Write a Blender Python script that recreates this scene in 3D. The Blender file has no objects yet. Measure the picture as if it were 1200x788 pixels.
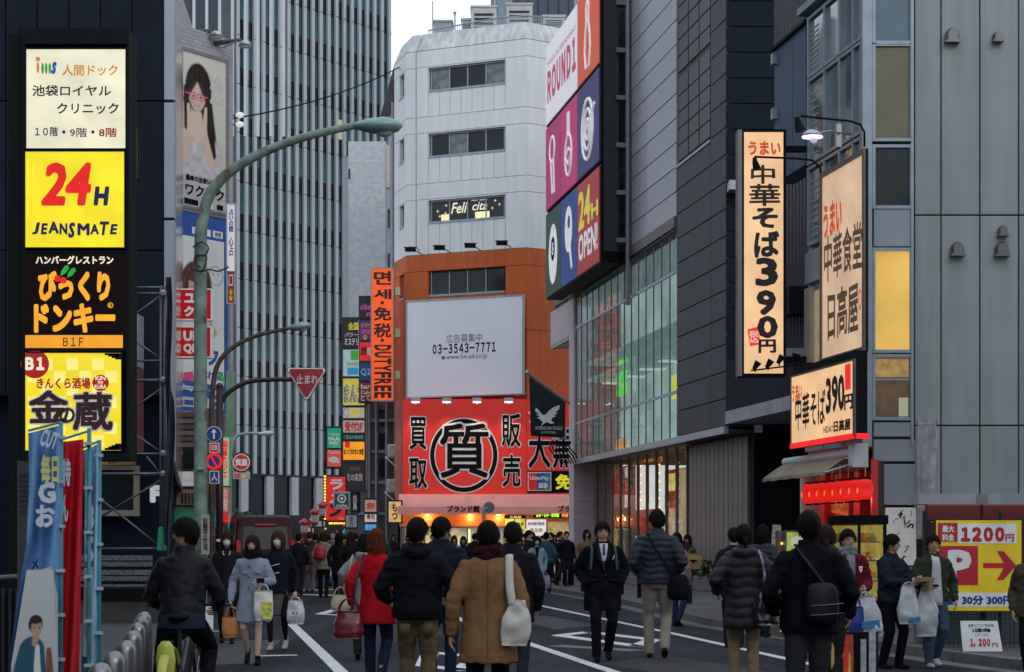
import bpy, bmesh, math, random
from mathutils import Vector, Matrix, noise
SC = bpy.context.scene
COL = SC.collection
random.seed(7)
# ---------------------------------------------------------------- camera
K = 2000.0; H0 = 1.48; HY = 636.0
cam = bpy.data.cameras.new('camera'); camo = bpy.data.objects.new('camera', cam); COL.objects.link(camo)
camo.location = (0, 0, H0); camo.rotation_euler = (math.radians(90), 0, 0)
cam.sensor_width = 36; cam.lens = 60; cam.shift_y = (HY-394)/1200.0; cam.clip_end = 2000
cam.dof.use_dof = True; cam.dof.focus_distance = 27; cam.dof.aperture_fstop = 7
SC.camera = camo
# ---------------------------------------------------------------- world: overcast dusk sky
W = bpy.data.worlds.new('World'); SC.world = W; W.use_nodes = True
nt = W.node_tree; nt.nodes.clear()
wo = nt.nodes.new('ShaderNodeOutputWorld'); mixs = nt.nodes.new('ShaderNodeMixShader')
b1 = nt.nodes.new('ShaderNodeBackground'); b2 = nt.nodes.new('ShaderNodeBackground')
sky = nt.nodes.new('ShaderNodeTexSky'); sky.sky_type = 'NISHITA'; sky.sun_disc = False
SUN_EL, SUN_ROT = math.radians(28), math.radians(150)
sky.sun_elevation = SUN_EL; sky.sun_rotation = SUN_ROT
nt.links.new(sky.outputs[0], b1.inputs[0]); b1.inputs[1].default_value = 0.08
tc = nt.nodes.new('ShaderNodeTexCoord'); cn = nt.nodes.new('ShaderNodeTexNoise'); cn.inputs['Scale'].default_value = 1.6
cn.inputs['Detail'].default_value = 3
cr = nt.nodes.new('ShaderNodeValToRGB'); cr.color_ramp.elements[0].color = (.60, .69, .80, 1); cr.color_ramp.elements[1].color = (.78, .84, .90, 1)
nt.links.new(tc.outputs['Generated'], cn.inputs['Vector']); nt.links.new(cn.outputs['Fac'], cr.inputs[0]); nt.links.new(cr.outputs[0], b2.inputs[0])
b2.inputs[1].default_value = 1.62
mixs.inputs[0].default_value = 0.86
nt.links.new(b1.outputs[0], mixs.inputs[1]); nt.links.new(b2.outputs[0], mixs.inputs[2]); nt.links.new(mixs.outputs[0], wo.inputs[0])
sl = bpy.data.lights.new('sun', 'SUN'); sl.energy = 0.5; sl.angle = math.radians(25); sl.color = (1, .95, .88)
so = bpy.data.objects.new('sun', sl); COL.objects.link(so)
so.rotation_euler = (math.radians(90)-SUN_EL, 0, math.pi - SUN_ROT)
SC.view_settings.view_transform = 'Standard'; SC.view_settings.look = 'None'
SC.view_settings.exposure = 0.0; SC.view_settings.gamma = 1.0
# ---------------------------------------------------------------- materials
MATS = {}
def M(name, col=(.5, .5, .5), rough=.6, metal=0, var=.12, sc=3.0, bump=0, bsc=60, emi=0, rnd=0, streak=0, spec=.5, ecol=None, coat=0):
    if name in MATS: return MATS[name]
    m = bpy.data.materials.new(name); m.use_nodes = True; n = m.node_tree; p = n.nodes['Principled BSDF']
    p.inputs['Roughness'].default_value = rough; p.inputs['Metallic'].default_value = metal
    p.inputs['Specular IOR Level'].default_value = spec; p.inputs['Coat Weight'].default_value = coat
    c4 = (col[0], col[1], col[2], 1)
    t = n.nodes.new('ShaderNodeTexCoord')
    nz = n.nodes.new('ShaderNodeTexNoise'); nz.inputs['Scale'].default_value = sc; nz.inputs['Detail'].default_value = 5
    n.links.new(t.outputs['Object'], nz.inputs['Vector'])
    mr = n.nodes.new('ShaderNodeMapRange'); mr.inputs['From Min'].default_value = .3; mr.inputs['From Max'].default_value = .7
    mr.inputs['To Min'].default_value = 1-var; mr.inputs['To Max'].default_value = 1+var
    n.links.new(nz.outputs['Fac'], mr.inputs['Value'])
    hs = n.nodes.new('ShaderNodeHueSaturation'); hs.inputs['Color'].default_value = c4
    val = mr.outputs[0]
    def mul(a, b):
        q = n.nodes.new('ShaderNodeMath'); q.operation = 'MULTIPLY'; n.links.new(a, q.inputs[0]); n.links.new(b, q.inputs[1]); return q.outputs[0]
    if streak:
        mp = n.nodes.new('ShaderNodeMapping'); g = n.nodes.new('ShaderNodeNewGeometry'); mp.inputs['Scale'].default_value = (2.2, 2.2, .16)
        n.links.new(g.outputs['Position'], mp.inputs['Vector']); n2 = n.nodes.new('ShaderNodeTexNoise'); n2.inputs['Scale'].default_value = 2.0; n2.inputs['Detail'].default_value = 6
        n.links.new(mp.outputs[0], n2.inputs['Vector'])
        m2 = n.nodes.new('ShaderNodeMapRange'); m2.inputs['From Min'].default_value = .42; m2.inputs['From Max'].default_value = .62
        m2.inputs['To Min'].default_value = 1-streak; m2.inputs['To Max'].default_value = 1.0
        n.links.new(n2.outputs['Fac'], m2.inputs['Value']); val = mul(val, m2.outputs[0])
    if rnd:
        oi = n.nodes.new('ShaderNodeObjectInfo'); m3 = n.nodes.new('ShaderNodeMapRange')
        m3.inputs['To Min'].default_value = 1-rnd; m3.inputs['To Max'].default_value = 1+rnd
        n.links.new(oi.outputs['Random'], m3.inputs['Value']); val = mul(val, m3.outputs[0])
    if emi > .35: hs.inputs['Color'].default_value = (col[0]*.35, col[1]*.35, col[2]*.35, 1)
    n.links.new(val, hs.inputs['Value']); n.links.new(hs.outputs[0], p.inputs['Base Color'])
    if bump:
        nb = n.nodes.new('ShaderNodeTexNoise'); nb.inputs['Scale'].default_value = bsc; nb.inputs['Detail'].default_value = 4
        n.links.new(t.outputs['Object'], nb.inputs['Vector']); bp = n.nodes.new('ShaderNodeBump'); bp.inputs['Strength'].default_value = bump
        bp.inputs['Distance'].default_value = .02
        n.links.new(nb.outputs['Fac'], bp.inputs['Height']); n.links.new(bp.outputs[0], p.inputs['Normal'])
    if emi:
        e = ecol or col
        h2 = n.nodes.new('ShaderNodeHueSaturation'); h2.inputs['Color'].default_value = (e[0], e[1], e[2], 1); n.links.new(val, h2.inputs['Value'])
        n.links.new(h2.outputs[0], p.inputs['Emission Color']); p.inputs['Emission Strength'].default_value = emi
    MATS[name] = m; return m
def glass_mat(name, tint=(.75, .85, .85), base=.25, rough=.02):
    if name in MATS: return MATS[name]
    m = bpy.data.materials.new(name); m.use_nodes = True; n = m.node_tree; n.nodes.clear()
    o = n.nodes.new('ShaderNodeOutputMaterial'); mx = n.nodes.new('ShaderNodeMixShader'); tr = n.nodes.new('ShaderNodeBsdfTransparent')
    gl = n.nodes.new('ShaderNodeBsdfGlossy'); fr = n.nodes.new('ShaderNodeFresnel'); fr.inputs[0].default_value = 1.5
    tr.inputs[0].default_value = (*tint, 1); gl.inputs['Roughness'].default_value = rough
    t = n.nodes.new('ShaderNodeTexCoord'); nz = n.nodes.new('ShaderNodeTexNoise'); nz.inputs['Scale'].default_value = .8
    bp = n.nodes.new('ShaderNodeBump'); bp.inputs['Strength'].default_value = .12; bp.inputs['Distance'].default_value = .1
    n.links.new(t.outputs['Object'], nz.inputs['Vector']); n.links.new(nz.outputs['Fac'], bp.inputs['Height']); n.links.new(bp.outputs[0], gl.inputs['Normal'])
    ad = n.nodes.new('ShaderNodeMath'); ad.operation = 'ADD'; ad.use_clamp = True; ad.inputs[1].default_value = base*.35
    n.links.new(fr.outputs[0], ad.inputs[0]); g2 = n.nodes.new('ShaderNodeNewGeometry'); sb = n.nodes.new('ShaderNodeMath'); sb.operation = 'SUBTRACT'; sb.inputs[0].default_value = 1
    n.links.new(g2.outputs['Backfacing'], sb.inputs[1]); ml = n.nodes.new('ShaderNodeMath'); ml.operation = 'MULTIPLY'; n.links.new(ad.outputs[0], ml.inputs[0]); n.links.new(sb.outputs[0], ml.inputs[1]); n.links.new(ml.outputs[0], mx.inputs[0])
    n.links.new(tr.outputs[0], mx.inputs[1]); n.links.new(gl.outputs[0], mx.inputs[2]); n.links.new(mx.outputs[0], o.inputs[0])
    MATS[name] = m; return m
# ---------------------------------------------------------------- pixel ray -> place on a plane of the scene
def P(px, py, Y): return Vector(((px-600)/K*Y, Y, H0+(HY-py)/K*Y))
class Plane:                     # vertical plane: u runs to the viewer's right, v is height, n faces the viewer
    def __init__(s, ox, oy, ax, ay):
        l = math.hypot(ax, ay); s.o = Vector((ox, oy)); s.a = Vector((ax/l, ay/l))
    def uY(s, px):
        k = (px-600)/K
        u = (k*s.o.y-s.o.x)/(s.a.x-k*s.a.y); return u, s.o.y+u*s.a.y
    def loc(s, px, py):
        u, Y = s.uY(px); return u, H0+(HY-py)/K*Y
    def mat(s, u=0, v=0, off=0, rx=0):
        n = Vector((s.a.y, -s.a.x))
        o = Vector((s.o.x+u*s.a.x+n.x*off, s.o.y+u*s.a.y+n.y*off, v))
        return Matrix(((s.a.x, 0, n.x, o.x), (s.a.y, 0, n.y, o.y), (0, 1, 0, o.z), (0, 0, 0, 1)))
def front(Y): return Plane(0, Y, 1, 0)
def street(c): return Plane(c, 0, .1805, -.9836)      # right-hand street wall X = c - .1835 Y
# ---------------------------------------------------------------- objects
def tag(o, label=None, cat=None, group=None, kind=None):
    if label: o['label'] = label
    if cat: o['category'] = cat
    if group: o['group'] = group
    if kind: o['kind'] = kind
    return o
def thing(name, label, cat, mat=None, group=None):
    o = bpy.data.objects.new(name, None); COL.objects.link(o); o.empty_display_size = .2
    if mat is not None: o.matrix_world = mat if isinstance(mat, Matrix) else Matrix.Translation(mat)
    return tag(o, label, cat, group)
def link(name, me, parent=None, loc=None, rot=None):
    o = bpy.data.objects.new(name, me); COL.objects.link(o)
    if parent: o.parent = parent
    if loc is not None: o.location = loc
    if rot is not None: o.rotation_euler = rot
    return o
class Geo:
    def __init__(s): s.v = []; s.f = []
    def add(s, vs, fs):
        b = len(s.v); s.v += [tuple(v) for v in vs]; s.f += [tuple(b+i for i in f) for f in fs]; return s
    def box(s, x0, x1, y0, y1, z0, z1):
        if x0 > x1: x0, x1 = x1, x0
        if y0 > y1: y0, y1 = y1, y0
        if z0 > z1: z0, z1 = z1, z0
        return s.add([(x0,y0,z0),(x1,y0,z0),(x1,y1,z0),(x0,y1,z0),(x0,y0,z1),(x1,y0,z1),(x1,y1,z1),(x0,y1,z1)],
                     [(0,3,2,1),(4,5,6,7),(0,1,5,4),(1,2,6,5),(2,3,7,6),(3,0,4,7)])
    def bbox(s, x0, x1, y0, y1, z0, z1, b=.01):     # box with its front (+z) edges bevelled
        if x0 > x1: x0, x1 = x1, x0
        if y0 > y1: y0, y1 = y1, y0
        return s.add([(x0,y0,z0),(x1,y0,z0),(x1,y1,z0),(x0,y1,z0),(x0,y0,z1-b),(x1,y0,z1-b),(x1,y1,z1-b),(x0,y1,z1-b),
                      (x0+b,y0+b,z1),(x1-b,y0+b,z1),(x1-b,y1-b,z1),(x0+b,y1-b,z1)],
                     [(0,3,2,1),(8,9,10,11),(0,1,5,4),(1,2,6,5),(2,3,7,6),(3,0,4,7),(4,5,9,8),(5,6,10,9),(6,7,11,10),(7,4,8,11)])
    def poly(s, pts, z0, z1):                       # 2D outline (x,y) extruded along z
        n = len(pts)
        a = sum(pts[i][0]*pts[(i+1)%n][1]-pts[(i+1)%n][0]*pts[i][1] for i in range(n))
        if a < 0: pts = pts[::-1]
        return s.add([(x,y,z0) for x,y in pts]+[(x,y,z1) for x,y in pts],
                     [tuple(range(n-1,-1,-1)), tuple(range(n,2*n))]+[(i,(i+1)%n,n+(i+1)%n,n+i) for i in range(n)])
    def ground(s, pts, z0, z1): return s.poly(pts, z0, z1)
    def disc(s, cx, cy, rx, z0, z1, ry=None, n=24):
        ry = ry or rx
        return s.poly([(cx+rx*math.cos(6.2832*i/n), cy+ry*math.sin(6.2832*i/n)) for i in range(n)], z0, z1)
    def ring(s, cx, cy, r, w, z0, z1, ry=None, n=28, a0=0, a1=6.28318):
        ry = ry or r; k = ry/r
        full = abs(a1-a0) > 6.28; m = n if full else n+1; vs = []
        for i in range(m):
            a = a0+(a1-a0)*i/n; c, d = math.cos(a), math.sin(a)
            for rr in (r, r-w):
                for z in (z0, z1): vs.append((cx+rr*c, cy+rr*d*k, z))
        fs = []
        for i in range(n):
            p, q = 4*i, 4*((i+1) % m)
            fs += [(p,q,q+1,p+1),(p+2,p+3,q+3,q+2),(p+1,q+1,q+3,p+3),(p,p+2,q+2,q)]
        return s.add(vs, fs)
    def tube(s, pts, r, n=8, cap=True, sx=1, sy=1):
        pts = [Vector(p) for p in pts]; rs = r if isinstance(r, (list, tuple)) else [r]*len(pts)
        m = len(pts); up = None; vs = []
        for i, p in enumerate(pts):
            d = (pts[min(i+1, m-1)]-pts[max(i-1, 0)]).normalized()
            if up is None:
                up = d.orthogonal().normalized() if abs(d.z) > .9 or abs(d.x) < .001 and abs(d.y) < .001 else Vector((0,0,1))
                if abs(d.z) > .9: up = Vector((0,1,0))
            a = d.cross(up).normalized(); b = a.cross(d).normalized(); up = b
            for k in range(n):
                t = 6.28318*k/n; vs.append(p+(a*math.cos(t)*sx+b*math.sin(t)*sy)*rs[i])
        fs = [(i*n+k, i*n+(k+1)%n, (i+1)*n+(k+1)%n, (i+1)*n+k) for i in range(m-1) for k in range(n)]
        if cap: fs += [tuple(range(n-1,-1,-1)), tuple((m-1)*n+k for k in range(n))]
        return s.add(vs, fs)
    def rings(s, R, n=20, cap=True):                # R: list of (cx,cy,cz,rx,ry) horizontal ellipses
        vs = [(cx+rx*math.cos(6.28318*k/n), cy+ry*math.sin(6.28318*k/n), cz) for cx,cy,cz,rx,ry in R for k in range(n)]
        fs = [(i*n+k, i*n+(k+1)%n, (i+1)*n+(k+1)%n, (i+1)*n+k) for i in range(len(R)-1) for k in range(n)]
        if cap: fs += [tuple(range(n-1,-1,-1)), tuple((len(R)-1)*n+k for k in range(n))]
        return s.add(vs, fs)
    def ball(s, c, rx, ry=None, rz=None, nu=12, nv=8):
        ry = ry or rx; rz = rz or rx
        R = [(c[0], c[1], c[2]-rz*math.cos(math.pi*(i+.5)/nv), rx*math.sin(math.pi*(i+.5)/nv), ry*math.sin(math.pi*(i+.5)/nv)) for i in range(nv)]
        return s.rings(R, nu)
    def quad(s, a, b, c, d): return s.add([a,b,c,d], [(0,1,2,3)])
    def mesh(s, name, mat=None, smooth=False):
        me = bpy.data.meshes.new(name); me.from_pydata(s.v, [], s.f)
        if mat: me.materials.append(mat)
        if smooth: me.shade_smooth()
        return me
    def build(s, name, mat, parent=None, smooth=False, loc=None, rot=None):
        return link(name, s.mesh(name, mat, smooth), parent, loc, rot)
def box(name, mat, parent, *a, **k): return Geo().box(*a).build(name, mat, parent, **k)
_pc = {}
def panel(name, mat, parent, x0, x1, y0, y1, z0, z1, b=.01, kind='b'):   # alike pieces share one mesh
    key = (name, mat.name, round(x1-x0, 3), round(y1-y0, 3), round(z1-z0, 3), b, kind)
    if key not in _pc:
        g = Geo(); w, h, d = (x1-x0)/2, (y1-y0)/2, z1-z0
        if kind == 'b': g.bbox(-w, w, -h, h, 0, d, b)
        else: g.box(-w, w, -h, h, 0, d)
        _pc[key] = g.mesh(name, mat)
    return link(name, _pc[key], parent, ((x0+x1)/2, (y0+y1)/2, z0))
def grid(name, mat, parent, xs, ys, z0, z1, gap=.012, b=.008, skip=None):
    for i in range(len(xs)-1):
        for j in range(len(ys)-1):
            if skip and skip((xs[i]+xs[i+1])/2, (ys[j]+ys[j+1])/2): continue
            panel(name, mat, parent, xs[i]+gap/2, xs[i+1]-gap/2, ys[j]+gap/2, ys[j+1]-gap/2, z0, z1+random.choice((0, .0015, .003)), b)
TMP = bpy.data.scenes.new('tmp'); TVL = TMP.view_layers[0]
def evalmesh(o):
    TMP.collection.objects.link(o); TVL.update()
    me = bpy.data.meshes.new_from_object(o.evaluated_get(TVL.depsgraph)); bpy.data.objects.remove(o); return me
_tc = {}
def T(parent, s, x0, x1, y0, y1, mat, z=.004, bold=.02, ex=.002, shear=0, vert=False, name='lettering', curve_res=2, keep=False, sp=1.0, wob=0, rot=0):
    """flat lettering fitted to the box x0..x1, y0..y1 of the parent's plane"""
    t = '\n'.join(s) if vert else ''.join(s)
    if '1' in t and not vert:        # full-width figures have a proper 1
        sp = .62 if all(c in '0123456789,-' for c in t) else .80 if t.isascii() else .9
        bold = bold*1.6; t = ''.join(chr(ord(c)+0xFEE0) if '!' <= c <= '~' else c for c in t)
    key = (t, shear, sp)
    if key not in _tc:
        cu = bpy.data.curves.new('lettering', 'FONT'); cu.body = t; cu.size = 1;  cu.shear = shear
        cu.resolution_u = curve_res; cu.align_x = 'CENTER'; cu.space_line = .9*sp if vert else 1.0
        if not vert: cu.space_character = sp
        co = bpy.data.objects.new('lettering', cu)
        me = evalmesh(co); bpy.data.curves.remove(cu)
        vs = [v.co.copy() for v in me.vertices]; fs = [tuple(p.vertices) for p in me.polygons]; bpy.data.meshes.remove(me)
        _tc[key] = (vs, fs)
    vs, fs = _tc[key]
    if not vs: return None
    ax0 = min(v.x for v in vs); ax1 = max(v.x for v in vs); ay0 = min(v.y for v in vs); ay1 = max(v.y for v in vs)
    kx = (x1-x0)/max(ax1-ax0, .01); ky = (y1-y0)/max(ay1-ay0, .01)
    cx, cy = (x0+x1)/2, (y0+y1)/2
    if keep: kx = ky = min(kx, ky)
    out = []; fo = []
    d = bold*.55
    copies = [(0, 0)] if bold < .012 else [(-d, -d), (d, d), (-d, d), (d, -d)] + ([(0, 0), (d*1.2, 0), (-d*1.2, 0), (0, d*1.2), (0, -d*1.2)] if bold > .045 else [])
    kx *= (ax1-ax0)/(ax1-ax0+2*d); ky *= (ay1-ay0)/(ay1-ay0+2*d)
    for ci, (ox, oy) in enumerate(copies):
      fo += [tuple(i+ci*len(vs) for i in f) for f in fs]
      for v in vs:
        x, y = (v.x-(ax0+ax1)/2), (v.y-(ay0+ay1)/2)
        x += ox; y += oy
        if wob:
            q = noise.noise_vector(Vector((v.x*1.1, v.y*1.1, 3))); x += q.x*wob; y += q.y*wob
        x *= kx; y *= ky
        if rot: x, y = x*math.cos(rot)-y*math.sin(rot), x*math.sin(rot)+y*math.cos(rot)
        out.append((x, y, ci*.0006))
    me = bpy.data.meshes.new(name); me.from_pydata(out, [], fo); me.materials.append(mat)
    o = link(name, me, parent, (cx, cy, z)); return o
def TB(parent, pl, u0, v0, s, px0, py0, px1, py1, mat, **k):   # same, the box given where it is seen on the sign's own plane
    a, t = pl.loc(px0, py0); _, b = pl.loc(px0, py1); c, _ = pl.loc(px1, py0)
    return T(parent, s, a-u0, c-u0, b-v0, t-v0, mat, **k)
# common materials
m_black = M('black paint', (.006,.007,.009), .6, spec=.08)
m_white = M('white paint', (.75,.76,.78), .5)
m_steel = M('galvanised steel', (.33,.35,.37), .4, .7, bump=.1)
m_dsteel = M('dark steel', (.035,.04,.048), .55, .3, spec=.2)
m_alu = M('blue grey aluminium', (.27,.33,.40), .4, .55)
m_pane = M('dark window glass', (.02,.03,.035), .04, 0, spec=.9, var=.3, sc=1.2)
m_ink = M('black ink', (.008,.008,.009), .8, spec=.06)
m_red = M('red sign paint', (.55,.02,.02), .45)
m_inkw = M('white print', (.8,.8,.8), .5)
# ================================================================ ground, road, pavements
def G(px, py): Y = K*H0/(py-HY); return ((px-600)/K*Y, Y)
def paving_mat(name, c1, c2, mortar, scale, bw=.5, rh=.25, rough=.75):
    m = M(name, c1, rough, var=.15, bump=.2, bsc=40); n = m.node_tree
    g = n.nodes.new('ShaderNodeNewGeometry'); br = n.nodes.new('ShaderNodeTexBrick'); br.inputs['Scale'].default_value = scale
    br.inputs['Color1'].default_value = (*c1, 1); br.inputs['Color2'].default_value = (*c2, 1); br.inputs['Mortar'].default_value = (*mortar, 1)
    br.inputs['Mortar Size'].default_value = .015; br.inputs['Brick Width'].default_value = bw; br.inputs['Row Height'].default_value = rh
    n.links.new(g.outputs['Position'], br.inputs['Vector'])
    hs = [x for x in n.nodes if x.type == 'HUE_SAT'][0]; n.links.new(br.outputs['Color'], hs.inputs['Color']); return m
def brick_wall_mat(name, c1, c2, mortar, bw, rh, axis='x'):
    m = M(name, c1, .8, var=.12, bump=.15); n = m.node_tree
    t = n.nodes.new('ShaderNodeTexCoord'); br = n.nodes.new('ShaderNodeTexBrick'); br.inputs['Scale'].default_value = 1
    br.inputs['Color1'].default_value = (*c1, 1); br.inputs['Color2'].default_value = (*c2, 1); br.inputs['Mortar'].default_value = (*mortar, 1)
    br.inputs['Mortar Size'].default_value = .012; br.inputs['Brick Width'].default_value = bw; br.inputs['Row Height'].default_value = rh
    n.links.new(t.outputs['Object'], br.inputs['Vector'])
    hs = [x for x in n.nodes if x.type == 'HUE_SAT'][0]; n.links.new(br.outputs['Color'], hs.inputs['Color']); return m
m_asph = M('asphalt', (.034,.037,.046), .9, var=.30, sc=.35, bump=.8, bsc=60, spec=.12)
n = m_asph.node_tree; hs_ = [x for x in n.nodes if x.type == 'HUE_SAT'][0]
g_ = n.nodes.new('ShaderNodeNewGeometry'); vo = n.nodes.new('ShaderNodeTexVoronoi'); vo.feature = 'DISTANCE_TO_EDGE'; vo.inputs['Scale'].default_value = .45
nw = n.nodes.new('ShaderNodeTexNoise'); nw.inputs['Scale'].default_value = 1.2; nw.inputs['Detail'].default_value = 6; va = n.nodes.new('ShaderNodeVectorMath'); va.operation = 'MULTIPLY_ADD'; va.inputs[1].default_value = (1.2,1.2,0)
n.links.new(g_.outputs['Position'], nw.inputs['Vector']); n.links.new(nw.outputs['Color'], va.inputs[0]); n.links.new(g_.outputs['Position'], va.inputs[2]); n.links.new(va.outputs[0], vo.inputs['Vector'])
ck = n.nodes.new('ShaderNodeMapRange'); ck.inputs['From Max'].default_value = .012; ck.inputs['To Min'].default_value = .45; n.links.new(vo.outputs['Distance'], ck.inputs['Value'])
wv = n.nodes.new('ShaderNodeTexNoise'); wv.inputs['Scale'].default_value = 1; wm = n.nodes.new('ShaderNodeMapping'); wm.inputs['Scale'].default_value = (1.3,.05,1); wm.inputs['Rotation'].default_value = (0,0,-.17)
n.links.new(g_.outputs['Position'], wm.inputs[0]); n.links.new(wm.outputs[0], wv.inputs['Vector']); wr_ = n.nodes.new('ShaderNodeMapRange'); wr_.inputs['From Min'].default_value = .35; wr_.inputs['From Max'].default_value = .65; wr_.inputs['To Min'].default_value = .75; wr_.inputs['To Max'].default_value = 1.25; n.links.new(wv.outputs['Fac'], wr_.inputs['Value'])
old = hs_.inputs['Value'].links[0].from_socket
for sk in (ck.outputs[0], wr_.outputs[0]):
    q_ = n.nodes.new('ShaderNodeMath'); q_.operation = 'MULTIPLY'; n.links.new(old, q_.inputs[0]); n.links.new(sk, q_.inputs[1]); old = q_.outputs[0]
n.links.new(old, hs_.inputs['Value'])
m_side = paving_mat('pavement tiles', (.13,.125,.125), (.07,.068,.072), (.04,.04,.04), 2.2)
m_kerb = M('kerb concrete', (.12,.12,.12), .85, var=.2, sc=5, bump=.2)
m_mark = M('worn road paint', (.62,.63,.65), .7, var=.25, sc=9, bump=.3)
m_mark2 = M('faded road paint', (.17,.14,.14), .8, var=.35, sc=9)
gr = tag(box('ground', m_asph, None, -400, 400, -60, 900, -.6, -.12), kind='structure')
road = tag(box('road', m_asph, None, -45, 45, -30, 300, -.1, 0), kind='structure')
# right pavement: edge follows the kerb seen in the street
kerb_px = [(600,684.5),(632.7,690.5),(735,708),(837,733),(1000,756),(1068,767),(1130,776),(1200,785)]
KP = [G(*p) for p in kerb_px]; KP = [(KP[0][0]-.9, KP[0][1]+8), *KP, (7.6, 16.2), (9.5, 13.2), (13, 9)]
sp = Geo().poly(KP+[(40, 9), (40, 120), (KP[0][0]-.9, 120)], -.05, .12)
pave = tag(sp.build('pavement', m_side), kind='structure')
def offset(a, b, d):
    v = Vector((b[0]-a[0], b[1]-a[1])).normalized(); return (a[0]-v.y*d, a[1]+v.x*d)
for i in range(len(KP)-1):
    a, b = Vector(KP[i]), Vector(KP[i+1]); L = (b-a).length; n_ = max(1, round(L/.8)); d = (b-a)/L; nn = Vector((-d.y, d.x))
    for k in range(n_):
        p, q = a+d*(L*k/n_+.006), a+d*(L*(k+1)/n_-.006)
        Geo().poly([tuple(p-nn*.0), tuple(q-nn*.0), tuple(q+nn*-.16), tuple(p+nn*-.16)], -.02, .125+random.uniform(0, .004)).build('kerb_stone', m_kerb, pave)
    # gutter strip of paler concrete slabs laid in the road
    Geo().poly([tuple(a-nn*.17), tuple(b-nn*.17), tuple(b-nn*.5), tuple(a-nn*.5)], -.01, .006).build('gutter', m_kerb, pave)
lp = Geo().poly([(-.1-.18*7, 7), (-.1-.18*60, 60), (-45, 60), (-45, 7)], -.05, .05)
lpave = tag(lp.build('left_pavement', M('left paving', (.055,.055,.060), .85, var=.2, sc=.8, bump=.3)), kind='structure')
def mark(label, pts, m=m_mark, wpx=None, group=None):
    pts = [G(*p) for p in pts]
    return tag(Geo().poly(pts, .0005, .0045).build('road_marking', m, road))
def stripe(pa, pb, w, m=m_mark):
    a, b = Vector(G(*pa)), Vector(G(*pb)); d = (b-a).normalized(); n_ = Vector((-d.y, d.x))*w/2
    Geo().poly([tuple(a-n_), tuple(b-n_), tuple(b+n_), tuple(a+n_)], .0005, .0045).build('road_marking', m, road)
stripe((338,728),(435,822),.16)
stripe((531,722),(548,730),.15); stripe((548,730),(612,752),.15); stripe((612,752),(740,795),.15)
stripe((617.6,706.8),(690,722),.14); stripe((690,722),(790,743),.14); stripe((790,743),(855,757.5),.14); stripe((855,757.5),(960,781),.14)
for a, b in (((655,745),(690,741)),((690,741),(765,750)),((765,750),(747,757.5)),((747,757.5),(655,745))): stripe(a, b, .26)
stripe((650,757),(747,763),.34,m_mark2)
stripe((375,720),(403,712),.22); stripe((375,720),(405,721.5),.2)
for a, b in (((504,765),(560,770)),((500,781),(548,786)),((560,770),(540,786)),((504,765),(498,781))): stripe(a, b, .24)
stripe((350,692),(392,691),.4); stripe((352,697),(392,698),.45)
stripe((243,740),(260,740),.12); stripe((305,769),(348,768),.14)
for pts_, c_ in (([(440,728),(505,726),(520,745),(430,748)],.040),([(640,722),(700,733),(650,738),(600,726)],.080),([(780,768),(900,788),(840,800),(700,778)],.046),([(255,752),(330,750),(300,778),(235,780)],.085)):
    tag(Geo().poly([G(*p) for p in pts_], .0004, .003).build('road_patch', M('asphalt patch %.3f' % c_, (c_*.62, c_*.62, c_*.70), .9, var=.25, sc=2, bump=.4), road))
for px, py, l in ((460,712,.5),(880,742,.4)):
    x, y = G(px, py); tag(Geo().disc(x, y, .33, .0005, .004).build('manhole_cover', m_dsteel, road))
# ================================================================ ROUND street building on the right
C1, C2 = 14.56, 15.4
SW = street(C1); GW = street(C2)
uF, _ = SW.uY(672); uM, _ = SW.uY(792); uN, _ = SW.uY(850)
m_lpan = M('pale grey metal panel', (.34,.345,.385), .42, .35, var=.08, sc=.6, rnd=.05, bump=.05)
m_dpan = M('charcoal metal panel', (.060,.060,.075), .55, .0, spec=.22, var=.1, sc=.6, rnd=.07, bump=.05)
m_bronze = M('bronze grey trim', (.13,.105,.10), .5, .4)
m_pbrick = brick_wall_mat('pink grey tile', (.60,.50,.54), (.53,.44,.48), (.34,.30,.31), .24, .08)
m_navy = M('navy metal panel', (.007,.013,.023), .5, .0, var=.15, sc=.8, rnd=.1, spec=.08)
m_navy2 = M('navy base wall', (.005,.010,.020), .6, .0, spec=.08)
m_tglass = glass_mat('street glass', (.82,.90,.88), .0)
m_inner = M('teal interior wall', (.14,.19,.19), .8, var=.3, sc=.5, emi=1.15, ecol=(.33,.40,.40))  # emission stands in for room light and pale glass reflections
m_slab = M('pale interior slab', (.3,.4,.4), .7, emi=.5, ecol=(.30,.42,.41))
rb = thing('commercial_building', 'tall commercial building in grey panels with a tall glass front below, right of the street', 'building', SW.mat(0, 0))
# core behind the cladding
rbw = rb
zT = 26.0
box('wall', m_dpan, rb, uF, uN-.02, 11.3, zT, -14, -.10)
# light panels: from behind the signs to px 792, dark panels on to px 850
rows = [11.45+.75*i for i in range(20)]
lcols = [uF+(uM-uF)*i/4 for i in range(5)]
dcols = [uM, uM+(uN-uM)*.72, uN]
grid('panel', m_lpan, rb, lcols, rows, -.09, -.02, .025)
rows2 = [4.72+.75*i for i in range(29)]
wz0, wz1 = 12.85, 26
uW0, _ = SW.uY(793); uW1, _ = SW.uY(832)
grid('panel', m_dpan, rb, [uM+.01, uW1, uN], [r for r in rows2 if r < 13], -.09, -.02, .025)
grid('panel', m_dpan, rb, [uW1, uN], [r for r in rows2 if r > 12.9], -.09, -.02, .025)
box('wall', m_dpan, rb, uM+.02, uN-.02, 4.7, 11.29, -14, -.10)
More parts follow.
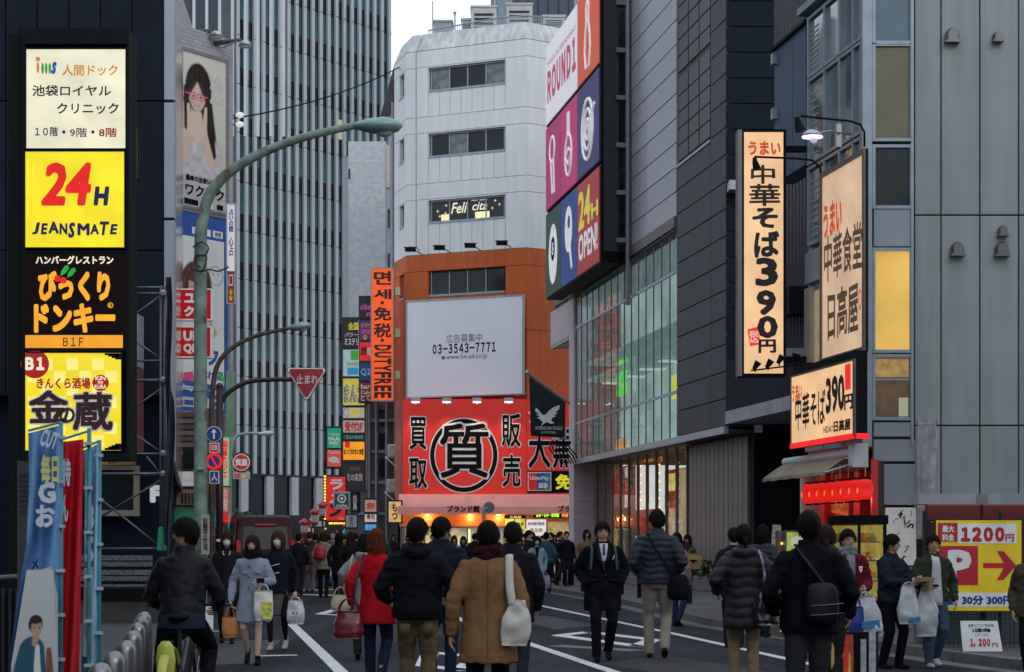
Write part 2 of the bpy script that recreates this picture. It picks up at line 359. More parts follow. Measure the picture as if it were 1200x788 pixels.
# dark louvred windows high in the wall
wf = box('window', m_dsteel, rb, uM+.02, uW1-.02, 12.97, zT, -.09, -.06)
for i in range(3):
    a = uM+.1+(uW1-uM-.2)*i/3; b = uM+.1+(uW1-uM-.2)*(i+1)/3
    for z0, z1 in ((13.05, 15.6), (15.75, 19.5), (19.65, 24)):
        panel('pane', M('smoked louvre glass', (.018,.022,.03), .25, .2, rnd=.2), wf, a+.05, b-.05, z0, z1, -.058, -.045)
        for k in range(int((z1-z0)/.5)): panel('louvre', m_navy2, wf, a+.05, b-.05, z0+.5*k, z0+.5*k+.03, -.044, -.03, .002)
box('trim', m_lpan, wf, uM+.02, uW1, 12.88, 12.96, -.09, .02)
# bronze fascia over the glass
box('fascia', m_bronze, rb, uF-3.5, uM, 11.1, 11.44, -.6, .06); box('fascia', m_dsteel, rb, uF-3.5, uM, 11.02, 11.1, -.6, .0)
# pink tile pier and corner
box('tiled_pier', m_pbrick, rb, uF-4.5, uF-.03, 9.6, 11.0, -6, -.02)
pier = box('tiled_pier', m_pbrick, rb, uF-.9, uF-.02, .1, 9.6, -1.9, -.02)
box('soffit', M('pale soffit', (.45,.42,.44), .7), rb, uF-4.5, uF-.92, 9.5, 9.59, -6, -.04)
# glazed first floor: panes by pane, fins between
nC = 15; gl = thing('glazing', None, None); gl.parent = rb
us = [uF+.05+(uM-uF-.1)*i/nC for i in range(nC+1)]
for i in range(nC):
    for z0, z1 in ((4.72, 6.05), (6.15, 9.75), (9.85, 11.0)):
        panel('pane', m_tglass, gl, us[i]+.03, us[i+1]-.03, z0, z1, -.12, -.10, .002)
for u in us: panel('mullion', m_bronze, gl, u-.028, u+.028, 4.6, 11.0, -.11, -.075, .01)
for z in (4.62, 6.1, 9.8): box('transom', m_alu, gl, uF+.02, uM-.02, z-.045, z+.045, -.13, -.068)
# interior seen through it, its light put in as emission
box('interior_wall', m_inner, rb, uF, uM, 4.7, 11.0, -2.0, -1.9)
for z in (4.6, 7.7, 8.35): box('interior_slab', m_slab, rb, uF, uM, z, z+.12, -1.9, -.5)
box('interior_blind', M('grey blinds', (.22,.25,.27), .8, var=.25, sc=1.5, emi=.5, ecol=(.36,.42,.46)), rb, uF, uM, 9.9, 10.95, -.34, -.3)  # blind emission stands in for pale reflections along the top panes
m_lp = M('ceiling light strip', (.7,.8,.75), emi=.8)
for k in range(5): box('interior_light', m_lp, rb, uF+1+2.7*k, uF+1.5+2.7*k, 7.55, 7.6, -1.8, -.9)
def rl(px, py): return SW.loc(px, py)
def interior(name, col, e, px0, px1, z0, z1, off, lab=None):
    a = GW.uY(px0)[0]; b = GW.uY(px1)[0]
    return box(name, M('lit '+name+str(len(MATS)), col, .6, var=.35, sc=2.5, emi=e), rb, a, b, z0, z1, off-.04, off)
m_green = M('green lit sign', (.1,.75,.12), emi=.9)
a, z = rl(697, 424); b, z2 = rl(707, 455)
q = box('exit_sign', m_green, rb, a, b, z2-.2, z, -.9, -.82)
m_yel = M('yellow lit sign', (.85,.75,.12), emi=1.0)
for px0, px1, y0, y1, mm in ((754,772,440,462,m_yel),(777,783,405,455,M('blue lit banner',(.05,.3,.6),emi=.8)),(785,791,405,450,m_yel),(693,703,515,535,M('orange lit ad',(.8,.35,.15),emi=.8)),(777,783,470,500,M('white lit notice',(.8,.85,.9),emi=.7)),(777,783,505,522,M('blue lit banner'))):
    a, z = rl(px0, y0); b, z2 = rl(px1, y1); box('interior_poster', mm, rb, a, b, z2, z, -1.0, -.95)
# ground floor: soffit, recessed glass with bronze fins, fluted wall, black wall
box('soffit', M('dark soffit', (.10,.09,.09), .7), rb, uF-.8, uN-.04, 4.55, 4.62, -14, -.12)
box('soffit_trim', m_lpan, rb, uF, uN-.02, 4.50, 4.70, -.10, .03)
gu0, gu1, gu2 = GW.uY(693)[0], GW.uY(808)[0], GW.uY(879)[0]
off = -(C2-C1)*.9836
nG = 11; gs = [gu0+(gu1-gu0)*i/nG for i in range(nG+1)]
gf = thing('shopfront_glazing', None, None); gf.parent = rb
m_cglass = glass_mat('clear shop glass', (.88,.86,.80), .22)
for i in range(nG): panel('pane', m_cglass, gf, gs[i]+.05, gs[i+1]-.05, .55, 4.45, off, off+.02, .002)
for u in gs: panel('fin', m_bronze, gf, u-.035, u+.035, .35, 4.54, off-.05, off+.06, .01)
box('plinth', m_bronze, gf, gu0, gu1, .12, .5, off-.1, off+.06)
# shop interior, its warm light put in as emission on walls and goods
box('interior_wall', M('warm shop wall', (.20,.13,.09), .8, var=.35, sc=.7, emi=.85, ecol=(.55,.43,.29)), rb, gu0-3, gu1+3.5, .12, 4.5, off-4.1, off-4)
box('interior_floor', M('shop floor', (.25,.2,.16), .4), rb, gu0, gu1+.5, .1, .13, off-4, off-.1)
box('interior_end', M('warm lit end wall', (.5,.34,.16), .7, var=.3, sc=.8, emi=.55, ecol=(.75,.48,.22)), rb, gu1+.04, gu1+.12, .14, 4.4, off-4, off-.1)
box('interior_end', M('grey curtain', (.25,.24,.22), .8, emi=.15), rb, gu0+.2, gu0+3.6, .14, 4.4, off-.9, off-.85)
def shopitem(name, col, e, px0, y0, px1, y1, o=.5):
    a, z1 = GW.loc(px0, y0); b, _ = GW.loc(px1, y0); _, z0 = GW.loc(px0, y1)
    return box(name, M('lit '+name+'%d%d' % (px0, y0), col, .6, var=.45, sc=4, emi=e), rb, a, b, z0, z1, off-o-.05, off-o)
shopitem('interior_poster', (.6,.05,.04), .45, 727, 598, 754, 628, .6)
shopitem('interior_poster', (.6,.10,.05), .4, 742, 552, 752, 596, 1.2)
shopitem('interior_poster', (.9,.75,.25), .9, 751, 556, 762, 576, .9)
shopitem('interior_poster', (.8,.85,.7), .9, 793, 593, 808, 606, .4)
shopitem('interior_poster', (.5,.65,.25), .8, 793, 608, 808, 616, .4)
shopitem('interior_poster', (.85,.85,.8), .7, 721, 548, 726, 560, .4); shopitem('interior_poster', (.65,.08,.06), .7, 721, 563, 726, 576, .4)
shopitem('interior_poster', (.8,.8,.8), .7, 721, 580, 726, 595, .4)
shopitem('interior_poster', (.85,.55,.2), 1.1, 797, 530, 806, 575, 2.0)
m_bulb = M('warm bulbs', (1,.6,.2), emi=4)
for j, px in enumerate((727, 736, 745, 757, 775, 790)):
    for k in range(9):
        a, z = GW.loc(px, 548+10*k-(px-720)*.25); Geo().ball((a, z, off-.8-.4*(j % 3)), .035, nu=6, nv=4).build('string_light', m_bulb, rb)
# rack of clothes silhouettes inside
for k in range(14):
    u = gu0+.8+k*.85; w = .18+.1*random.random(); z = 1.1+.3*random.random()
    Geo().rings([(u, .14, off-1.6, .0, .0)], 4) 
    Geo().bbox(u-w, u+w, .4, z+.3, off-1.7, off-1.5, .05).build('display_goods', M('display goods %d' % (k % 5), [(.3,.1,.08),(.12,.12,.16),(.5,.42,.3),(.2,.25,.2),(.55,.5,.5)][k % 5], .8, var=.3, sc=6, emi=.1), rb)
m_flute = M('taupe fluted cladding', (.19,.155,.155), .5, .25, var=.12, sc=1, rnd=.05, streak=.15)
nf = 13
for i in range(nf):
    a = gu1+.15+(gu2-gu1-.15)*i/nf; b = gu1+.15+(gu2-gu1-.15)*(i+1)/nf
    panel('cladding_board', m_flute, rb, a+.012, b-.012, .12, 4.5, off-.05, off+.02, .02)
box('wall', m_flute, rb, gu1+.1, gu2, .12, 4.54, off-.3, off-.06)
# near end wall (faces the camera) of navy panels, its canopy, and the dark entrance
eY = 47.2; E = front(eY); xs0 = E.loc(850,0)[0]
ew = thing('navy_building', 'navy panelled building block rising behind the tall lit vertical noodle sign', 'building', E.mat(0, 0))
nrows = [5.1+.71*i for i in range(30)]
grid('panel', m_navy, ew, [xs0+.01, xs0+2.1, xs0+5.2], nrows, -.08, -.01, .02)
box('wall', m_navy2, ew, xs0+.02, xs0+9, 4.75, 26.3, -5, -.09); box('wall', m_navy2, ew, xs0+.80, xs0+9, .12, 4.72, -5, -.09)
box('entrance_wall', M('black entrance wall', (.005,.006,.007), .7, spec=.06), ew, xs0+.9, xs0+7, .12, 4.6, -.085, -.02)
cb = Geo()
cz0, cz1 = 4.72, 5.12
dx, dy = .1805*6.5, -.9836*6.5
cm = Geo(); x0, y0 = xs0, 0
cm.v = []; 
pts = [(xs0, 0), (xs0+7, 0), (xs0+7+dx, 6.4), (xs0+dx, 6.4)]
def hz(pts, z0, z1, name, m, par):   # slab in plan (x along wall, depth toward the viewer)
    g = Geo(); n_ = len(pts)
    g.add([(x, z0, d) for x, d in pts]+[(x, z1, d) for x, d in pts], [tuple(range(n_)), tuple(range(2*n_-1, n_-1, -1))]+[(i, n_+i, n_+(i+1)%n_, (i+1)%n_) for i in range(n_)])
    return g.build(name, m, par)
hz(pts, 4.75, 5.10, 'canopy', M('grey canopy edge', (.33,.35,.40), .5, .2, var=.12, streak=.2), ew)
hz([(xs0+.03, .0), (xs0+7, 0), (xs0+7+dx, 6.3), (xs0+.03+dx, 6.3)], 5.10, 6.5, 'upper_block', m_navy2, ew)
box('bracket', M('pale grey steel', (.45,.48,.5), .5), ew, xs0+.05, xs0+.75, 11.15, 11.4, 0, .5)
box('sensor', m_white, ew, xs0+.75, xs0+.95, 4.5, 4.7, .3, .5)
# ---------------------------------------------------------------- sign tower of the bowling building
S3 = street(13.56)
sgu0, _ = S3.uY(640.5); sgu1, _ = S3.uY(703)
sg = thing('billboard', 'three tiers of colourful bowling and games billboards jutting from the grey panelled wall', 'billboard', S3.mat(sgu0, 0))
SL = sgu1-sgu0
zs = [S3.loc(640.5, y)[1] for y in (350, 253.5, 247.5, 153, 148, 57)]
m_blk = M('sign frame black', (.005,.005,.006), .6, spec=.08)
zb = [(zs[0], zs[1]), (zs[2], zs[3]), (zs[4], zs[5])]
for (a, b) in zb: box('sign_case', m_blk, sg, 0, SL+.12, a-.06, b+.06, -.62, -.01)
def su(px): return S3.uY(px)[0]-sgu0
m_pole = M('grey pipe', (.16,.17,.19), .5, .4)
Geo().tube([(SL+.3, zs[0]-1.5, -.9), (SL+.3, 27, -.9)], .09).build('sign_pole', m_pole, sg)
Geo().box(SL+.1, SL+.22, zs[0]+.3, zs[5], -.6, -.1).build('sign_case', m_dsteel, sg)
for k in range(7): Geo().box(SL, SL+.35, zs[0]+.6+1.6*k, zs[0]+.75+1.6*k, -.95, -.5).build('bracket', m_pole, sg)
def sp_(name, u0, u1, a, b, col, e=.42):
    return box('sign_panel', M(name, col, .45, var=.05, sc=.5, emi=e, spec=.2), sg, u0+.02, u1-.02, a, b, -.005, .03)
u1, u2 = su(658), su(677.5)
r3, r2, r1 = zb
sp_('white sign face', 0, u2, *r1, (.80,.78,.82), .25); sp_('vermilion sign face', u2, SL, *r1, (.62,.09,.035), .3)
sp_('magenta sign face', 0, u1, *r2, (.50,.02,.16)); sp_('pink sign face', u1, u2, *r2, (.58,.03,.20)); sp_('indigo sign face', u2, SL, *r2, (.045,.04,.18))
sp_('bottle green sign face', 0, u1, *r3, (.01,.055,.04)); sp_('royal blue sign face', u1, u2, *r3, (.012,.06,.30)); sp_('crimson sign face', u2, SL, *r3, (.45,.035,.04))
m_pr = M('rose lettering', (.60,.03,.10), .5, emi=.15)
h = r1[1]-r1[0]
T(sg, 'ROUND1', .35, u2-.25, r1[0]+.25*h, r1[0]+.66*h, m_pr, z=.034, bold=.05)
T(sg, 'SPORTS ENTERTAINMENT', .35, u2-.25, r1[0]+.72*h, r1[0]+.78*h, m_pr, z=.034, bold=.0)
m_out = M('white outline', (.85,.83,.85), .5, emi=.25)
def outline(pts, z=.036, w=.05, closed=True, n=6):
    p = [(x, y, z) for x, y in pts]; 
    if closed: p.append(p[0]); p.append(p[1])
    Geo().tube(p, w, n=n, cap=not closed).build('emblem', m_out, sg)
def oval(cx, cy, rx, ry, a0=0, a1=6.2832, n=20): return [(cx+rx*math.sin(a0+(a1-a0)*i/n), cy-ry*math.cos(a0+(a1-a0)*i/n)) for i in range(n if a1-a0 > 6.28 else n+1)]
cx = (u2+SL)/2; H = r1[1]-r1[0]; b0 = r1[0]   # bowling pin
pin = [(cx-.25, b0+.3), (cx-.42, b0+.9), (cx-.36, b0+1.4), (cx-.16, b0+1.9), (cx-.2, b0+2.4), (cx, b0+2.7), (cx+.2, b0+2.4), (cx+.16, b0+1.9), (cx+.36, b0+1.4), (cx+.42, b0+.9), (cx+.25, b0+.3)]
outline(pin)
b0 = r2[0]; cx = u1/2                           # microphone
outline(oval(cx-.1, b0+2.1, .45, .5)); outline([(cx-.35, b0+1.7), (cx-.05, b0+.4), (cx+.3, b0+.4), (cx+.15, b0+1.7)])
cx = (u1+u2)/2
outline(oval(cx, b0+1.25, .55, .75)); outline([(cx-.14, b0+2.0), (cx-.12, b0+2.8), (cx+.12, b0+2.8), (cx+.14, b0+2.0)]); outline([(cx-.5, b0+1.25), (cx, b0+1.5), (cx+.5, b0+1.25), (cx, b0+.9)])
cx = (u2+SL)/2
for r in (.35, .7, 1.05): outline(oval(cx, b0+1.45, r*.8, r), w=.06)
outline([(cx, b0+1.45), (cx+1.1, b0+2.1)], closed=False, w=.07)
b0 = r3[0]
Geo().disc(u1/2, b0+1.5, .78, .031, .04, 1.15).build('emblem', m_out, sg); Geo().disc(u1/2, b0+1.7, .36, .0405, .046, .46).build('emblem', m_ink, sg)
T(sg, '8', u1/2-.16, u1/2+.16, b0+1.45, b0+1.95, m_out, z=.05, bold=.03)
cx = (u1+u2)/2
Geo().disc(cx-.05, b0+1.95, .62, .031, .04, .85).build('emblem', m_out, sg)
Geo().poly([(cx+.05, b0+1.2), (cx+.4, b0+.4), (cx+.62, b0+.5), (cx+.3, b0+1.3)], .031, .04).build('emblem', m_out, sg)
Geo().disc(cx+.05, b0+2.2, .2, .0405, .046, .24).build('emblem', M('royal blue sign face'), sg)
m_y24 = M('yellow lettering', (.85,.72,.05), .5, emi=.45)
T(sg, '24', u2+.2, u2+(SL-u2)*.62, b0+1.55, b0+2.9, m_y24, z=.034, bold=.05); T(sg, 'H', u2+(SL-u2)*.66, SL-.15, b0+1.6, b0+2.15, m_y24, z=.034, bold=.05)
T(sg, 'OPEN!', u2+.2, SL-.2, b0+.45, b0+1.4, m_out, z=.034, bold=.045)
# ---------------------------------------------------------------- black flag with the eagle
m_flag = M('black flag cloth', (.010,.012,.020), .8, var=.25, sc=3)
fl = thing('flag', 'black flag with a white eagle hanging from a slanted pole beside the glass corner', 'flag', front(63).mat(0, 0))
F = front(63)
def f2(px, py): u, v = F.loc(px, py); return u, v
p0 = f2(618,437); p1 = f2(668,472)
Geo().tube([(p0[0], p0[1], .05), (p1[0], p1[1], -.3)], .045).build('flag_pole', m_steel, fl); Geo().ball((p0[0], p0[1], .05), .09).build('finial', m_steel, fl)
g = Geo(); nx, ny = 12, 12
tl, tr, bl, br = f2(620,441), f2(663,471), f2(622,511), f2(662,513)
for j in range(ny+1):
    for i in range(nx+1):
        s_, t_ = i/nx, j/ny
        x = (tl[0]*(1-s_)+tr[0]*s_)*(1-t_)+(bl[0]*(1-s_)+br[0]*s_)*t_; y = (tl[1]*(1-s_)+tr[1]*s_)*(1-t_)+(bl[1]*(1-s_)+br[1]*s_)*t_
        g.v.append((x, y, .05*math.sin(s_*9+t_*2)*t_-.2*s_))
for j in range(ny):
    for i in range(nx): a = j*(nx+1)+i; g.f.append((a, a+1, a+nx+2, a+nx+1))
fo = g.build('cloth', m_flag, fl, smooth=True); md = fo.modifiers.new('s', 'SOLIDIFY'); md.thickness = .01
eagle = [(628,478),(632,482),(636,487),(640,486),(643,482),(648,478),(656,475),(655,480),(650,484),(654,484),(649,487),(652,488),(647,490),(646,494),(650,496),(645,497),(641,495),(637,497),(634,500),(636,495),(633,492),(629,490),(633,489),(628,486),(632,486),(627,482)]
m_fw = M('white flag print', (.7,.72,.75), .6)
Geo().poly([f2(*p) for p in eagle], .07, .075).build('emblem', m_fw, fl)
a, t_ = f2(627,500); b, _ = f2(659,500); _, bb = f2(627,504); T(fl, 'AMERICAN EAGLE', a, b, bb, t_, m_fw, z=.075, bold=.0)
a, t_ = f2(634,506); b, _ = f2(651,500); _, bb = f2(627,508.5); T(fl, 'OUTFITTERS', a, b, bb, t_, m_fw, z=.075, bold=.0)
# ---------------------------------------------------------------- bollards and planters on the right pavement
for i, (px, Y) in enumerate(((653, 57), (670, 54.2), (728, 44.5), (750, 42.0), (900, 33))):
    bl_ = thing('bollard', ['black bollard farthest up the kerb, left of the tiled pier', 'black bollard in front of the tiled pier', 'black bollard behind the suited man', 'black bollard beside the man in the navy puffer jacket', 'black bollard at the kerb hidden behind the plum coat'][i], 'bollard', Vector(((px-600)/K*Y, Y, .12)), 'black bollards along the right kerb')
    Geo().tube([(0,0,0), (0,0,.97), (0,0,1.0)], [.07,.07,.055], n=14).build('post', m_black, bl_, smooth=False); Geo().tube([(0,0,.84),(0,0,.88)], .073, n=14).build('band', m_dsteel, bl_)
m_stone = M('planter stone', (.20,.16,.165), .75, var=.2, sc=3, bump=.2)
m_leaf = M('dark laurel leaf', (.022,.045,.022), .45, var=.4, sc=1.5, rnd=.3)
m_leaf2 = M('pale laurel leaf', (.06,.09,.04), .45, var=.4, sc=1.5, rnd=.3)
m_soil = M('planter soil', (.03,.025,.02), .9)
def leaf_clump(name, parent, u0, u1, v0, v1, w0, w1, n, mats=(None,), sz=.10, loc=None):
    for k, mm in enumerate(mats):
        g = Geo()
        for _ in range(n//len(mats)):
            c = Vector((random.uniform(u0, u1), 0, random.uniform(w0, w1)))
            hgt = v0+(v1-v0)*(random.random()**.7)*(1-.55*abs((c.z-(w0+w1)/2)/(w1-w0)*1.6)**2)*(.75+.35*noise.noise(Vector((c.x*1.3, c.z, k)))); c.y = hgt
            d = Vector((random.gauss(0,1), random.gauss(.5,.8), random.gauss(0,1))).normalized(); e = d.orthogonal().normalized(); f = d.cross(e)
            a_ = random.random()*6.28; e, f = e*math.cos(a_)+f*math.sin(a_), 0
            L = sz*random.uniform(.7, 1.3)
            g.add([c, c+d*L*.5+e*L*.22, c+d*L, c+d*L*.5-e*L*.22], [(0,1,2,3)])
        g.build(name, mm, parent)
def planter(i, px0, px1, c, lab):
    pl = street(c); a, b = pl.uY(px0)[0], pl.uY(px1)[0]
    t = thing('planter', lab, 'planter', pl.mat(a, 0), 'raised planters before the glass front'); L = b-a
    n_ = max(2, int(L/1.2))
    for k in range(n_): panel('edging_block', m_stone, t, L*k/n_+.01, L*(k+1)/n_-.01, .12, .52, -.18, 0, .02)
    box('end_wall', m_stone, t, L+.005, L+.14, .12, .515, -.9, 0); box('soil', m_soil, t, 0, L, .13, .45, -.9, -.19)
    sh = thing('shrub', ['dark leafy laurel hedge in the farther planter', 'dark leafy laurel hedge in the nearer planter', 'low dark hedge by the tiled pier'][i], 'hedge', pl.mat(a, .45)); 
    tag(sh, group='laurel hedges in the planters')
    leaf_clump('foliage', sh, .05, L-.05, .02, .62, -.85, -.02, int(L*420), (m_leaf, m_leaf, m_leaf2), .17)
    for k in range(int(L*3)): Geo().tube([(random.uniform(0,L), 0, random.uniform(-.8,-.1)), (random.uniform(0,L)*.0+L*random.random()*.0+k/3.0, .4, -.4)], .008, n=4).build('stem', m_soil, sh) if k % 4 == 0 else None
planter(0, 722, 752, 14.05, 'pinkish stone planter behind the suited man'); planter(1, 806, 878, 14.05, 'pinkish stone planter before the fluted taupe wall')
planter(2, 662, 690, 13.6, 'stone planter at the foot of the tiled pier')
# ================================================================ noodle restaurant building, right
cH = 10.5; HS = street(cH); FY = 27.0; HF = front(FY)
X0 = cH-.1835*FY
m_hp = M('grey green wall panel', (.29,.325,.33), .65, var=.05, sc=1.2, streak=.12, rnd=.04, bump=.06)
m_bp = M('blue grey infill panel', (.25,.29,.335), .45, .25, var=.08, sc=1, rnd=.05)
m_blue = M('blue metal wall', (.050,.085,.14), .5, .2, var=.1, sc=1, rnd=.06)
m_mull = M('silver blue mullion', (.25,.30,.36), .4, .45)
hb = thing('restaurant_building', 'grey green panelled building with a noodle restaurant on its ground floor, at the right edge', 'building', HF.mat(0, 0))
def hx(px): return (px-600)/K*FY
def hzz(py): return H0+(HY-py)/K*FY
ROOF = 10.75
box('wall', m_dpan, hb, X0+.8, 13, 2.02, ROOF, -9, -.12)
box('wall', m_dsteel, hb, X0+2.2, 13, .12, 2.01, -9, -.9)
cols = [hx(1071)+.01, hx(1103), hx(1148.5), hx(1194), hx(1194)+.615, hx(1194)+1.23, hx(1194)+1.845, hx(1194)+2.46, hx(1194)+3.1]
grid('wall_panel', m_hp, hb, cols, [2.02, 3.33, 6.66, ROOF-.1], -.11, -.01, .022)
box('coping', m_mull, hb, X0-.05, 13, ROOF-.09, ROOF, -.3, .04)
# vent hoods
m_vent = M('vent steel', (.16,.16,.165), .35, .7)
for px, py, r in ((1115,42,.105),(1168,44,.075),(1121,292,.10),(1173,292,.105),(1174,271,.075)):
    v = thing('vent_hood', None, None); v.parent = hb; v.location = (hx(px), hzz(py), 0)
    g = Geo(); n_ = 10
    pts = [(-r, -r), (r, -r)]+[(r*math.cos(math.pi*i/n_), r*math.sin(math.pi*i/n_)) for i in range(n_+1)]
    for (k, z_) in enumerate((0, .07, .12)):
        q = (1, 1, .72)[k]; g.v += [(x*q, y*(q if y > 0 else 1), z_) for x, y in pts]
    N = len(pts)
    for k in range(2): g.f += [(k*N+i, k*N+(i+1)%N, (k+1)*N+(i+1)%N, (k+1)*N+i) for i in range(N)]
    g.f.append(tuple(range(2*N, 3*N))); g.build('hood', m_vent, v, smooth=False); box('skirt', m_vent, v, -r*1.12, r*1.12, -r*1.25, -r*.95, 0, .13)
# corner post + window column
box('corner_post', m_mull, hb, X0, hx(1022), 3.0, ROOF-.1, -.25, .0)
box('post', m_mull, hb, hx(1067.5), hx(1070.6), 3.0, ROOF-.1, -.14, .012)
m_ol = M('olive curtain behind glass', (.075,.068,.022), .15, var=.25, sc=1.4, emi=.10, ecol=(.16,.13,.04), coat=.5)
m_bg = M('blue grey window glass', (.05,.10,.135), .12, var=.15, emi=.08, ecol=(.10,.2,.28), coat=.5)
m_dk = M('dark office glass', (.010,.016,.018), .08, var=.3, sc=1.5, spec=.3)
m_gold = M('golden lit blind', (.75,.48,.13), .6, var=.28, sc=.55, emi=.72, ecol=(.80,.48,.10))
m_brn = M('brown lit interior', (.10,.06,.03), .5, var=.4, sc=3, emi=.13, ecol=(.3,.16,.07))
wx0, wx1 = hx(1026), hx(1066.5)
for a, b, mm, nm in ((0,48,m_bg,'window'),(54,162,m_ol,'window'),(173,241,m_dk,'window'),(294,410,m_gold,'window'),(419,489,m_brn,'window')):
    z0, z1 = hzz(b), hzz(a) if a else ROOF-.15
    w = thing(nm, None, None); w.parent = hb
    box('pane', mm, w, wx0, wx1, z0, z1, -.1, -.05)
    box('frame', m_mull, w, hx(1022.4), wx0, z0-.05, z1+.05, -.1, .0); box('frame', m_mull, w, wx1, hx(1067.4), z0-.05, z1+.05, -.1, -.002)
    box('frame', m_mull, w, wx0+.002, wx1-.002, z1, z1+.05, -.1, -.003); box('sill', m_mull, w, wx0+.002, wx1-.002, z0-.05, z0, -.1, .006)
sw = box('shelf', m_mull, hb, wx0, wx1, hzz(446), hzz(443.5), -.05, -.035)
box('inner_curtain', M('amber net curtain', (.5,.3,.1), .7, var=.3, sc=9, emi=.3), hb, wx0+.01, wx1-.01, hzz(442), hzz(420), -.049, -.04)
box('notice', M('cream notice', (.5,.5,.3), .7, emi=.3), hb, hx(1054), hx(1065), hzz(488), hzz(466), -.049, -.04)
for a, b in ((243.5,289),(495,512),(515,541),(544,592),(665,686),(689,740)):
    x1_ = hx(1070.4) if a < 500 else hx(1074)
    x0_ = hx(1024) if a < 520 else hx(1036)
    panel('infill_panel', m_bp, hb, x0_, x1_, hzz(b), hzz(a), -.1, -.015, .008)
box('wall', m_dpan, hb, hx(1036), hx(1071), .12, 2.9, -.5, -.12)
po = thing('poster', 'white wall panel with loose black ink sketches beside the restaurant entrance', 'poster', HF.mat(0, 0))
box('sheet', m_inkw, po, hx(1038), hx(1074), hzz(663), hzz(595), -.119, -.02)
rnd = random.Random(5)
for k in range(16):
    cx, cy = hx(rnd.uniform(1042, 1071)), hzz(rnd.uniform(601, 658)); a = rnd.uniform(0, 6); 
    pts = [(cx+.09*rnd.uniform(.3,1)*math.cos(a+.9*i)*(.5+.2*i), cy+.05*math.sin(a+1.3*i), -.017) for i in range(4)]
    Geo().tube(pts, rnd.choice((.005,.008,.013)), n=5).build('ink_drawing', m_ink, po)
# side wall: four columns of windows (street plane)
hs = thing('glazed_side', None, None); hs.parent = hb; hs.matrix_world = HS.mat(0, 0)
def su2(px): return HS.uY(px)[0]
uA, uB = su2(940), su2(1010.5)
box('wall', m_bp, hs, uA, uB-.26, 3.0, ROOF-.1, -.6, -.12)
box('coping', m_mull, hs, uA-.1, uB, ROOF-.09, ROOF+.03, -.3, .06)
m_rw = M('reflective side glass', (.10,.13,.14), .05, .0, var=.4, sc=.9, spec=1.0, coat=.6)
m_blind = M('slatted blind', (.32,.34,.33), .6, var=.1)
pc = ((945.5,962),(964.5,979.5),(982,995),(998,1009.5))
for r, (z0, z1) in enumerate(((9.55,10.5),(8.05,9.42),(6.65,7.9))):
    for c, (a, b) in enumerate(pc):
        ww = thing('window', None, None); ww.parent = hs
        a_, b_ = su2(a), su2(b)
        panel('pane', m_rw, ww, a_, b_, z0, z1, -.115, -.08, .002)
        panel('frame', m_mull, ww, a_-.06, a_, z0-.06, z1+.06, -.115, -.02, .005)
        panel('frame', m_mull, ww, a_, b_, z1, z1+.06, -.115, -.03, .005); panel('frame', m_mull, ww, a_, b_, z0-.06, z0, -.115, -.025, .005)
        if c == 0: 
            for k in range(9): panel('slat', m_blind, ww, a_+.02, a_+.35, z0+.1+k*(z1-z0-.2)/9, z0+.13+k*(z1-z0-.2)/9, -.079, -.07, .002)
    panel('frame', m_mull, hs, su2(1009.5), uB, z0-.06, z1+.06, -.115, -.02, .005)
for (z0, z1) in ((5.95,6.5),(3.05,3.6)):
    for a, b in ((941,962),(963,986),(987,1010)): panel('infill_panel', m_bp, hs, su2(a)+.01, su2(b)-.01, z0, z1, -.115, -.03)
m_cur = M('cream lit curtain', (.5,.38,.22), .7, var=.2, sc=5, emi=.25)
ww = thing('window', None, None); ww.parent = hs
box('pane', m_cur, ww, su2(949), su2(1005), 3.7, 5.8, -.115, -.08); box('frame', M('cream post', (.4,.33,.25), .6), ww, su2(941), su2(949), 3.65, 5.88, -.115, -.02)
# blue block and dark cladding beyond
bb = thing('blue_building', 'narrow blue metal clad building block behind the noodle restaurant', 'building', HS.mat(0, 0))
b0, b1 = su2(900), su2(939.6)
for a, b in ((b0,(b0+b1)/2+.1),((b0+b1)/2+.1,b1-.12)):
    Geo().poly([(a+.01, 8.1), (b-.01, 8.1), (b-.01, 10.55-(b-b1)*.0), (a+.01, 10.55)], -.5, -.12).build('wall_panel', m_blue, bb)
nb = 9
for i in range(nb):
    a = b0+(b1-b0)*i/nb; b = b0+(b1-b0)*(i+1)/nb; panel('cladding_board', M('charcoal fluted board', (.035,.038,.045), .5, .1, rnd=.08), bb, a+.008, b-.008, 10.6, 14, -.5, -.11, .012)
box('trim', m_black, bb, b0, b1, 10.55, 10.6, -.5, -.06)
for py in (73, 137): 
    z = H0+(HY-py)/K*31.6; box('hinge', m_steel, bb, b0+.03, b0+.16, z-.1, z+.1, -.12, -.04)
Lb = front(40)
lo = thing('wall', 'dark purple grey ribbed wall glimpsed between the two tall noodle signs', 'wall', Lb.mat(0, 0))
for i in range(10):
    a = Lb.loc(912+4*i, 0)[0]; panel('cladding_board', M('purple grey ribbed board', (.05,.045,.06), .5, .1, rnd=.08), lo, a+.01, a+.072, 5.4, 10.2, 0, .05, .012)
box('beam', M('grey canopy edge'), lo, Lb.loc(912,0)[0], Lb.loc(955,0)[0], Lb.loc(0,424)[1], Lb.loc(0,410)[1], .06, .3)
box('duct', m_black, lo, Lb.loc(920,0)[0], Lb.loc(955,0)[0], Lb.loc(0,372)[1], Lb.loc(0,340)[1], .06, .6)
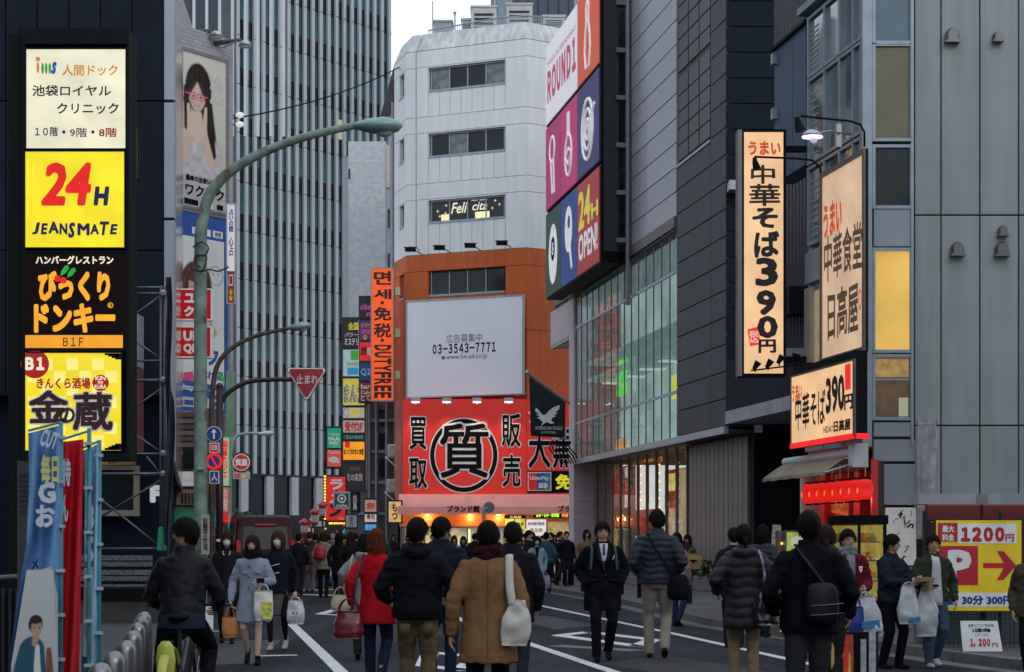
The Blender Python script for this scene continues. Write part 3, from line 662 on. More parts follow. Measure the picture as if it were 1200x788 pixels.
# ---------------------------------------------------------------- signs
m_cream = M('cream lit sign face', (.95,.62,.36), .5, var=.17, sc=1.1, emi=.78, ecol=(1,.60,.30))
m_cream2 = M('peach lit sign face', (.9,.66,.46), .5, var=.18, sc=1.2, emi=.58, ecol=(.92,.60,.38))
m_org = M('orange brush lettering', (.75,.10,.02), .6, emi=.55)
m_bru = M('brown brush lettering', (.16,.09,.05), .6, emi=.08)
m_bik = M('black brush lettering', (.02,.012,.015), .6)
m_rd = M('red neon trim', (.9,.02,.02), .5, emi=.9)
AY = 29.4; AP = front(AY)
u0, v0 = AP.loc(866, 441); u1, v1 = AP.loc(921, 152)
s = thing('sign', 'tall narrow lit sign with black brush lettering and 390 standing clear of the navy wall', 'sign', AP.mat(u0, v0))
w_, h_ = u1-u0, v1-v0
box('case', m_black, s, 0, w_, 0, h_, -.32, -.01); box('case_edge', M('grey edge', (.16,.15,.16), .4, .4), s, -.02, .055, .0, h_, -.30, .004)
for a, b, c, d in ((.055,.085,0,h_),(w_-.045,w_,0,h_),(.085,w_-.045,0,.045),(.085,w_-.045,h_-.045,h_)): box('frame', m_black, s, a, b, c+.001, d-.001, -.009, .02)
box('face', m_cream, s, .085, w_-.045, .045, h_-.045, -.009, .0)
def ta(t, a, b, c, d, m=m_bik, **k): TB(s, AP, u0, v0, t, a, b, c, d, m, **k)
ta('うまい', 877,166,915,182, m_org, bold=.06, wob=.05)
for ch, y0, y1, a, b in (('中',194,216,880,908),('華',216,242,878,914),('そ',244,268,882,911),('ば',271,302,884,913),('3',303,336,886,911),('9',341,370,887,909),('0',371,397,888,911),('円',398,414,889,909)):
    ta(ch, a, y0, b, y1, m_bik, bold=(.03 if ch in '中華' else .06), wob=.05)
q = AP; a, z1_ = q.loc(876,384); b, z0_ = q.loc(890,406)
Geo().poly([(a-u0-.0,z1_-v0-.03),(b-u0-.03,z1_-v0+.01),(b-u0+.02,z0_-v0+.03),(a-u0+.04,z0_-v0)], .001, .004).build('emblem', m_rd, s)
ta('税込', 878,388,889,402, M('cream lettering', (.9,.7,.5), .6, emi=.6), bold=.05, vert=True, z=.006)
def spot(par, x, y, z, ax, ay, r=.05, l=.14, m=m_black):
    d = Vector((ax, ay, .25)).normalized(); p = Vector((x, y, z))
    g = Geo().tube([p-d*l*.6, p-d*l*.3, p+d*l*.5], [r*.55, r*.8, r*1.25], n=12); g.tube([p-d*l*.2, p-d*l*.2+Vector((0,-.09,0))], .012, n=6)
    g.build('spotlight', m, par); Geo().tube([p+d*l*.51, p+d*l*.53], r*1.1, n=12).build('lens', m_steel, par)
for px, py in ((884,430),(899,428),(912,423)): a, b = AP.loc(px, py); spot(s, a-u0, b-v0, .22, .5, .8)
Geo().tube([(AP.loc(878,436)[0]-u0, AP.loc(0,436)[1]-v0, .2), (AP.loc(950,427)[0]-u0, AP.loc(0,427)[1]-v0, .2)], .014).build('rail', m_black, s)
a, b = AP.loc(930,420); spot(s, a-u0, b-v0, .22, .2, 1, .06, .12)
for py in (172, 420): box('bracket', m_black, s, w_, w_+.42, AP.loc(0,py)[1]-v0-.05, AP.loc(0,py)[1]-v0+.05, -.25, -.15)
# big side sign
B_ = street(10.15); u0, _ = B_.uY(963); u1, _ = B_.uY(1013); 
zb0 = B_.loc(963,424)[1]; zt0 = B_.loc(963,207)[1]
s = thing('sign', 'large peach lit sign with brown brush lettering fixed along the side wall under two lamps', 'sign', B_.mat(u0, zb0))
w_, h_ = u1-u0, zt0-zb0
box('case', m_black, s, -.03, w_+.03, -.04, h_+.04, -.05, -.01); box('face', m_cream2, s, .04, w_-.03, .04, h_-.04, -.009, .005)
for a, b, c, d in ((-.03,.04,-.04,h_+.04),(w_-.03,w_+.03,-.04,h_+.04),(.041,w_-.031,-.04,.04),(.041,w_-.031,h_-.04,h_+.04)): box('frame', m_bronze, s, a, b, c, d, -.009, .03)
T(s, 'うまい', .10, .9, h_-1.05, h_-.50, m_org, z=.007, bold=.06, wob=.05)
T(s, '中華食堂', .12, w_-.08, h_*.42, h_*.66, m_bru, z=.007, bold=.03, wob=.06)
T(s, '日高屋', .28, w_-.22, h_*.10, h_*.36, m_bru, z=.007, bold=.035, wob=.06)
Geo().ring(w_-.16, h_*.26, .06, .015, .006, .01, ry=.16).build('emblem', m_org, s)
# lower sign
C_ = street(9.75); u0, _ = C_.uY(927); u1, _ = C_.uY(1001); zb0 = C_.loc(927,524)[1]; zt0 = C_.loc(927,441)[1]
s = thing('sign', 'lit sign with 390 lettering and red trim directly above the restaurant awning', 'sign', C_.mat(u0, zb0))
w_, h_ = u1-u0, zt0-zb0
box('case', m_black, s, 0, w_+.02, -.02, h_+.12, -.2, -.02); box('face', m_cream, s, .03, w_-.03, .06, h_-.03, -.019, .0)
for a, b, c, d in ((0,.03,0,h_),(w_-.03,w_+.02,0,h_),(.031,w_-.031,h_-.03,h_)): box('frame', m_bronze, s, a, b, c, d, -.019, .015)
box('neon_trim', m_rd, s, 0, w_, -.03, .055, -.018, .02); box('neon_trim', m_rd, s, w_+.022, w_+.05, -.03, .05, -.22, -.02)
T(s, 'うまい', .06, .52, h_*.62, h_*.86, m_org, z=.002, bold=.055, vert=False, wob=.04)
T(s, '中華そば', .2, w_*.57, h_*.22, h_*.72, m_bik, z=.002, bold=.03, wob=.06)
T(s, '390', w_*.58, w_*.86, h_*.36, h_*.84, m_bik, z=.002, bold=.055, wob=.03); T(s, '円', w_*.86, w_*.98, h_*.36, h_*.56, m_bik, z=.002, bold=.055, wob=.03)
T(s, '日高屋', w_*.70, w_*.95, h_*.10, h_*.25, m_bik, z=.002, bold=.06); box('tag', m_rd, s, w_*.87, w_*.95, h_*.62, h_*.95, .001, .004)
T(s, 'HIDAY', w_*.54, w_*.69, h_*.11, h_*.2, m_bik, z=.002, bold=.03)
# arm lamps above the side sign
def arm(label, pts, Y, r=.018, head=None):
    t = thing('sign_lamp', label, 'lamp', Matrix.Translation((0,0,0)), 'black arm lamps over the noodle signs')
    Geo().tube([P(px, py, Y+(px-950)*-.0) for px, py in pts], r, n=8).build('arm', m_black, t, smooth=True); return t
t = arm('black arm lamp with a small spotlight, highest above the side sign', [(1013,172),(1013,155),(1008,146),(996,142),(975,140),(938,136)], 26.6)
g = Geo(); p = P(934,146,26.6); g.tube([p+Vector((.0,0,.11)), p+Vector((.01,0,.03)), p+Vector((.05,-.02,-.10))], [.04,.05,.08], n=12); g.build('lamp_head', m_black, t)
t = arm('thin arm lamp ending in front of the tall noodle sign', [(963,212),(961,196),(952,188),(935,186),(884,184)], 27.9)
g = Geo(); p = P(884,192,27.9); g.tube([p+Vector((0,0,.10)), p+Vector((.01,0,.03)), p+Vector((.05,.05,-.08))], [.03,.045,.07], n=12); g.build('lamp_head', m_black, t)
t = thing('flood_lamp', 'domed flood lamp glowing violet white beside the side windows', 'lamp', P(952,160,26.9))
g = Geo().rings([(0,0,.11,.02,.02),(0,0,.10,.07,.06),(0,0,.06,.13,.10),(0,0,.0,.18,.13)], 20); g.build('shade', M('pale lamp shade', (.45,.5,.55), .35, .4), t, smooth=True)
Geo().rings([(0,0,-.005,.165,.12),(0,0,-.02,.16,.115)], 20).build('lens', M('violet lamp glow', (.8,.6,1), emi=5, ecol=(.75,.5,1)), t)
Geo().ball((.02,0,-.05), .06).build('bulb', M('lamp bulb', (.7,.7,.75), .2, emi=.5), t); Geo().tube([(.1,0,.05),(.3,.05,.10),(.6,.3,.1)], .015).build('arm', m_steel, t)
box('bracket', m_steel, t, .42, .50, .2, .35, -.12, .25)
# awning over the entrance
aw = thing('awning', 'beige retractable awning in its white housing over the restaurant entrance', 'awning', street(10.0).mat(street(10.0).uY(925)[0], 0))
AW = street(10.0); aL = AW.uY(1004)[0]-AW.uY(925)[0]
m_can = M('beige awning canvas', (.22,.19,.14), .8, var=.25, sc=3, bump=.2)
m_house = M('awning housing', (.5,.52,.55), .4)
Geo().tube([(-.05, 2.84, .05), (aL, 2.84, .05)], .07, n=12).build('roller', m_house, aw); 
g = Geo(); n_ = 10
for i in range(n_+1):
    x = -.02+(aL-.1)*i/n_; g.v += [(x, 2.80, .1), (x, 2.69, .28+.01*(i % 2)), (x, 2.56, .46), (x, 2.50+.015*(i % 2), .47)]
for i in range(n_):
    for k in range(3): a = 4*i+k; g.f.append((a, a+1, a+5, a+4))
o = g.build('canvas', m_can, aw, smooth=False); o.modifiers.new('s', 'SOLIDIFY').thickness = .012
Geo().bbox(aL-.02, aL+.16, 2.62, 2.98, -.12, .14, .03).build('housing_end', m_house, aw); Geo().tube([(aL-.12,2.66,.1),(aL-.12,2.55,.46)], .015).build('folding_arm', m_house, aw)
# restaurant entrance
EN = street(10.8)
en = thing('shop_entrance', 'dark red timber entrance of the noodle restaurant beneath the awning', 'entrance', EN.mat(0, 0))
m_redw = M('red lacquer timber', (.22,.012,.010), .5, var=.2, sc=3, emi=.10, ecol=(.4,.01,.01))  # faint red emission stands in for red light on the timber
m_dkw = M('dark timber', (.025,.014,.010), .5, var=.2, sc=3)
def eu(px): return EN.uY(px)[0]
box('wall', m_dkw, en, eu(938), eu(1012), .12, 2.95, -3, -.9); box('lintel', m_dkw, en, eu(938), eu(1012), 2.66, 2.98, -.9, -.02)
box('post', M('pale post', (.4,.42,.42), .5), en, eu(937.5), eu(940.5), .12, 3.0, -.3, 0)
for a, b in ((956,963),(975,982),(997,1004)): box('post', m_redw, en, eu(a), eu(b), .12, 2.65, -.25, -.05)
box('door_panel', m_redw, en, eu(940.6), eu(955), .12, 1.5, -.2, -.1)
box('inner_lit_wall', M('inner amber wall', (.4,.2,.08), .6, var=.5, sc=3, emi=.35), en, eu(966), eu(980), 1.3, 2.3, -.85, -.8)
fpost = thing('pillar', 'glossy red pillar at the corner of the restaurant entrance', 'pillar', HF.mat(0, 0))
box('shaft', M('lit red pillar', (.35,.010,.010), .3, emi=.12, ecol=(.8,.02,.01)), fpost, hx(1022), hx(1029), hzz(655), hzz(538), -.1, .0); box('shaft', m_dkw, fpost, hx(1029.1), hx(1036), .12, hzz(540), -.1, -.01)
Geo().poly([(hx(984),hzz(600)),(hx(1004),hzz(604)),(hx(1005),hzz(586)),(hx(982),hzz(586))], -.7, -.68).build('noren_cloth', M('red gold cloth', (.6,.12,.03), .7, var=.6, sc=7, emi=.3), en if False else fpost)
m_lan = M('red paper lantern', (.75,.02,.015), .6, var=.25, sc=5, emi=.62, ecol=(1,.015,.010), bump=.3, bsc=12)
m_glow = M('lantern inner glow', (1,.35,.08), .6, emi=1.2, ecol=(1,.16,.03))
LN = street(10.02); l0, l1 = LN.uY(948)[0], LN.uY(1014)[0]
labs = ['farthest red lantern, first on the left of the row', 'second red lantern from the left of the row', 'third red lantern from the left of the row', 'fourth red lantern from the left of the row', 'fifth red lantern, fourth from the right end', 'sixth red lantern, third from the right end', 'red lantern last but one on the right of the row', 'nearest red lantern, at the right end of the row']
for i in range(8):
    u = l0+(l1-l0)*i/7
    t = thing('paper_lantern', labs[i]+' under the awning', 'lantern', LN.mat(u, 2.28-.0*i), 'red lanterns hung under the awning')
    g = Geo(); prof = [(y_*.0095, r_*.88) for y_, r_ in ((-16,.05),(-15.5,.08),(-13,.105),(-10,.120),(-9,.112),(-6,.134),(-5,.126),(-1.5,.140),(0,.132),(1.5,.140),(5,.126),(6,.134),(9,.112),(10,.120),(13,.105),(15.5,.08),(16,.05))]
    n_ = 16; g.v = [(r*math.cos(6.2832*k/n_), y, r*math.sin(6.2832*k/n_)) for y, r in prof for k in range(n_)]
    g.f = [(a*n_+k, a*n_+(k+1)%n_, (a+1)*n_+(k+1)%n_, (a+1)*n_+k) for a in range(16) for k in range(n_)]
    g.build('paper', m_lan, t, smooth=True)
    Geo().tube([(0,.165,0),(0,.19,0)], .055, n=12).build('cap', m_black, t); Geo().tube([(0,-.19,0),(0,-.165,0)], .055, n=12).build('cap', m_black, t)
    Geo().disc(0, -.02, .022, .123, .129, .045).build('glow_disc', m_glow, t); Geo().tube([(0,.19,0),(0,.42,0)], .008, n=5).build('cord', M('gold cord', (.5,.35,.1), .5), t)  # glow of the lamp inside, put on the paper as a bright disc
for k_, px_ in enumerate((965, 1000)):
    rl_l = bpy.data.lights.new('lantern_light', 'POINT'); rl_l.energy = 9; rl_l.color = (1,.10,.04); rl_l.shadow_soft_size = .15; ro_ = bpy.data.objects.new('lantern_light', rl_l); COL.objects.link(ro_); ro_.parent = en; ro_.location = (eu(px_), 2.25, .25)
# display case with food samples
DY = 26.15; DC = front(DY)
dx0 = DC.loc(1006,0)[0]; dx1 = DC.loc(1039,0)[0]
dc = thing('display_case', 'lit glass case of food samples in front of the restaurant', 'display case', DC.mat(dx0, .12))
W_ = dx1-dx0; D_ = 1.2; Hc = 1.78
def skew(g): g.v = [(x-z*.1835 if z < 0 else x, y, z) if False else (x+(-z)*(-.1835), y, z) for x, y, z in g.v]; return g
def db(name, m, *a): return skew(Geo().box(*a)).build(name, m, dc)
db('base', m_black, 0, W_, 0, .45, -D_, 0); db('top', m_black, -.02, W_+.02, Hc-.14, Hc, -D_-.02, .02)
for x in (0, W_-.035):
    for z in (-D_, -.035): db('post', m_black, x, x+.035, .45, Hc-.14, z, z+.035)
m_case = M('lit case back', (.8,.65,.2), .7, var=.25, sc=5, emi=.42, ecol=(.85,.68,.16))
db('back', m_case, W_-.06, W_-.04, .46, Hc-.15, -D_+.04, -.04); db('back', m_case, .04, W_-.04, .46, Hc-.15, -D_+.005, -D_+.03)
m_food = [M('food %d' % i, c, .5, var=.35, sc=12, emi=.25) for i, c in enumerate(((.8,.6,.15),(.75,.5,.1),(.7,.7,.4),(.6,.22,.06),(.35,.5,.12)))]
for lv in (.47, .78, 1.09, 1.38):
    db('shelf', m_alu, .03, W_-.07, lv-.02, lv, -D_+.04, -.04)
    for k in range(6):
        for j in range(2):
            x, z = .1+.17*j, -.12-.19*k; g = Geo(); g.tube([(x-z*-.1835, lv, z), (x-z*-.1835, lv+.06, z)], [.045,.07], n=12)
            g.build('bowl', m_inkw if (k+j) % 2 else m_food[3], dc); g = Geo(); g.ball((x-z*-.1835, lv+.08, z), .055, .055, .055, 8, 5); g.build('food_sample', m_food[(k*2+j+int(lv*10)) % 5], dc)
            if lv < 1.3: Geo().box(x-.04+z*.1835, x+.04+z*.1835, lv+.0, lv+.04, z+.08, z+.085).build('price_card', m_food[0], dc)
for a, b, c, d, e, f in ((.002,.008,.46,Hc-.15,-D_+.036,-.036),(.036,W_-.036,.46,Hc-.15,-.006,-.001)): db('pane', m_cglass, a, b, c, d, e, f)
# plastic sheeting tied at the corner
pp = thing('plastic_sheet', 'wrinkled clear plastic sheet hanging from the wall corner above the red barrier', 'plastic sheet', HF.mat(hx(1085), 0))
m_plas = M('cloudy plastic', (.50,.50,.53), .35, var=.3, sc=6, bump=.5, bsc=14); m_plas.node_tree.nodes['Principled BSDF'].inputs['Alpha'].default_value = .55
g = Geo(); n_ = 14
for j in range(13):
    t_ = j/12; yy = hzz(495)*(1-t_)+hzz(632)*t_
    for i in range(n_+1):
        s_ = i/n_; wdt = .20*(1-.35*t_)*(1 if t_ > .05 else .85); x = (s_-.5)*2*wdt*.9-.05*t_*t_; g.v.append((x, yy, .10+.035*math.sin(s_*17+t_*5)+.02*math.sin(s_*31)))
g.f = [(j*(n_+1)+i, j*(n_+1)+i+1, (j+1)*(n_+1)+i+1, (j+1)*(n_+1)+i) for j in range(12) for i in range(n_)]
g.build('sheet', m_plas, pp, smooth=True)
for x in (-.15, 0, .16): box('clip', m_steel, pp, x-.015, x+.015, hzz(494)-.03, hzz(494)+.03, .08, .13)
# ---------------------------------------------------------------- car park corner
PY = 21.7; PF = front(PY)
def pf(px, py): return PF.loc(px, py)
m_rbar = M('dark red barrier', (.16,.008,.012), .5, var=.15)
rbx = thing('barrier', 'dark red panel barrier running above the wire fence beside the wall', 'barrier', front(22.3).mat(0, 0))
q = front(22.3)
for a, b in ((1086,1150),(1150.6,1215),(1215.6,1280)): panel('panel', m_rbar, rbx, q.loc(a,0)[0], q.loc(b,0)[0], q.loc(0,611)[1], q.loc(0,591)[1], -.1, 0, .02)
for a in (1086, 1150, 1215): box('post', m_dsteel, rbx, q.loc(a,0)[0], q.loc(a,0)[0]+.06, .12, q.loc(0,611)[1], -.08, -.02)
box('back_panel', m_rbar, rbx, q.loc(1100,0)[0], q.loc(1290,0)[0], 1.25, q.loc(0,612)[1], -.7, -.6)
box('base', M('barrier base grey', (.10,.12,.125), .7, var=.2, sc=4), rbx, q.loc(1086,0)[0], q.loc(1290,0)[0], .12, 1.2, -.72, -.55)
fe = thing('wire_fence', 'dark wire mesh fence behind the yellow parking sign', 'fence', PF.mat(0, 0))
g = Geo(); a, b = pf(1086,0)[0], pf(1215,0)[0]+1.5; zt_ = pf(0,603)[1]
x = a
while x < b: g.box(x, x+.006, .14, zt_, -.1, -.094); x += .06
z = .14
while z < zt_: g.box(a, b, z, z+.006, -.093, -.087); z += .06
tag(g.build('wire_mesh', m_dsteel, fe), kind='stuff')
for k in range(4): Geo().tube([(a+(b-a)*k/3, .1, -.12), (a+(b-a)*k/3, zt_+.05, -.12)], .025).build('post', m_dsteel, fe)
m_py = M('parking yellow', (.85,.62,.015), .45, emi=.06)
m_pr_ = M('parking red', (.50,.012,.03), .45, emi=.04)
m_pb = M('parking navy', (.02,.03,.22), .45, emi=.03)
m_wf = M('sign white', (.78,.79,.82), .45, emi=.05)
u0, v0 = pf(1097, 716)
s = thing('parking_sign', 'yellow parking sign with a red P, an arrow and 1200 yen', 'sign', PF.mat(u0, v0)); u1, v1 = pf(1197, 610); w_, h_ = u1-u0, v1-v0
box('case', m_dsteel, s, -.015, w_+.015, -.015, h_+.015, -.08, -.005); box('face', m_py, s, 0, w_, 0, h_, -.004, .0)
def pb(name, m, px0, py0, px1, py1, z0=.001, z1=.004):
    a, t_ = pf(px0, py0); b, b_ = pf(px1, py1); box(name, m, s, a-u0, b-u0, b_-v0, t_-v0, z0, z1)
pb('red_field', m_pr_, 1099,613,1122,635); pb('white_field', m_wf, 1122.5,614,1191,637); pb('red_square', m_pr_, 1100,640,1146,686); pb('white_field', m_wf, 1100,695,1191,711)
TB(s,PF,u0,v0,'最大',1104,616,1118,624,m_wf,z=.005,bold=.05); TB(s,PF,u0,v0,'料金',1104,626,1118,634,m_wf,z=.005,bold=.05)
TB(s,PF,u0,v0,'1200',1126,618,1177,635,m_pr_,z=.005,bold=.07); TB(s,PF,u0,v0,'円',1178,626,1188,635,m_pr_,z=.005,bold=.05)
TB(s,PF,u0,v0,'P',1111,645,1138,683,m_wf,z=.005,bold=.07)
ar = [(1152,660),(1176,660),(1168,646),(1176,646),(1191,663),(1176,680),(1168,680),(1176,666),(1152,666)]
Geo().poly([(pf(*p)[0]-u0, pf(*p)[1]-v0) for p in ar], .001, .004).build('arrow', m_pr_, s)
TB(s,PF,u0,v0,'30分 300円',1127,698,1187,709,m_pb,z=.005,bold=.07); TB(s,PF,u0,v0,'昼',1109,698,1118,709,m_pb,z=.005,bold=.07)
QY = 21.15; Q = front(QY); u0, v0 = Q.loc(1124, 764)
s = thing('price_board', 'small white price board leaning on the fence, 1,200 yen in red', 'sign', Q.mat(u0, .13)); s.matrix_world = Q.mat(u0, .13, 0) @ Matrix.Rotation(-.12, 4, 'X')
w_, h_ = Q.loc(1175,0)[0]-u0, .38
Geo().poly([(.03,h_),(w_-.05,h_),(w_+.0,0),(.05,0)], -.03, 0).build('board', m_wf, s); Geo().poly([(.02,h_+.01),(w_-.04,h_+.01),(w_+.01,-.01),(.04,-.01)], -.035, -.031).build('frame', m_dsteel, s)
T(s,'池袋スクエア駐車場',.12,w_-.1,h_*.80,h_*.90,M('teal print',(.05,.25,.35),.5),z=.003,bold=.02)
T(s,'1日最大料金',.17,w_-.14,h_*.63,h_*.76,m_ink,z=.003,bold=.05); T(s,'7:30〜22:00',.20,w_-.17,h_*.50,h_*.58,M('teal print'),z=.003,bold=.0)
T(s,'1,200',.14,w_*.72,h_*.14,h_*.42,m_pr_,z=.003,bold=.06); T(s,'円',w_*.76,w_*.9,h_*.14,h_*.28,m_pr_,z=.003,bold=.04)
m_gr_ = M('pale plastic box', (.32,.34,.37), .6)
for a, b in ((1089,1158),(1173,1240)): t_ = q; box('duct_box', m_gr_, rbx, front(22.3).loc(a,0)[0], front(22.3).loc(b,0)[0], front(22.3).loc(0,590)[1], front(22.3).loc(0,577)[1], -1.2, -.6)
# menu stands on the pavement
mb = thing('menu_board', 'tilted menu board of food photographs in front of the black wall', 'menu board', front(27.6).mat(front(27.6).loc(898,0)[0], .12)); q = front(27.6)
h1_ = q.loc(0,621)[1]-.12
mb.matrix_world = mb.matrix_world @ Matrix.Rotation(-.10, 4, 'X')
Geo().poly([(.05,.25),(.23,.22),(.27,h1_-.02),(.12,h1_)], -.03, 0).build('board', M('menu frame', (.4,.42,.4), .5), mb)
for k in range(5):
    z0 = .35+.27*k; Geo().poly([(.075+.01*k,z0),(.235+.006*k,z0-.01),(.24+.006*k,z0+.22),(.085+.01*k,z0+.23)], .002, .006).build('menu_photo', M('menu photo %d' % k, [(.35,.2,.15),(.45,.45,.4),(.2,.3,.35),(.5,.3,.2),(.3,.35,.3)][k], .4, var=.7, sc=14), mb)
Geo().tube([(.14,0,-.02),(.14,.3,-.02)], .02).build('leg', m_dsteel, mb)
ml = thing('light_stand', 'slim lit stand with a vertical string of amber bulbs beside the menu board', 'sign', front(26.6).mat(front(26.6).loc(912,0)[0], .12)); q = front(26.6)
hh = q.loc(0,622)[1]-.12; ww_ = q.loc(920,0)[0]-q.loc(912,0)[0]
box('case', m_bronze, ml, 0, ww_, 0, hh, -.3, 0)
for k in range(9): Geo().ball((ww_/2, hh-.2-.17*k, .015), .022, nu=8, nv=6).build('bulb', M('amber bulb', (1,.45,.1), emi=2.5, ecol=(1,.38,.08)), ml)
mg = thing('lit_sign', 'green and yellow lit menu sign partly hidden by the dark figure', 'sign', front(26.4).mat(front(26.4).loc(920.5,0)[0], .12))
box('case', m_bronze, mg, 0, .38, 0, hh, -.3, -.01); box('face', M('green yellow menu face', (.35,.5,.08), .5, var=.5, sc=5, emi=.3), mg, .02, .36, .5, hh-.03, -.009, .003)
for k in range(3): Geo().disc(.18, .8+.28*k, .10, .004, .012).build('menu_photo', M('menu dish %d' % (k % 2), [(.8,.75,.6),(.65,.12,.04)][k % 2], emi=.4), mg)
# ================================================================ left side
LY = 34.0; LF = front(LY); XL = LF.loc(191.5,0)[0]
m_ld = M('dark slate panel', (.010,.016,.027), .55, .0, var=.12, sc=1, rnd=.10, spec=.10, streak=.15)
m_lp2 = M('pale lilac panel', (.33,.36,.42), .4, .4, var=.08, sc=.8)
m_mir = M('polished steel cladding', (.55,.53,.56), .12, .9, var=.15, sc=1.2)
lb = thing('building', 'dark slate clad building behind the tower of lit signs at the left edge', 'building', LF.mat(0, 0))
cx = [XL-.63*i for i in range(10)][::-1]
grid('wall_panel', m_ld, lb, cx, [4.4, 7.3, 10.28, 13.3, 16], -.08, -.01, .02)
hz([(-22,-.09),(XL-.01,-.09),(XL-.01-.1835*19.9,-20),(-22,-20)], 4.4, 22, 'wall', m_ld, lb); hz([(-22,-.3),(XL-.1,-.3),(XL-.1-.1835*19.7,-20),(-22,-20)], .05, 4.38, 'wall', m_navy2, lb)
for z0, z1 in ((3.1,7.9),(7.95,10.25),(10.3,12.4),(12.45,16)): panel('corner_panel', m_lp2, lb, XL+.01, XL+.21, z0, z1, -.2, .0)
LS = Plane(XL+.22, LY+.02, -.1805*1, .9836); 
ls = thing('side_cladding', None, None); ls.parent = lb; ls.matrix_world = Plane(XL+.22-.1835*20, LY+20, .1805, -.9836).mat(0, 0)
m_ = ls.matrix_world.copy(); m_[0][0] *= 1
# left wall faces +X: frame runs away from the viewer
ls.matrix_world = Matrix(((-.1805, 0, .9836, XL+.215), (.9836, 0, .1805, LY+.0), (0, 1, 0, 0), (0, 0, 0, 1)))
for i in range(9):
    for z0, z1 in ((3.1,5.4),(5.45,7.9),(7.95,10.25),(10.3,12.4),(12.45,16)): panel('side_panel', m_mir, ls, .03+2.2*i, 2.2+2.2*i, z0, z1, -.08, 0)
# recessed shop windows and small signs behind the scaffold
def lx(px): return LF.loc(px,0)[0]
def lz(py): return H0+(HY-py)/K*LY
sw = thing('shop_window', None, None); sw.parent = lb
for a, b, c, d in ((lx(100),lx(164),lz(605),lz(598)),(lx(100),lx(164),lz(551),lz(546))): box('frame', M('champagne frame', (.30,.26,.20), .4, .4), sw, a, b, c, d, -.02, .06)
box('frame', M('champagne frame'), sw, lx(157), lx(163.8), lz(597.8), lz(551.2), -.02, .05); box('pane', m_dk, sw, lx(100), lx(157), lz(597.8), lz(551.2), -.02, .01)
s = thing('wall_sign', 'brown B1F wall sign seen under the scaffold rail', 'sign', front(33.6).mat(0, 0)); q = front(33.6)
a, z1 = q.loc(112,535); b, z0 = q.loc(158,545); box('face', M('brown sign face', (.30,.17,.06), .5, emi=.12), s, a, b, z0, z1, -.05, 0); TB(s,q,0,0,'B1F',127,537,138,543,m_ink,z=.003,bold=.03)
s = thing('wall_sign', 'grey and dark red banner sign standing behind the scaffold', 'sign', front(33.0).mat(0, 0)); q = front(33.0)
for nm, m, y0, y1 in (('face', M('grey banner', (.22,.24,.28), .5), 368, 430), ('face', M('wine banner', (.13,.025,.03), .5), 431, 530)):
    a, z1 = q.loc(135,y0); b, z0 = q.loc(162,y1); box(nm, m, s, a, b, z0, z1, -.5, 0)
TB(s,q,0,0,'ビル',147,408,156,418,m_ink,z=.003,bold=.03)
s = thing('letter_sign', 'white letter F mounted beside the scaffold post', 'sign', front(31.5).mat(0, 0)); q = front(31.5); TB(s,q,0,0,'F',176,569,189,589,M('white letter', (.8,.8,.8), .5, emi=.25),z=0,bold=.12)
box('mount', m_dsteel, s, q.loc(176,0)[0], q.loc(189,0)[0], q.loc(0,588)[1], q.loc(0,585)[1], -.3, -.02)
# scaffold
SY = 31.0; sf = thing('scaffold', 'steel pipe scaffold with cross braces and metal steps against the dark building', 'scaffold', Matrix.Translation((0,0,0)))
def pipe(a, b, r=.026, m=m_dsteel, name='pipe', Y=SY, Y2=None, par=None): return Geo().tube([P(*a, Y), P(*b, Y2 or Y)], r, n=8).build(name, m, par or sf, smooth=True)
m_pipe = M('scaffold pipe', (.10,.12,.145), .4, .6)
for px, ya, yb in ((188.5,335,718),(193,335,718),(113,530,718),(82,535,712)): pipe((px,ya),(px,yb), m=m_pipe)
for y in (337,344,423,446,532,555.5,643): pipe((112 if y > 530 else 146, y),(196,y), .03 if y in (446,555.5) else .02, m_pipe)
for a, b in (((147,377),(188,347)),((147,392),(190,422)),((147,485),(190,455)),((147,502),(190,531)),((118,606),(190,562)),((118,585),(190,643)),((172,535),(188,556))): pipe(a, b, .02, m_pipe, 'brace', SY+.1)
for py in (344,446,556,532,643): g = Geo(); p = P(191,py,SY-.04); g.ball(p, .07, nu=6, nv=4); g.build('clamp', m_steel, sf)
m_tread = M('chequer plate', (.16,.17,.18), .4, .6, var=.5, sc=26, bump=.6, bsc=30)
for k, (y0, y1) in enumerate(((651,657),(658.5,664),(668,674),(675.5,681),(685,688))):
    a, b = P(70,y0,SY-.1-.05*k), P(179,y1,SY-.1-.05*k); box('step', m_tread, sf, a.x, b.x, a.y-.05, a.y, b.z, a.z)
ts = thing('tarp', 'dark crumpled netting sheet hanging down the scaffold corner', 'tarp', Matrix.Translation((0,0,0)))
g = Geo()
for j in range(30):
    y = 325+13.2*j; w = 7+ (3 if 10 < j < 20 else 0)
    for i in range(7):
        s_ = i/6; p = P(194+s_*w+1.2*math.sin(j*.6+i), y, 30.7+.12*math.sin(j*.5+i*1.7)); g.v.append(tuple(p))
g.f = [(j*7+i, j*7+i+1, j*7+i+8, j*7+i+7) for j in range(29) for i in range(6)]
g.build('sheet', M('navy netting', (.025,.035,.06), .8, var=.4, sc=3, bump=.5, bsc=20), ts, smooth=True)
tp = thing('pipe_cover', 'green plastic sleeve on the foot of the scaffold post', 'safety sleeve', P(188.5,645,30.9)); Geo().rings([(0,0,.0,.075,.075),(0,0,.40,.045,.045),(0,0,.42,.03,.03)],12).build('sleeve', M('green plastic', (.01,.30,.14), .5), tp)
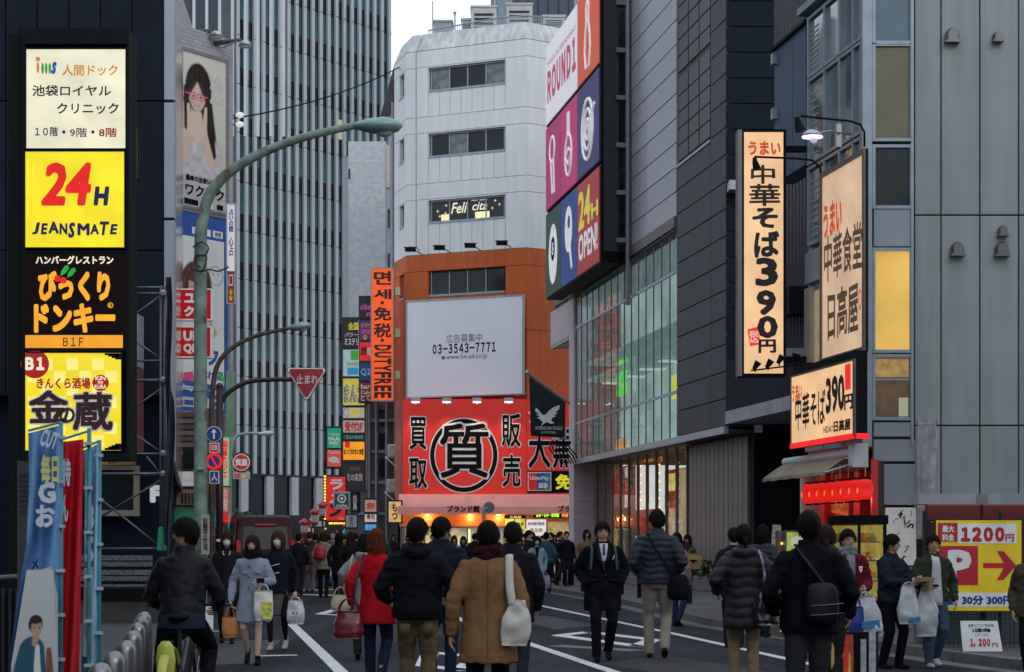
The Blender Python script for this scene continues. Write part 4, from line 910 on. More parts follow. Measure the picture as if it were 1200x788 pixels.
# low wall under the steps
lw = thing('low_wall', 'dark low concrete wall below the scaffold steps', 'wall', front(30.2).mat(0, 0)); q = front(30.2)
box('block', M('dark concrete', (.05,.048,.045), .85, var=.3, sc=4), lw, q.loc(60,0)[0], q.loc(182,0)[0], .05, q.loc(0,704)[1], -.4, 0); box('cap', m_black, lw, q.loc(60,0)[0], q.loc(184,0)[0], q.loc(0,703.8)[1], q.loc(0,690)[1], -.5, .05)
# ---------------------------------------------------------------- tower of lit signs
TY = 24.0; TP = front(TY)
def tp_(px, py): return TP.loc(px, py)
tw = thing('sign_tower', 'tall black frame holding a column of large lit signs at the left edge', 'sign tower', TP.mat(0, 0))
a, z1 = tp_(8, 34); b, _ = tp_(151.5, 0)
m_case = M('anthracite sign frame', (.009,.011,.013), .6, .0, spec=.08)
box('frame', m_case, tw, a, tp_(26,0)[0], .05, z1-.04, -.55, -.08); box('frame', m_case, tw, tp_(26.2,0)[0], b, z1-.22, z1, -.5, .03)
zb = tp_(0, 531)[1]
box('frame', m_case, tw, tp_(26.2,0)[0], tp_(29.8,0)[0], zb, z1-.221, -.5, .02); box('frame', m_case, tw, tp_(148.5,0)[0], b, zb, z1-.221, -.5, .02)
box('backing', m_case, tw, tp_(29.9,0)[0], tp_(148.4,0)[0], zb, z1-.23, -.45, -.1); box('frame', m_case, tw, tp_(26.2,0)[0], b, zb-.1, zb-.002, -.5, .02)
box('post', m_case, tw, tp_(30,0)[0], tp_(60,0)[0], .05, zb-.11, -.4, -.1); box('cabinet', M('dark grey cabinet', (.03,.034,.038), .5), tw, tp_(20,0)[0], tp_(60,0)[0], tp_(0,690)[1], tp_(0,540)[1], -.09, .0)
for k in range(8): box('louvre', m_dsteel, tw, tp_(24,0)[0], tp_(34,0)[0], tp_(0,600-6*k)[1], tp_(0,597-6*k)[1], .002, .02)
Geo().tube([(tp_(18.5,0)[0], z1, -.2), (tp_(18.5,0)[0], z1+.08, -.2)], .02).build('knob', m_black, tw)
def lit(label, px0, py0, px1, py1, m, Y=TY, cat='sign', name='lit_sign', fr=m_case, depth=.1):
    q = front(Y); u0, v0 = q.loc(px0, py1); u1, v1 = q.loc(px1, py0)
    s = thing(name, label, cat, q.mat(u0, v0)); w, h = u1-u0, v1-v0
    box('face', m, s, 0, w, 0, h, -depth+.02, .0)
    e = .02*Y/24
    for a, b, c, d in ((-e,-.001,-e,h+e),(w+.001,w+e,-e,h+e),(0,w,-e,-.001),(0,w,h+.001,h+e)): box('frame', fr, s, a, b, c, d, -depth, .012)
    f = lambda t, a, b, c, d, mm, **k: TB(s, q, u0, v0, t, a, b, c, d, mm, **k)
    return s, f, q, u0, v0, w, h
def tube_face(name, c, e, var=.16): 
    m = M(name, c, .4, emi=e, var=var, sc=1.6); 
    return m
mA = tube_face('cream panel glow', (.86,.82,.60), .82); mB = tube_face('lemon panel glow', (.95,.78,.015), .85, .14)
s, f, *_ = lit('cream lit clinic sign at the top of the tower', 31, 58, 147, 174, mA)
mo = M('orange print', (.75,.28,.03), .6, emi=.3); mk = M('dark print', (.02,.018,.02), .7)
f('人間ドック', 73,76,138,89, mo, bold=.03); f('池袋ロイヤル', 38,100,130,113, mk, bold=.03); f('クリニック', 67,121,139,134, mk, bold=.03)
f('10階', 41,149,68,160, M('navy print',(.03,.03,.10),.6), bold=.02); f('・', 73,153,77,157, mk); f('9階', 82,150,102,161, M('plum print',(.20,.04,.14),.6), bold=.02); f('・', 107,153,111,157, mk); f('8階', 116,150,137,161, m_red, bold=.03)
q = TP; u0, v0 = q.loc(31,174)
for k, (px, c, py0, py1, r) in enumerate(((44.5,mo,73,86,1.6),(50,M('green print',(.05,.42,.05),.6,emi=.2),74,87,1.5),(54.2,M('green print'),74,87,1.5),(58.4,M('green print'),74,87,1.5))):
    a, z1_ = q.loc(px,py0); _, z0_ = q.loc(px,py1); Geo().disc(a-u0, (z0_+z1_)/2-v0, r*.012, .002, .006, (z1_-z0_)/2).build('emblem', c, s)
a, z_ = q.loc(44.5,69.5); Geo().disc(a-u0, z_-v0, .032, .002, .006).build('emblem', mo, s)
f('s', 60,73,66.5,87, M('blue print',(.01,.10,.5),.6,emi=.2), bold=.06, shear=.3)
s, f, *_ = lit('yellow lit jeans shop sign with a big red 24', 29.5, 178, 145.5, 290, mB)
mR = M('bright red print', (.85,.012,.01), .5, emi=.75); mN = M('navy bold print', (.012,.015,.14), .6)
f('24', 48,191,107,241, mR, bold=.06, shear=.18); f('H', 110,219,128,241, mN, bold=.09, shear=.12)
for ch, a, b, c, d in (('J',38,47,261,275),('E',48,56,262,275),('A',57,69,260,274),('N',70,79,262,275),('S',80,88,261,279),('M',91,105,262,276),('A',106,116,263,275),('T',117,128,260,276),('E',129,138,263,275)): f(ch, a, c, b, d, mN, bold=.07, shear=.15 if ch in 'JEST' else 0)
mC = M('chocolate panel', (.014,.007,.007), .6, spec=.08); mO = M('amber lit lettering', (.95,.42,.02), .5, emi=.85, ecol=(1,.42,.02)); mCw = M('cream lit lettering', (.9,.8,.6), .5, emi=.8)
s, f, q, u0, v0, w, h = lit('chocolate brown hamburg steak sign with amber lettering', 28, 296, 146.5, 410, mC)
f('ハンバーグレストラン', 42,300,133,310, mCw, bold=.06)
f('びっくり', 45,318,129,353, mO, bold=.09); f('ドンキー', 40,356,135,390, mO, bold=.09)
a, z1_ = q.loc(28,393); b, z0_ = q.loc(144,408); box('band', M('amber band glow', (.95,.42,.02), .5, emi=.75, ecol=(1,.40,.02)), s, a-u0, b-u0, z0_-v0, z1_-v0, .001, .006); f('B1F', 74,396,98,406, mk, z=.009, bold=.01)
for px, py in ((67.5,327),(74.5,329)): a, z_ = q.loc(px,py); Geo().disc(a-u0, z_-v0, .045, .008, .016).build('emblem', mR, s)
mG = M('leaf green print', (.02,.55,.06), .5, emi=.5)
for (x0_, y0_, x1_, y1_) in ((71,324,80,311),(79,326,88,314)):
    a, z_ = q.loc(x0_,y0_); b, z2_ = q.loc(x1_,y1_); dx_, dz_ = b-a, z2_-z_; L = math.hypot(dx_,dz_); nx_, nz_ = -dz_/L*.03, dx_/L*.03
    a -= u0; z_ -= v0
    Geo().poly([(a,z_),(a+dx_*.35+nx_,z_+dz_*.35+nz_),(a+dx_*.8+nx_,z_+dz_*.8+nz_),(a+dx_,z_+dz_),(a+dx_*.9-nx_,z_+dz_*.8-nz_),(a+dx_*.4-nx_,z_+dz_*.35-nz_)], .008, .014).build('emblem', mG, s)
a, z_ = q.loc(129.5,358); Geo().ring(a-u0, z_-v0, .04, .01, .002, .006, n=16).build('emblem', mO, s); f('R', 128,356.5,131,360.5, mO)
mD = tube_face('golden yellow glow', (.95,.74,.02), .82, .10)
s, f, q, u0, v0, w, h = lit('yellow chequered tavern sign with black brush lettering', 27, 414, 142, 528, mD)
mD2 = M('pale yellow glow', (.97,.85,.22), .4, emi=.85, var=.05)
for i in range(7):
    for j in range(7):
        if (i+j) % 2: a, z_ = q.loc(33+15*i,420+15*j); panel('check', mD2, s, a-u0, a-u0+.165, z_-v0-.165, z_-v0, .001, .002, .0005)
mRd = M('wine red print', (.50,.012,.015), .5, emi=.25); mP = M('plum black print', (.05,.008,.015), .6)
a, z_ = q.loc(41,427); Geo().disc(a-u0, z_-v0, .20, .003, .008).build('emblem', mRd, s); f('B1', 30,419,52,434, mCw, z=.010, bold=.06)
f('きんくら酒場', 43,443,106,456, mRd, z=.004, bold=.05)
a, z_ = q.loc(118,449); Geo().disc(a-u0, z_-v0, .115, .003, .008).build('emblem', mRd, s); f('KIN', 112,441,124,446, mCw, z=.010, bold=.04); f('no', 115,447,121,450, mCw, z=.010, bold=.03); f('KURA', 111,451,125,456, mCw, z=.010, bold=.04)
for t_, a, b, c, d in (('金',34,458,80,496),('の',70,478,88,496),('蔵',86,460,132,505)):
    f(t_, a-1.2, b-1.2, c+1.2, d+1.2, m_inkw, z=.004, bold=.09); f(t_, a, b, c, d, mP, z=.009, bold=.045, wob=.03)
for cxs in (0, 1):
    for k in range(4):
        a, z_ = q.loc(139-4*k if cxs else 139-4*k, 417+k*0 if not cxs else 525)
        if cxs: Geo().box(a-u0-.05, a-u0+.05, .003, .035+.02*(3-k), .003, .006).build('corner_step', m_case, s)
        else: Geo().box(a-u0-.05, a-u0+.05, h-.03-.02*(3-k), h-.003, .003, .006).build('corner_step', m_case, s)
s, f, *_ = lit('narrow yellow green sign peeking out behind the tower top', 149, 151, 161, 210, M('acid yellow face', (.55,.55,.02), .5, emi=.25), Y=27)
f(['池','整'], 152,166,157,184, mRd, vert=True, bold=.05); f(['5'], 151,195,155,202, mRd, bold=.04)
def picture(s, x0, x1, y0, y1, fn, z=.004, nx=84):
    ny = int(nx*(y1-y0)/(x1-x0)); vs = [(x0+(x1-x0)*i/nx, y0+(y1-y0)*j/ny, z) for j in range(ny+1) for i in range(nx+1)]
    me = bpy.data.meshes.new('print'); me.from_pydata(vs, [], [(j*(nx+1)+i, j*(nx+1)+i+1, (j+1)*(nx+1)+i+1, (j+1)*(nx+1)+i) for j in range(ny) for i in range(nx)])
    at = me.color_attributes.new('ink', 'FLOAT_COLOR', 'POINT'); A = (y1-y0)/(x1-x0)
    for k, v in enumerate(vs): at.data[k].color = (*fn((v[0]-x0)/(x1-x0), (v[1]-y0)/(x1-x0), A), 1)
    m = M('printed poster', (1,1,1), .6, var=.04, sc=.3, spec=.15)
    if not any(q.type == 'ATTRIBUTE' for q in m.node_tree.nodes):
        an_ = m.node_tree.nodes.new('ShaderNodeAttribute'); an_.attribute_name = 'ink'; m.node_tree.links.new(an_.outputs['Color'], [q for q in m.node_tree.nodes if q.type == 'HUE_SAT'][0].inputs['Color'])
    me.materials.append(m); return link('print', me, s)
def mixc(a, b, t): t = max(0, min(1, t)); return tuple(x*(1-t)+y*t for x, y in zip(a, b))
def el(x, y, cx, cy, rx, ry, so=.15): d = math.hypot((x-cx)/rx, (y-cy)/ry); return max(0, min(1, (1+so-d)/(2*so)))
def seg(x, y, ax, ay, bx, by, r0, r1, so=.2):
    t = max(0, min(1, ((x-ax)*(bx-ax)+(y-ay)*(by-ay))/((bx-ax)**2+(by-ay)**2))); d = math.hypot(x-ax-(bx-ax)*t, y-ay-(by-ay)*t)/(r0+(r1-r0)*t); return max(0, min(1, (1+so-d)/(2*so)))
def face(c, x, y, cx, cy, r, sk, hr, smile=True):
    y_ = (y-cy)/r; x_ = (x-cx)/r
    jaw = 1-.38*max(0, -y_-.1)**1.3; f = el(x_/max(jaw,.3), y_, 0, 0, .74, 1.02, .04)
    sh = mixc(sk, tuple(v*.62 for v in sk), abs(x_)*.9+max(0,-y_-.6)); sh = mixc(sh, (.75,.38,.32), .35*el(abs(x_), y_, .42, -.28, .2, .14, .6))
    for q in (-1, 1):
        sh = mixc(sh, (.03,.02,.02), .95*el(x_, y_, q*.32, .04, .155, .062, .25)); sh = mixc(sh, (.85,.82,.8), .8*el(x_, y_, q*.32-.09, .035, .03, .03, .3)); sh = mixc(sh, (.09,.05,.04), .8*seg(x_, y_, q*.16, .235, q*.50, .225, .035, .02)); sh = mixc(sh, tuple(v*.7 for v in sk), .5*el(x_, y_, q*.07, -.25, .035, .03, .4))
    sh = mixc(sh, tuple(v*.82 for v in sk), .5*el(x_, y_, .05, -.1, .04, .16, .5))
    sh = mixc(sh, (.62,.12,.14), .95*el(x_, y_+(-.25*x_*x_ if smile else 0), 0, -.52, .27 if smile else .14, .085 if smile else .05, .2))
    if smile: sh = mixc(sh, (.85,.83,.80), .95*el(x_, y_-.25*x_*x_, 0, -.505, .20, .04, .2))
    return mixc(c, sh, f)
def strands(x, y, c, k=26): q = noise.noise(Vector((x*k, y*3, 1)))*.5+noise.noise(Vector((x*k*2.3, y*5, 5)))*.3; return tuple(max(.004, v*(1+q*1.6)) for v in c)
# ---------------------------------------------------------------- banner flags near the left
def nobori(label, pts, mat, Y, pole, arm, mat2=None, prints=()):
    t = thing('banner_flag', label, 'banner', P(pole[0], 800, Y), 'tall advertising banners at the left'); O = t.matrix_world.translation
    m_po = M('teal flag pole', (.02,.22,.27), .4)
    Geo().tube([Vector((0,0,-.35)), P(pole[0]+.5, pole[1], Y)-O], .014).build('pole', m_po, t, smooth=True); Geo().tube([P(arm[0][0],arm[0][1],Y-.02)-O, P(arm[1][0],arm[1][1],Y)-O], .008).build('arm', m_po, t)
    g = Geo(); N = 24; nx = 10
    for j in range(N+1):
        t_ = j/N; k = t_*(len(pts)-1); i0 = min(int(k), len(pts)-2); fr = k-i0
        l = pts[i0][0]*(1-fr)+pts[i0+1][0]*fr; r = pts[i0][1]*(1-fr)+pts[i0+1][1]*fr; yl = pts[i0][2]*(1-fr)+pts[i0+1][2]*fr; yr = pts[i0][3]*(1-fr)+pts[i0+1][3]*fr
        for i in range(nx+1):
            s_ = i/nx; p = P(l*(1-s_)+r*s_, yl*(1-s_)+yr*s_, Y-.10*math.sin(s_*8+t_*3)*(1 if i < nx else 0)-.0)-O; g.v.append(tuple(p))
    g.f = [(j*(nx+1)+i, j*(nx+1)+i+1, (j+1)*(nx+1)+i+1, (j+1)*(nx+1)+i) for j in range(N) for i in range(nx)]
    o = g.build('cloth', mat, t, smooth=True)
    for n_, (py, c) in enumerate(prints): pass
    for k in range(6):
        y = pole[1]+18+52*k; p = P(pole[0]-1, y, Y-.03)-O; box('strap', M('pale strap', (.35,.42,.52), .7), t, p.x-.022, p.x+.03, p.y-.02, p.y+.02, p.z-.01, p.z+.01)
    return t, O, Y
mb1 = M('sky blue cloth', (.12,.28,.54), .7, var=.22, sc=3); mb2 = M('scarlet cloth', (.60,.006,.02), .7, var=.12, sc=3); mb3 = M('pale blue cloth', (.32,.50,.72), .7, var=.25, sc=4)
mpy = M('pale yellow print', (.55,.55,.2), .7); mpw = M('white cloth print', (.55,.6,.7), .7)
t, O, Y = nobori('blue banner with white lettering and a man in a suit, leftmost of the three', [(33,72,508,498),(34,72,570,565),(31,71,640,640),(20,70,700,700),(9,69,800,800)], mb1, 11, (71,495), ((33,505),(72,495)))
F11 = Plane(0, Y-.13, 1, 0)
def fp(s_, a, b, c, d, m, **k): 
    o = TB(t, F11, 0, 0, s_, a, b, c, d, m, **k); o.location = o.location; 
    # parent frame here is an unrotated empty: stand the lettering up
    l = o.location.copy(); o.rotation_euler = (math.radians(90), 0, 0); o.location = (l.x-O.x, Y-.13-O.y, l.y-O.z); return o
fp('毎日', 48,533,69,567, mpy, bold=.06); fp('G', 45,566,65,590, mpw, bold=.08, rot=.1); fp('お', 42,592,64,618, mpw, bold=.07); fp('メ', 37,655,45,668, m_ink, bold=.04)
fp('CUT', 48,505,68,525, mpw, bold=.05, rot=-.3)
def fpoly(pts, m, dy=.14, nm='print'):
    g = Geo().poly([((P(x,y,Y-dy)).x, (P(x,y,Y-dy)).z) for x, y in pts], -.002, .002); g.v = [(x-O.x, Y-dy-z-O.y, y-O.z) for x, y, z in g.v]; return g.build(nm, m, t)
fpoly([(35,672),(60,664),(68,700),(68,800),(12,800),(20,740)], M('pale grey print', (.38,.40,.42), .7), .12)
def paint3(x, y, A):
    c = mixc((.42,.44,.46), (.50,.52,.54), y/A); c = mixc(c, (.025,.09,.14), seg(x, y, .42, .70, .40, -.2, .30, .42, .06)); c = mixc(c, (.62,.62,.62), seg(x, y, .55, .78, .58, 0, .05, .09, .1)); c = mixc(c, (.20,.08,.05), seg(x, y, .82, .7, .85, 0, .06, .09, .1))
    c = mixc(c, (.42,.26,.19), seg(x, y, .48, .85, .50, 1.0, .07, .08)); c = mixc(c, (.03,.02,.018), el(x, y, .47, 1.27, .19, .20, .06)); c = face(c, x, y, .50, 1.17, .20, (.48,.31,.23), None, False); return mixc(c, (.03,.02,.018), el(x, y, .47, 1.36, .17, .09, .1))
pa, pb2 = P(13,800,Y-.125), P(67,668,Y-.125); o = picture(t, 0, pb2.x-pa.x, 0, pb2.z-pa.z, paint3, 0, 60); o.rotation_euler = (math.radians(90),0,0); o.location = (pa.x-O.x, pa.y-O.y, pa.z-O.z)
W3, H3 = pb2.x-pa.x, pb2.z-pa.z
for v in o.data.vertices: t_ = max(0, v.co.y/H3-.15)/.85; v.co.x = W3*(.0+.34*t_)+v.co.x*(1-.42*t_)
t, O, Y = nobori('red banner hanging between the two blue ones', [(73,98,518,515),(74,97,560,560),(72,96,640,640),(72,94,720,720),(70,92,800,800)], mb2, 11.3, (104,502), ((70,516),(105,505)))
F11 = Plane(0, Y-.13, 1, 0)
fp('特', 73,538,83,570, mpw, bold=.06); fp('ん', 72,580,80,612, mpw, bold=.06); fp(['L','E'], 61,690,68,780, mpw, bold=.08, vert=True)
t, O, Y = nobori('narrow pale blue banner, rightmost of the three', [(98,116,528,520),(99,115,600,600),(98,114,700,700),(95,113,800,800)], mb3, 11.5, (116,516), ((97,525),(117,517)))
F11 = Plane(0, Y-.13, 1, 0)
fp('ス', 100,545,108,560, mpy, bold=.06); fp(['8','S'], 99,590,110,660, mpw, vert=True, bold=.05); fpoly([(99,666),(109,664),(109,770),(97,770)], M('pale grey print'), .12); fpoly([(101,690),(106,688),(107,740),(100,745)], M('skin print', (.38,.22,.15), .7), .14)
# dark railing and cabinet at the far left
rl_ = thing('railing', 'dark low louvred railing in the bottom left corner', 'railing', front(12.2).mat(0, 0)); q = front(12.2)
for k in range(7): box('bar', m_dsteel, rl_, q.loc(-30+8*k,0)[0], q.loc(-27+8*k,0)[0], .05, q.loc(0,690)[1], -.03, 0)
Geo().tube([(q.loc(-30,0)[0], q.loc(0,679)[1], 0), (q.loc(20,0)[0], q.loc(0,676)[1], 0)], .018).build('rail', m_bronze, rl_); box('panel', m_case, rl_, q.loc(-30,0)[0], q.loc(24,0)[0], .05, q.loc(0,692)[1], -.08, -.04)
# bicycle-stop bollards: a row of domed steel posts
m_dome = M('dull bollard steel', (.20,.20,.205), .33, .75, var=.2, sc=6)
bp_ = [(118,781),(134,767),(148,754),(156,742),(162,732),(166,725),(169,719.5)]
lab = ['nearest domed steel post, cut by the lower edge', 'second nearest domed steel post of the row', 'third domed steel post from the camera', 'middle domed steel post of the row', 'fifth domed steel post, beside the cyclist', 'last but one domed steel post by the cyclist', 'farthest domed steel post, behind the cyclist']
for i, (px, py) in enumerate(bp_):
    Y = K*(H0-.85)/(py-HY); X = (px-600)/K*Y
    b = thing('steel_post', lab[i], 'bollard', Vector((X, Y, .05)), 'domed steel posts at the left'); r = .068
    R = [(0,0,0,r,r),(0,0,.75,r,r)]+[(0,0,.75+.07*math.sin(a),r*math.cos(a),r*math.cos(a)) for a in (.3,.6,.9,1.2,1.5)]
    Geo().rings(R, 20).build('post', m_dome, b, smooth=True)
# ---------------------------------------------------------------- buildings and billboards further up on the left
BP = Plane(-.1935*55, 55, .614, .789)
m_bw = brick_wall_mat('white brick', (.42,.42,.45), (.38,.38,.41), (.26,.26,.29), .4, .12)
bh = thing('building', 'white brick building carrying two huge portrait billboards, left of the ribbed office tower', 'building', BP.mat(0, 0))
def bl(px, py): return BP.loc(px, py)
uE = bl(276,0)[0]
box('wall', m_bw, bh, 0, uE, 4.5, bl(215,28)[1], -12, -.12); box('wall', m_dpan, bh, .02, uE-.02, .05, 4.45, -12, -.4)
Geo().poly([(bl(214,0)[0], bl(214,40)[1]), (bl(214,0)[0], bl(214,-30)[1]), (bl(221,0)[0], bl(221,-30)[1]), (bl(243,0)[0], bl(243,36)[1])], -1, -.6).build('gable', M('lilac render', (.36,.33,.38), .7, var=.1), bh)
def bill(label, px0, px1, y0, y1, m, off=.0):
    u0, z1 = bl(px0, y0); u1, _ = bl(px1, y0); z0 = bl(px0, y1)[1]
    s = thing('billboard', label, 'billboard', BP.mat(u0, z0)); w, h = u1-u0, z1-z0
    box('face', m, s, 0, w, 0, h, -.08, .0)
    for a, b, c, d in ((-.12,0,-.12,h+.12),(w,w+.12,-.12,h+.12),(0,w,-.12,0),(0,w,h,h+.12)): box('frame', m_steel, s, a+.001, b-.001, c, d, -.12, .03)
    return s, w, h
WH = m_inkw
SK = M('printed skin', (.62,.44,.34), .6, var=.04); HR = M('printed black hair', (.025,.018,.018), .6); HR2 = M('printed brown hair', (.09,.045,.035), .6)
def blob(s, cx, cy, rx, ry, m, z=.004, n=20, name='print'): return Geo().disc(cx, cy, rx, z-.003, z, ry, n).build(name, m, s)
def pl_(s, pts, m, z=.006): return Geo().poly(pts, z-.003, z).build('print', m, s)
s, w, h = bill('billboard of a smiling long haired woman in pink glasses cupping her cheeks', 214, 264.5, 59, 240, M('warm grey print', (.50,.49,.44), .6, var=.10, sc=.3))
def paint1(x, y, A):
    c = mixc((.52,.54,.49), (.74,.71,.60), y/A+.15*x); hr = strands(x+.05*math.sin(y*4), y, (.035,.022,.020)); sk = (.80,.58,.47); o = A-2.05
    hw = .30 if y > 1.25+o else .30+.10*(1.25+o-y)
    c = mixc(c, hr, max(el(x, y, .36, 1.46+o, .30, .44, .05), seg(x, y, .52, 1.35+o, .70, .30+o, .14, .12, .12), seg(x, y, .12, 1.4+o, .10, .75+o, .10, .06, .12)))
    c = mixc(c, tuple(v*(.9+.2*noise.noise(Vector((x*9, y*9, 2)))) for v in (.66,.62,.62)), max(el(x, y, .42, .22+o, .50, .50, .06), 0))
    c = mixc(c, hr, seg(x, y, .56, 1.2+o, .70, .35+o, .10, .07, .12))
    c = mixc(c, sk, seg(x, y, .34, 1.0+o, .34, .6+o, .09, .10)); c = face(c, x, y, .33, 1.30+o, .265, sk, hr)
    c = mixc(c, hr, .95*max(seg(x, y, .33, 1.66+o, .05, 1.22+o, .055, .04), seg(x, y, .36, 1.66+o, .58, 1.25+o, .065, .05)))
    for q in (-1, 1):
        c = mixc(c, tuple(v*.92 for v in sk), seg(x, y, .34+q*.30, .22+o, .33+q*.17, .72+o, .085, .055)); c = mixc(c, sk, seg(x, y, .33+q*.17, .72+o, .33+q*.20, 1.14+o, .06, .03)); c = mixc(c, tuple(v*.7 for v in sk), .5*seg(x, y, .33+q*.21, .8+o, .33+q*.235, 1.1+o, .008, .006))
    for cx in (.245, .415): d = math.hypot((x-cx)/.085, (y-1.31-o)/.055); c = mixc(c, (.80,.12,.28), 1 if .85 < d < 1.15 else 0)
    if 1.33+o < y < 1.35+o and (.05 < x < .16 or .50 < x < .58): c = (.80,.12,.28)
    return c
def paint2(x, y, A):
    c = mixc((.80,.78,.74), (.70,.76,.78), .5+.5*noise.noise(Vector((x*2.2, y*2.2, 0)))); o = A*.63; sk = (.70,.52,.43); hr = strands(x+.04*math.sin(y*5), y, (.12,.055,.040))
    d = abs(math.hypot(x-.80, y-A*.76)-.17); c = mixc(c, (.12,.45,.52), 1 if d < .010 else 0)
    for q in (-1,1): c = mixc(c, (.12,.45,.52), el(x, y, .80+q*.06, A*.77, .018, .026))
    c = mixc(c, (.50,.42,.34), 1 if 0 < (x-.62) < .22-abs(y-A*.37)*.9 else 0)
    c = mixc(c, hr, max(el(x, y, .33, o+.16, .36, .40, .04), seg(x, y, .10, o+.1, .12, o-.22, .13, .07, .12), seg(x, y, .58, o+.1, .58, o-.20, .13, .09, .12)))
    c = mixc(c, sk, seg(x, y, .33, o-.15, .33, o-.42, .10, .13)); c = face(c, x, y, .33, o+.02, .30, sk, hr, False)
    c = mixc(c, hr, max(el(x, y, .33, o+.30, .27, .13, .10), seg(x, y, .10, o+.25, .09, o-.15, .05, .05), seg(x, y, .56, o+.25, .57, o-.15, .06, .05)))
    return c
picture(s, 0, w, h*.13, h, paint1)
T(s, '逢', w*.62, w*.97, h*.70, h*.90, M('pale print', (.62,.62,.58), .6), z=.006, bold=.03)
pl_(s, [(0.01,0.01),(w-.01,.01),(w-.01,h*.13),(.01,h*.16)], M('pale grey strip', (.48,.48,.47), .6), .018)
T(s, '運命の出会いアプリ', w*.06, w*.92, h*.165, h*.205, m_ink, z=.020, bold=.06); T(s, 'ワクワク', w*.05, w*.95, h*.07, h*.145, m_ink, z=.020, bold=.05)
pl_(s, [(.05,.05),(w*.35,.05),(w*.35,h*.045),(.05,h*.05)], m_ink, .022); pl_(s, [(w*.40,.05),(w*.68,.05),(w*.68,h*.045),(w*.40,h*.045)], WH, .022); pl_(s, [(w*.78,.05),(w*.93,.05),(w*.93,h*.045),(w*.78,h*.045)], m_ink, .022)
BL = M('printed blue', (.02,.09,.38), .6)
s, w, h = bill('blue bordered billboard of a girl with a brown bob, below the other portrait', 213, 266, 247, 481, BL)
pl_(s, [(.02,h*.02),(w*.93,h*.02),(w*.93,h*.955),(.02,h*.955)], M('printed off white', (.60,.58,.55), .6, var=.06), .004)
pl_(s, [(.02,h*.88),(w*.93,h*.88),(w*.93,h*.96),(.02,h*.96)], BL, .006); pl_(s, [(w*.22,h*.895),(w*.63,h*.895),(w*.63,h*.93),(w*.22,h*.93)], WH, .009); pl_(s, [(w*.68,h*.895),(w*.90,h*.895),(w*.90,h*.93),(w*.68,h*.93)], WH, .009)
T(s, '検索', w*.72, w*.86, h*.90, h*.925, m_ink, z=.011)
picture(s, .02, w*.93, h*.13, h*.88, paint2, .006)
PK = M('pink print', (.70,.08,.22), .6)
T(s, 'ク', w*.55, w*.80, h*.24, h*.33, BL, z=.009, bold=.08); T(s, 'わ変', w*.55, w*.92, h*.165, h*.215, BL, z=.009, bold=.04)
pl_(s, [(.02,h*.07),(w*.93,h*.07),(w*.93,h*.135),(.02,h*.155)], BL, .009); T(s, 'http://', w*.03, w*.35, h*.095, h*.135, WH, z=.012, bold=.04); T(s, 'www.', w*.6, w*.9, h*.085, h*.115, WH, z=.012, bold=.04)
Geo().ring(w*.80, h*.155, .30, .09, .010, .013, n=14, a0=0, a1=3.14).build('print', M('green print'), s); pl_(s, [(.05,h*.15),(w*.28,h*.15),(w*.24,h*.20),(.07,h*.19)], PK, .012)
for k in range(3): pl_(s, [(w*.05+w*.3*k,h*.03),(w*.25+w*.3*k,h*.03),(w*.25+w*.3*k,h*.055),(w*.05+w*.3*k,h*.055)], m_ink if k % 2 else BL, .010)
# red square shop signs
mU = M('signal red sign', (.55,.006,.008), .5, emi=.10, spec=.2)
s, f, *_ = lit('upper red square shop sign with two katakana rows', 211, 340, 247, 374, mU, Y=48, fr=m_inkw, depth=.3); f('ユニ', 216,344,241,355, WH, bold=.08); f('クロ', 216,359,241,371, WH, bold=.08)
s, f, *_ = lit('lower red square shop sign with two rows of roman capitals', 210.5, 384, 246.5, 418, mU, Y=48, fr=m_inkw, depth=.3); f('UNI', 215,388,241,400, WH, bold=.08); f('QLO', 215,403,241,415, WH, bold=.08)
# narrow vertical signs
mW = M('white sign face', (.52,.54,.56), .5); mGr = M('green sign face', (.05,.35,.06), .5, emi=.15)
s, f, *_ = lit('narrow white fortune teller sign beside the portrait billboards', 266.5, 240, 275, 318, mW, Y=54.3, fr=m_steel); f(['占','い','の','館'], 268,245,273.5,272, BL, vert=True, bold=.05); f(['心','占'], 268,278,273.5,300, m_ink, vert=True, bold=.03)
s, f, *_ = lit('small red and yellow sign under the white fortune sign', 267, 320, 274, 355, M('deep red face', (.35,.02,.03), .5), Y=54.3, fr=m_steel); f(['☆','☆'], 268,338,273,353, M('parking yellow'), vert=True, bold=.06); f(['□'],268,322,273,335, WH)
s, f, *_ = lit('pale green strip sign at mid height of the pole', 266.5, 437, 272.5, 510, M('pale green face', (.22,.36,.26), .5), Y=54, fr=m_steel); f(['小','ゃ','ん','館'], 268,440,271.5,505, mGr, vert=True, bold=.06)
s, f, *_ = lit('green and white mahjong parlour sign with red lettering', 257.5, 513, 268.5, 570, M('bright white green', (.55,.75,.5), .5, emi=.4), Y=52, fr=mGr); f(['麻','雀','た','ツ','エ'], 260,516,267,560, mR, vert=True, bold=.06)
s, f, *_ = lit('small red lit sign below the mahjong sign', 258, 571, 268, 600, M('soft red face', (.7,.15,.1), .5, emi=.35), Y=52, fr=m_steel); f(['中','国'], 260,573,266,598, WH, vert=True, bold=.05)
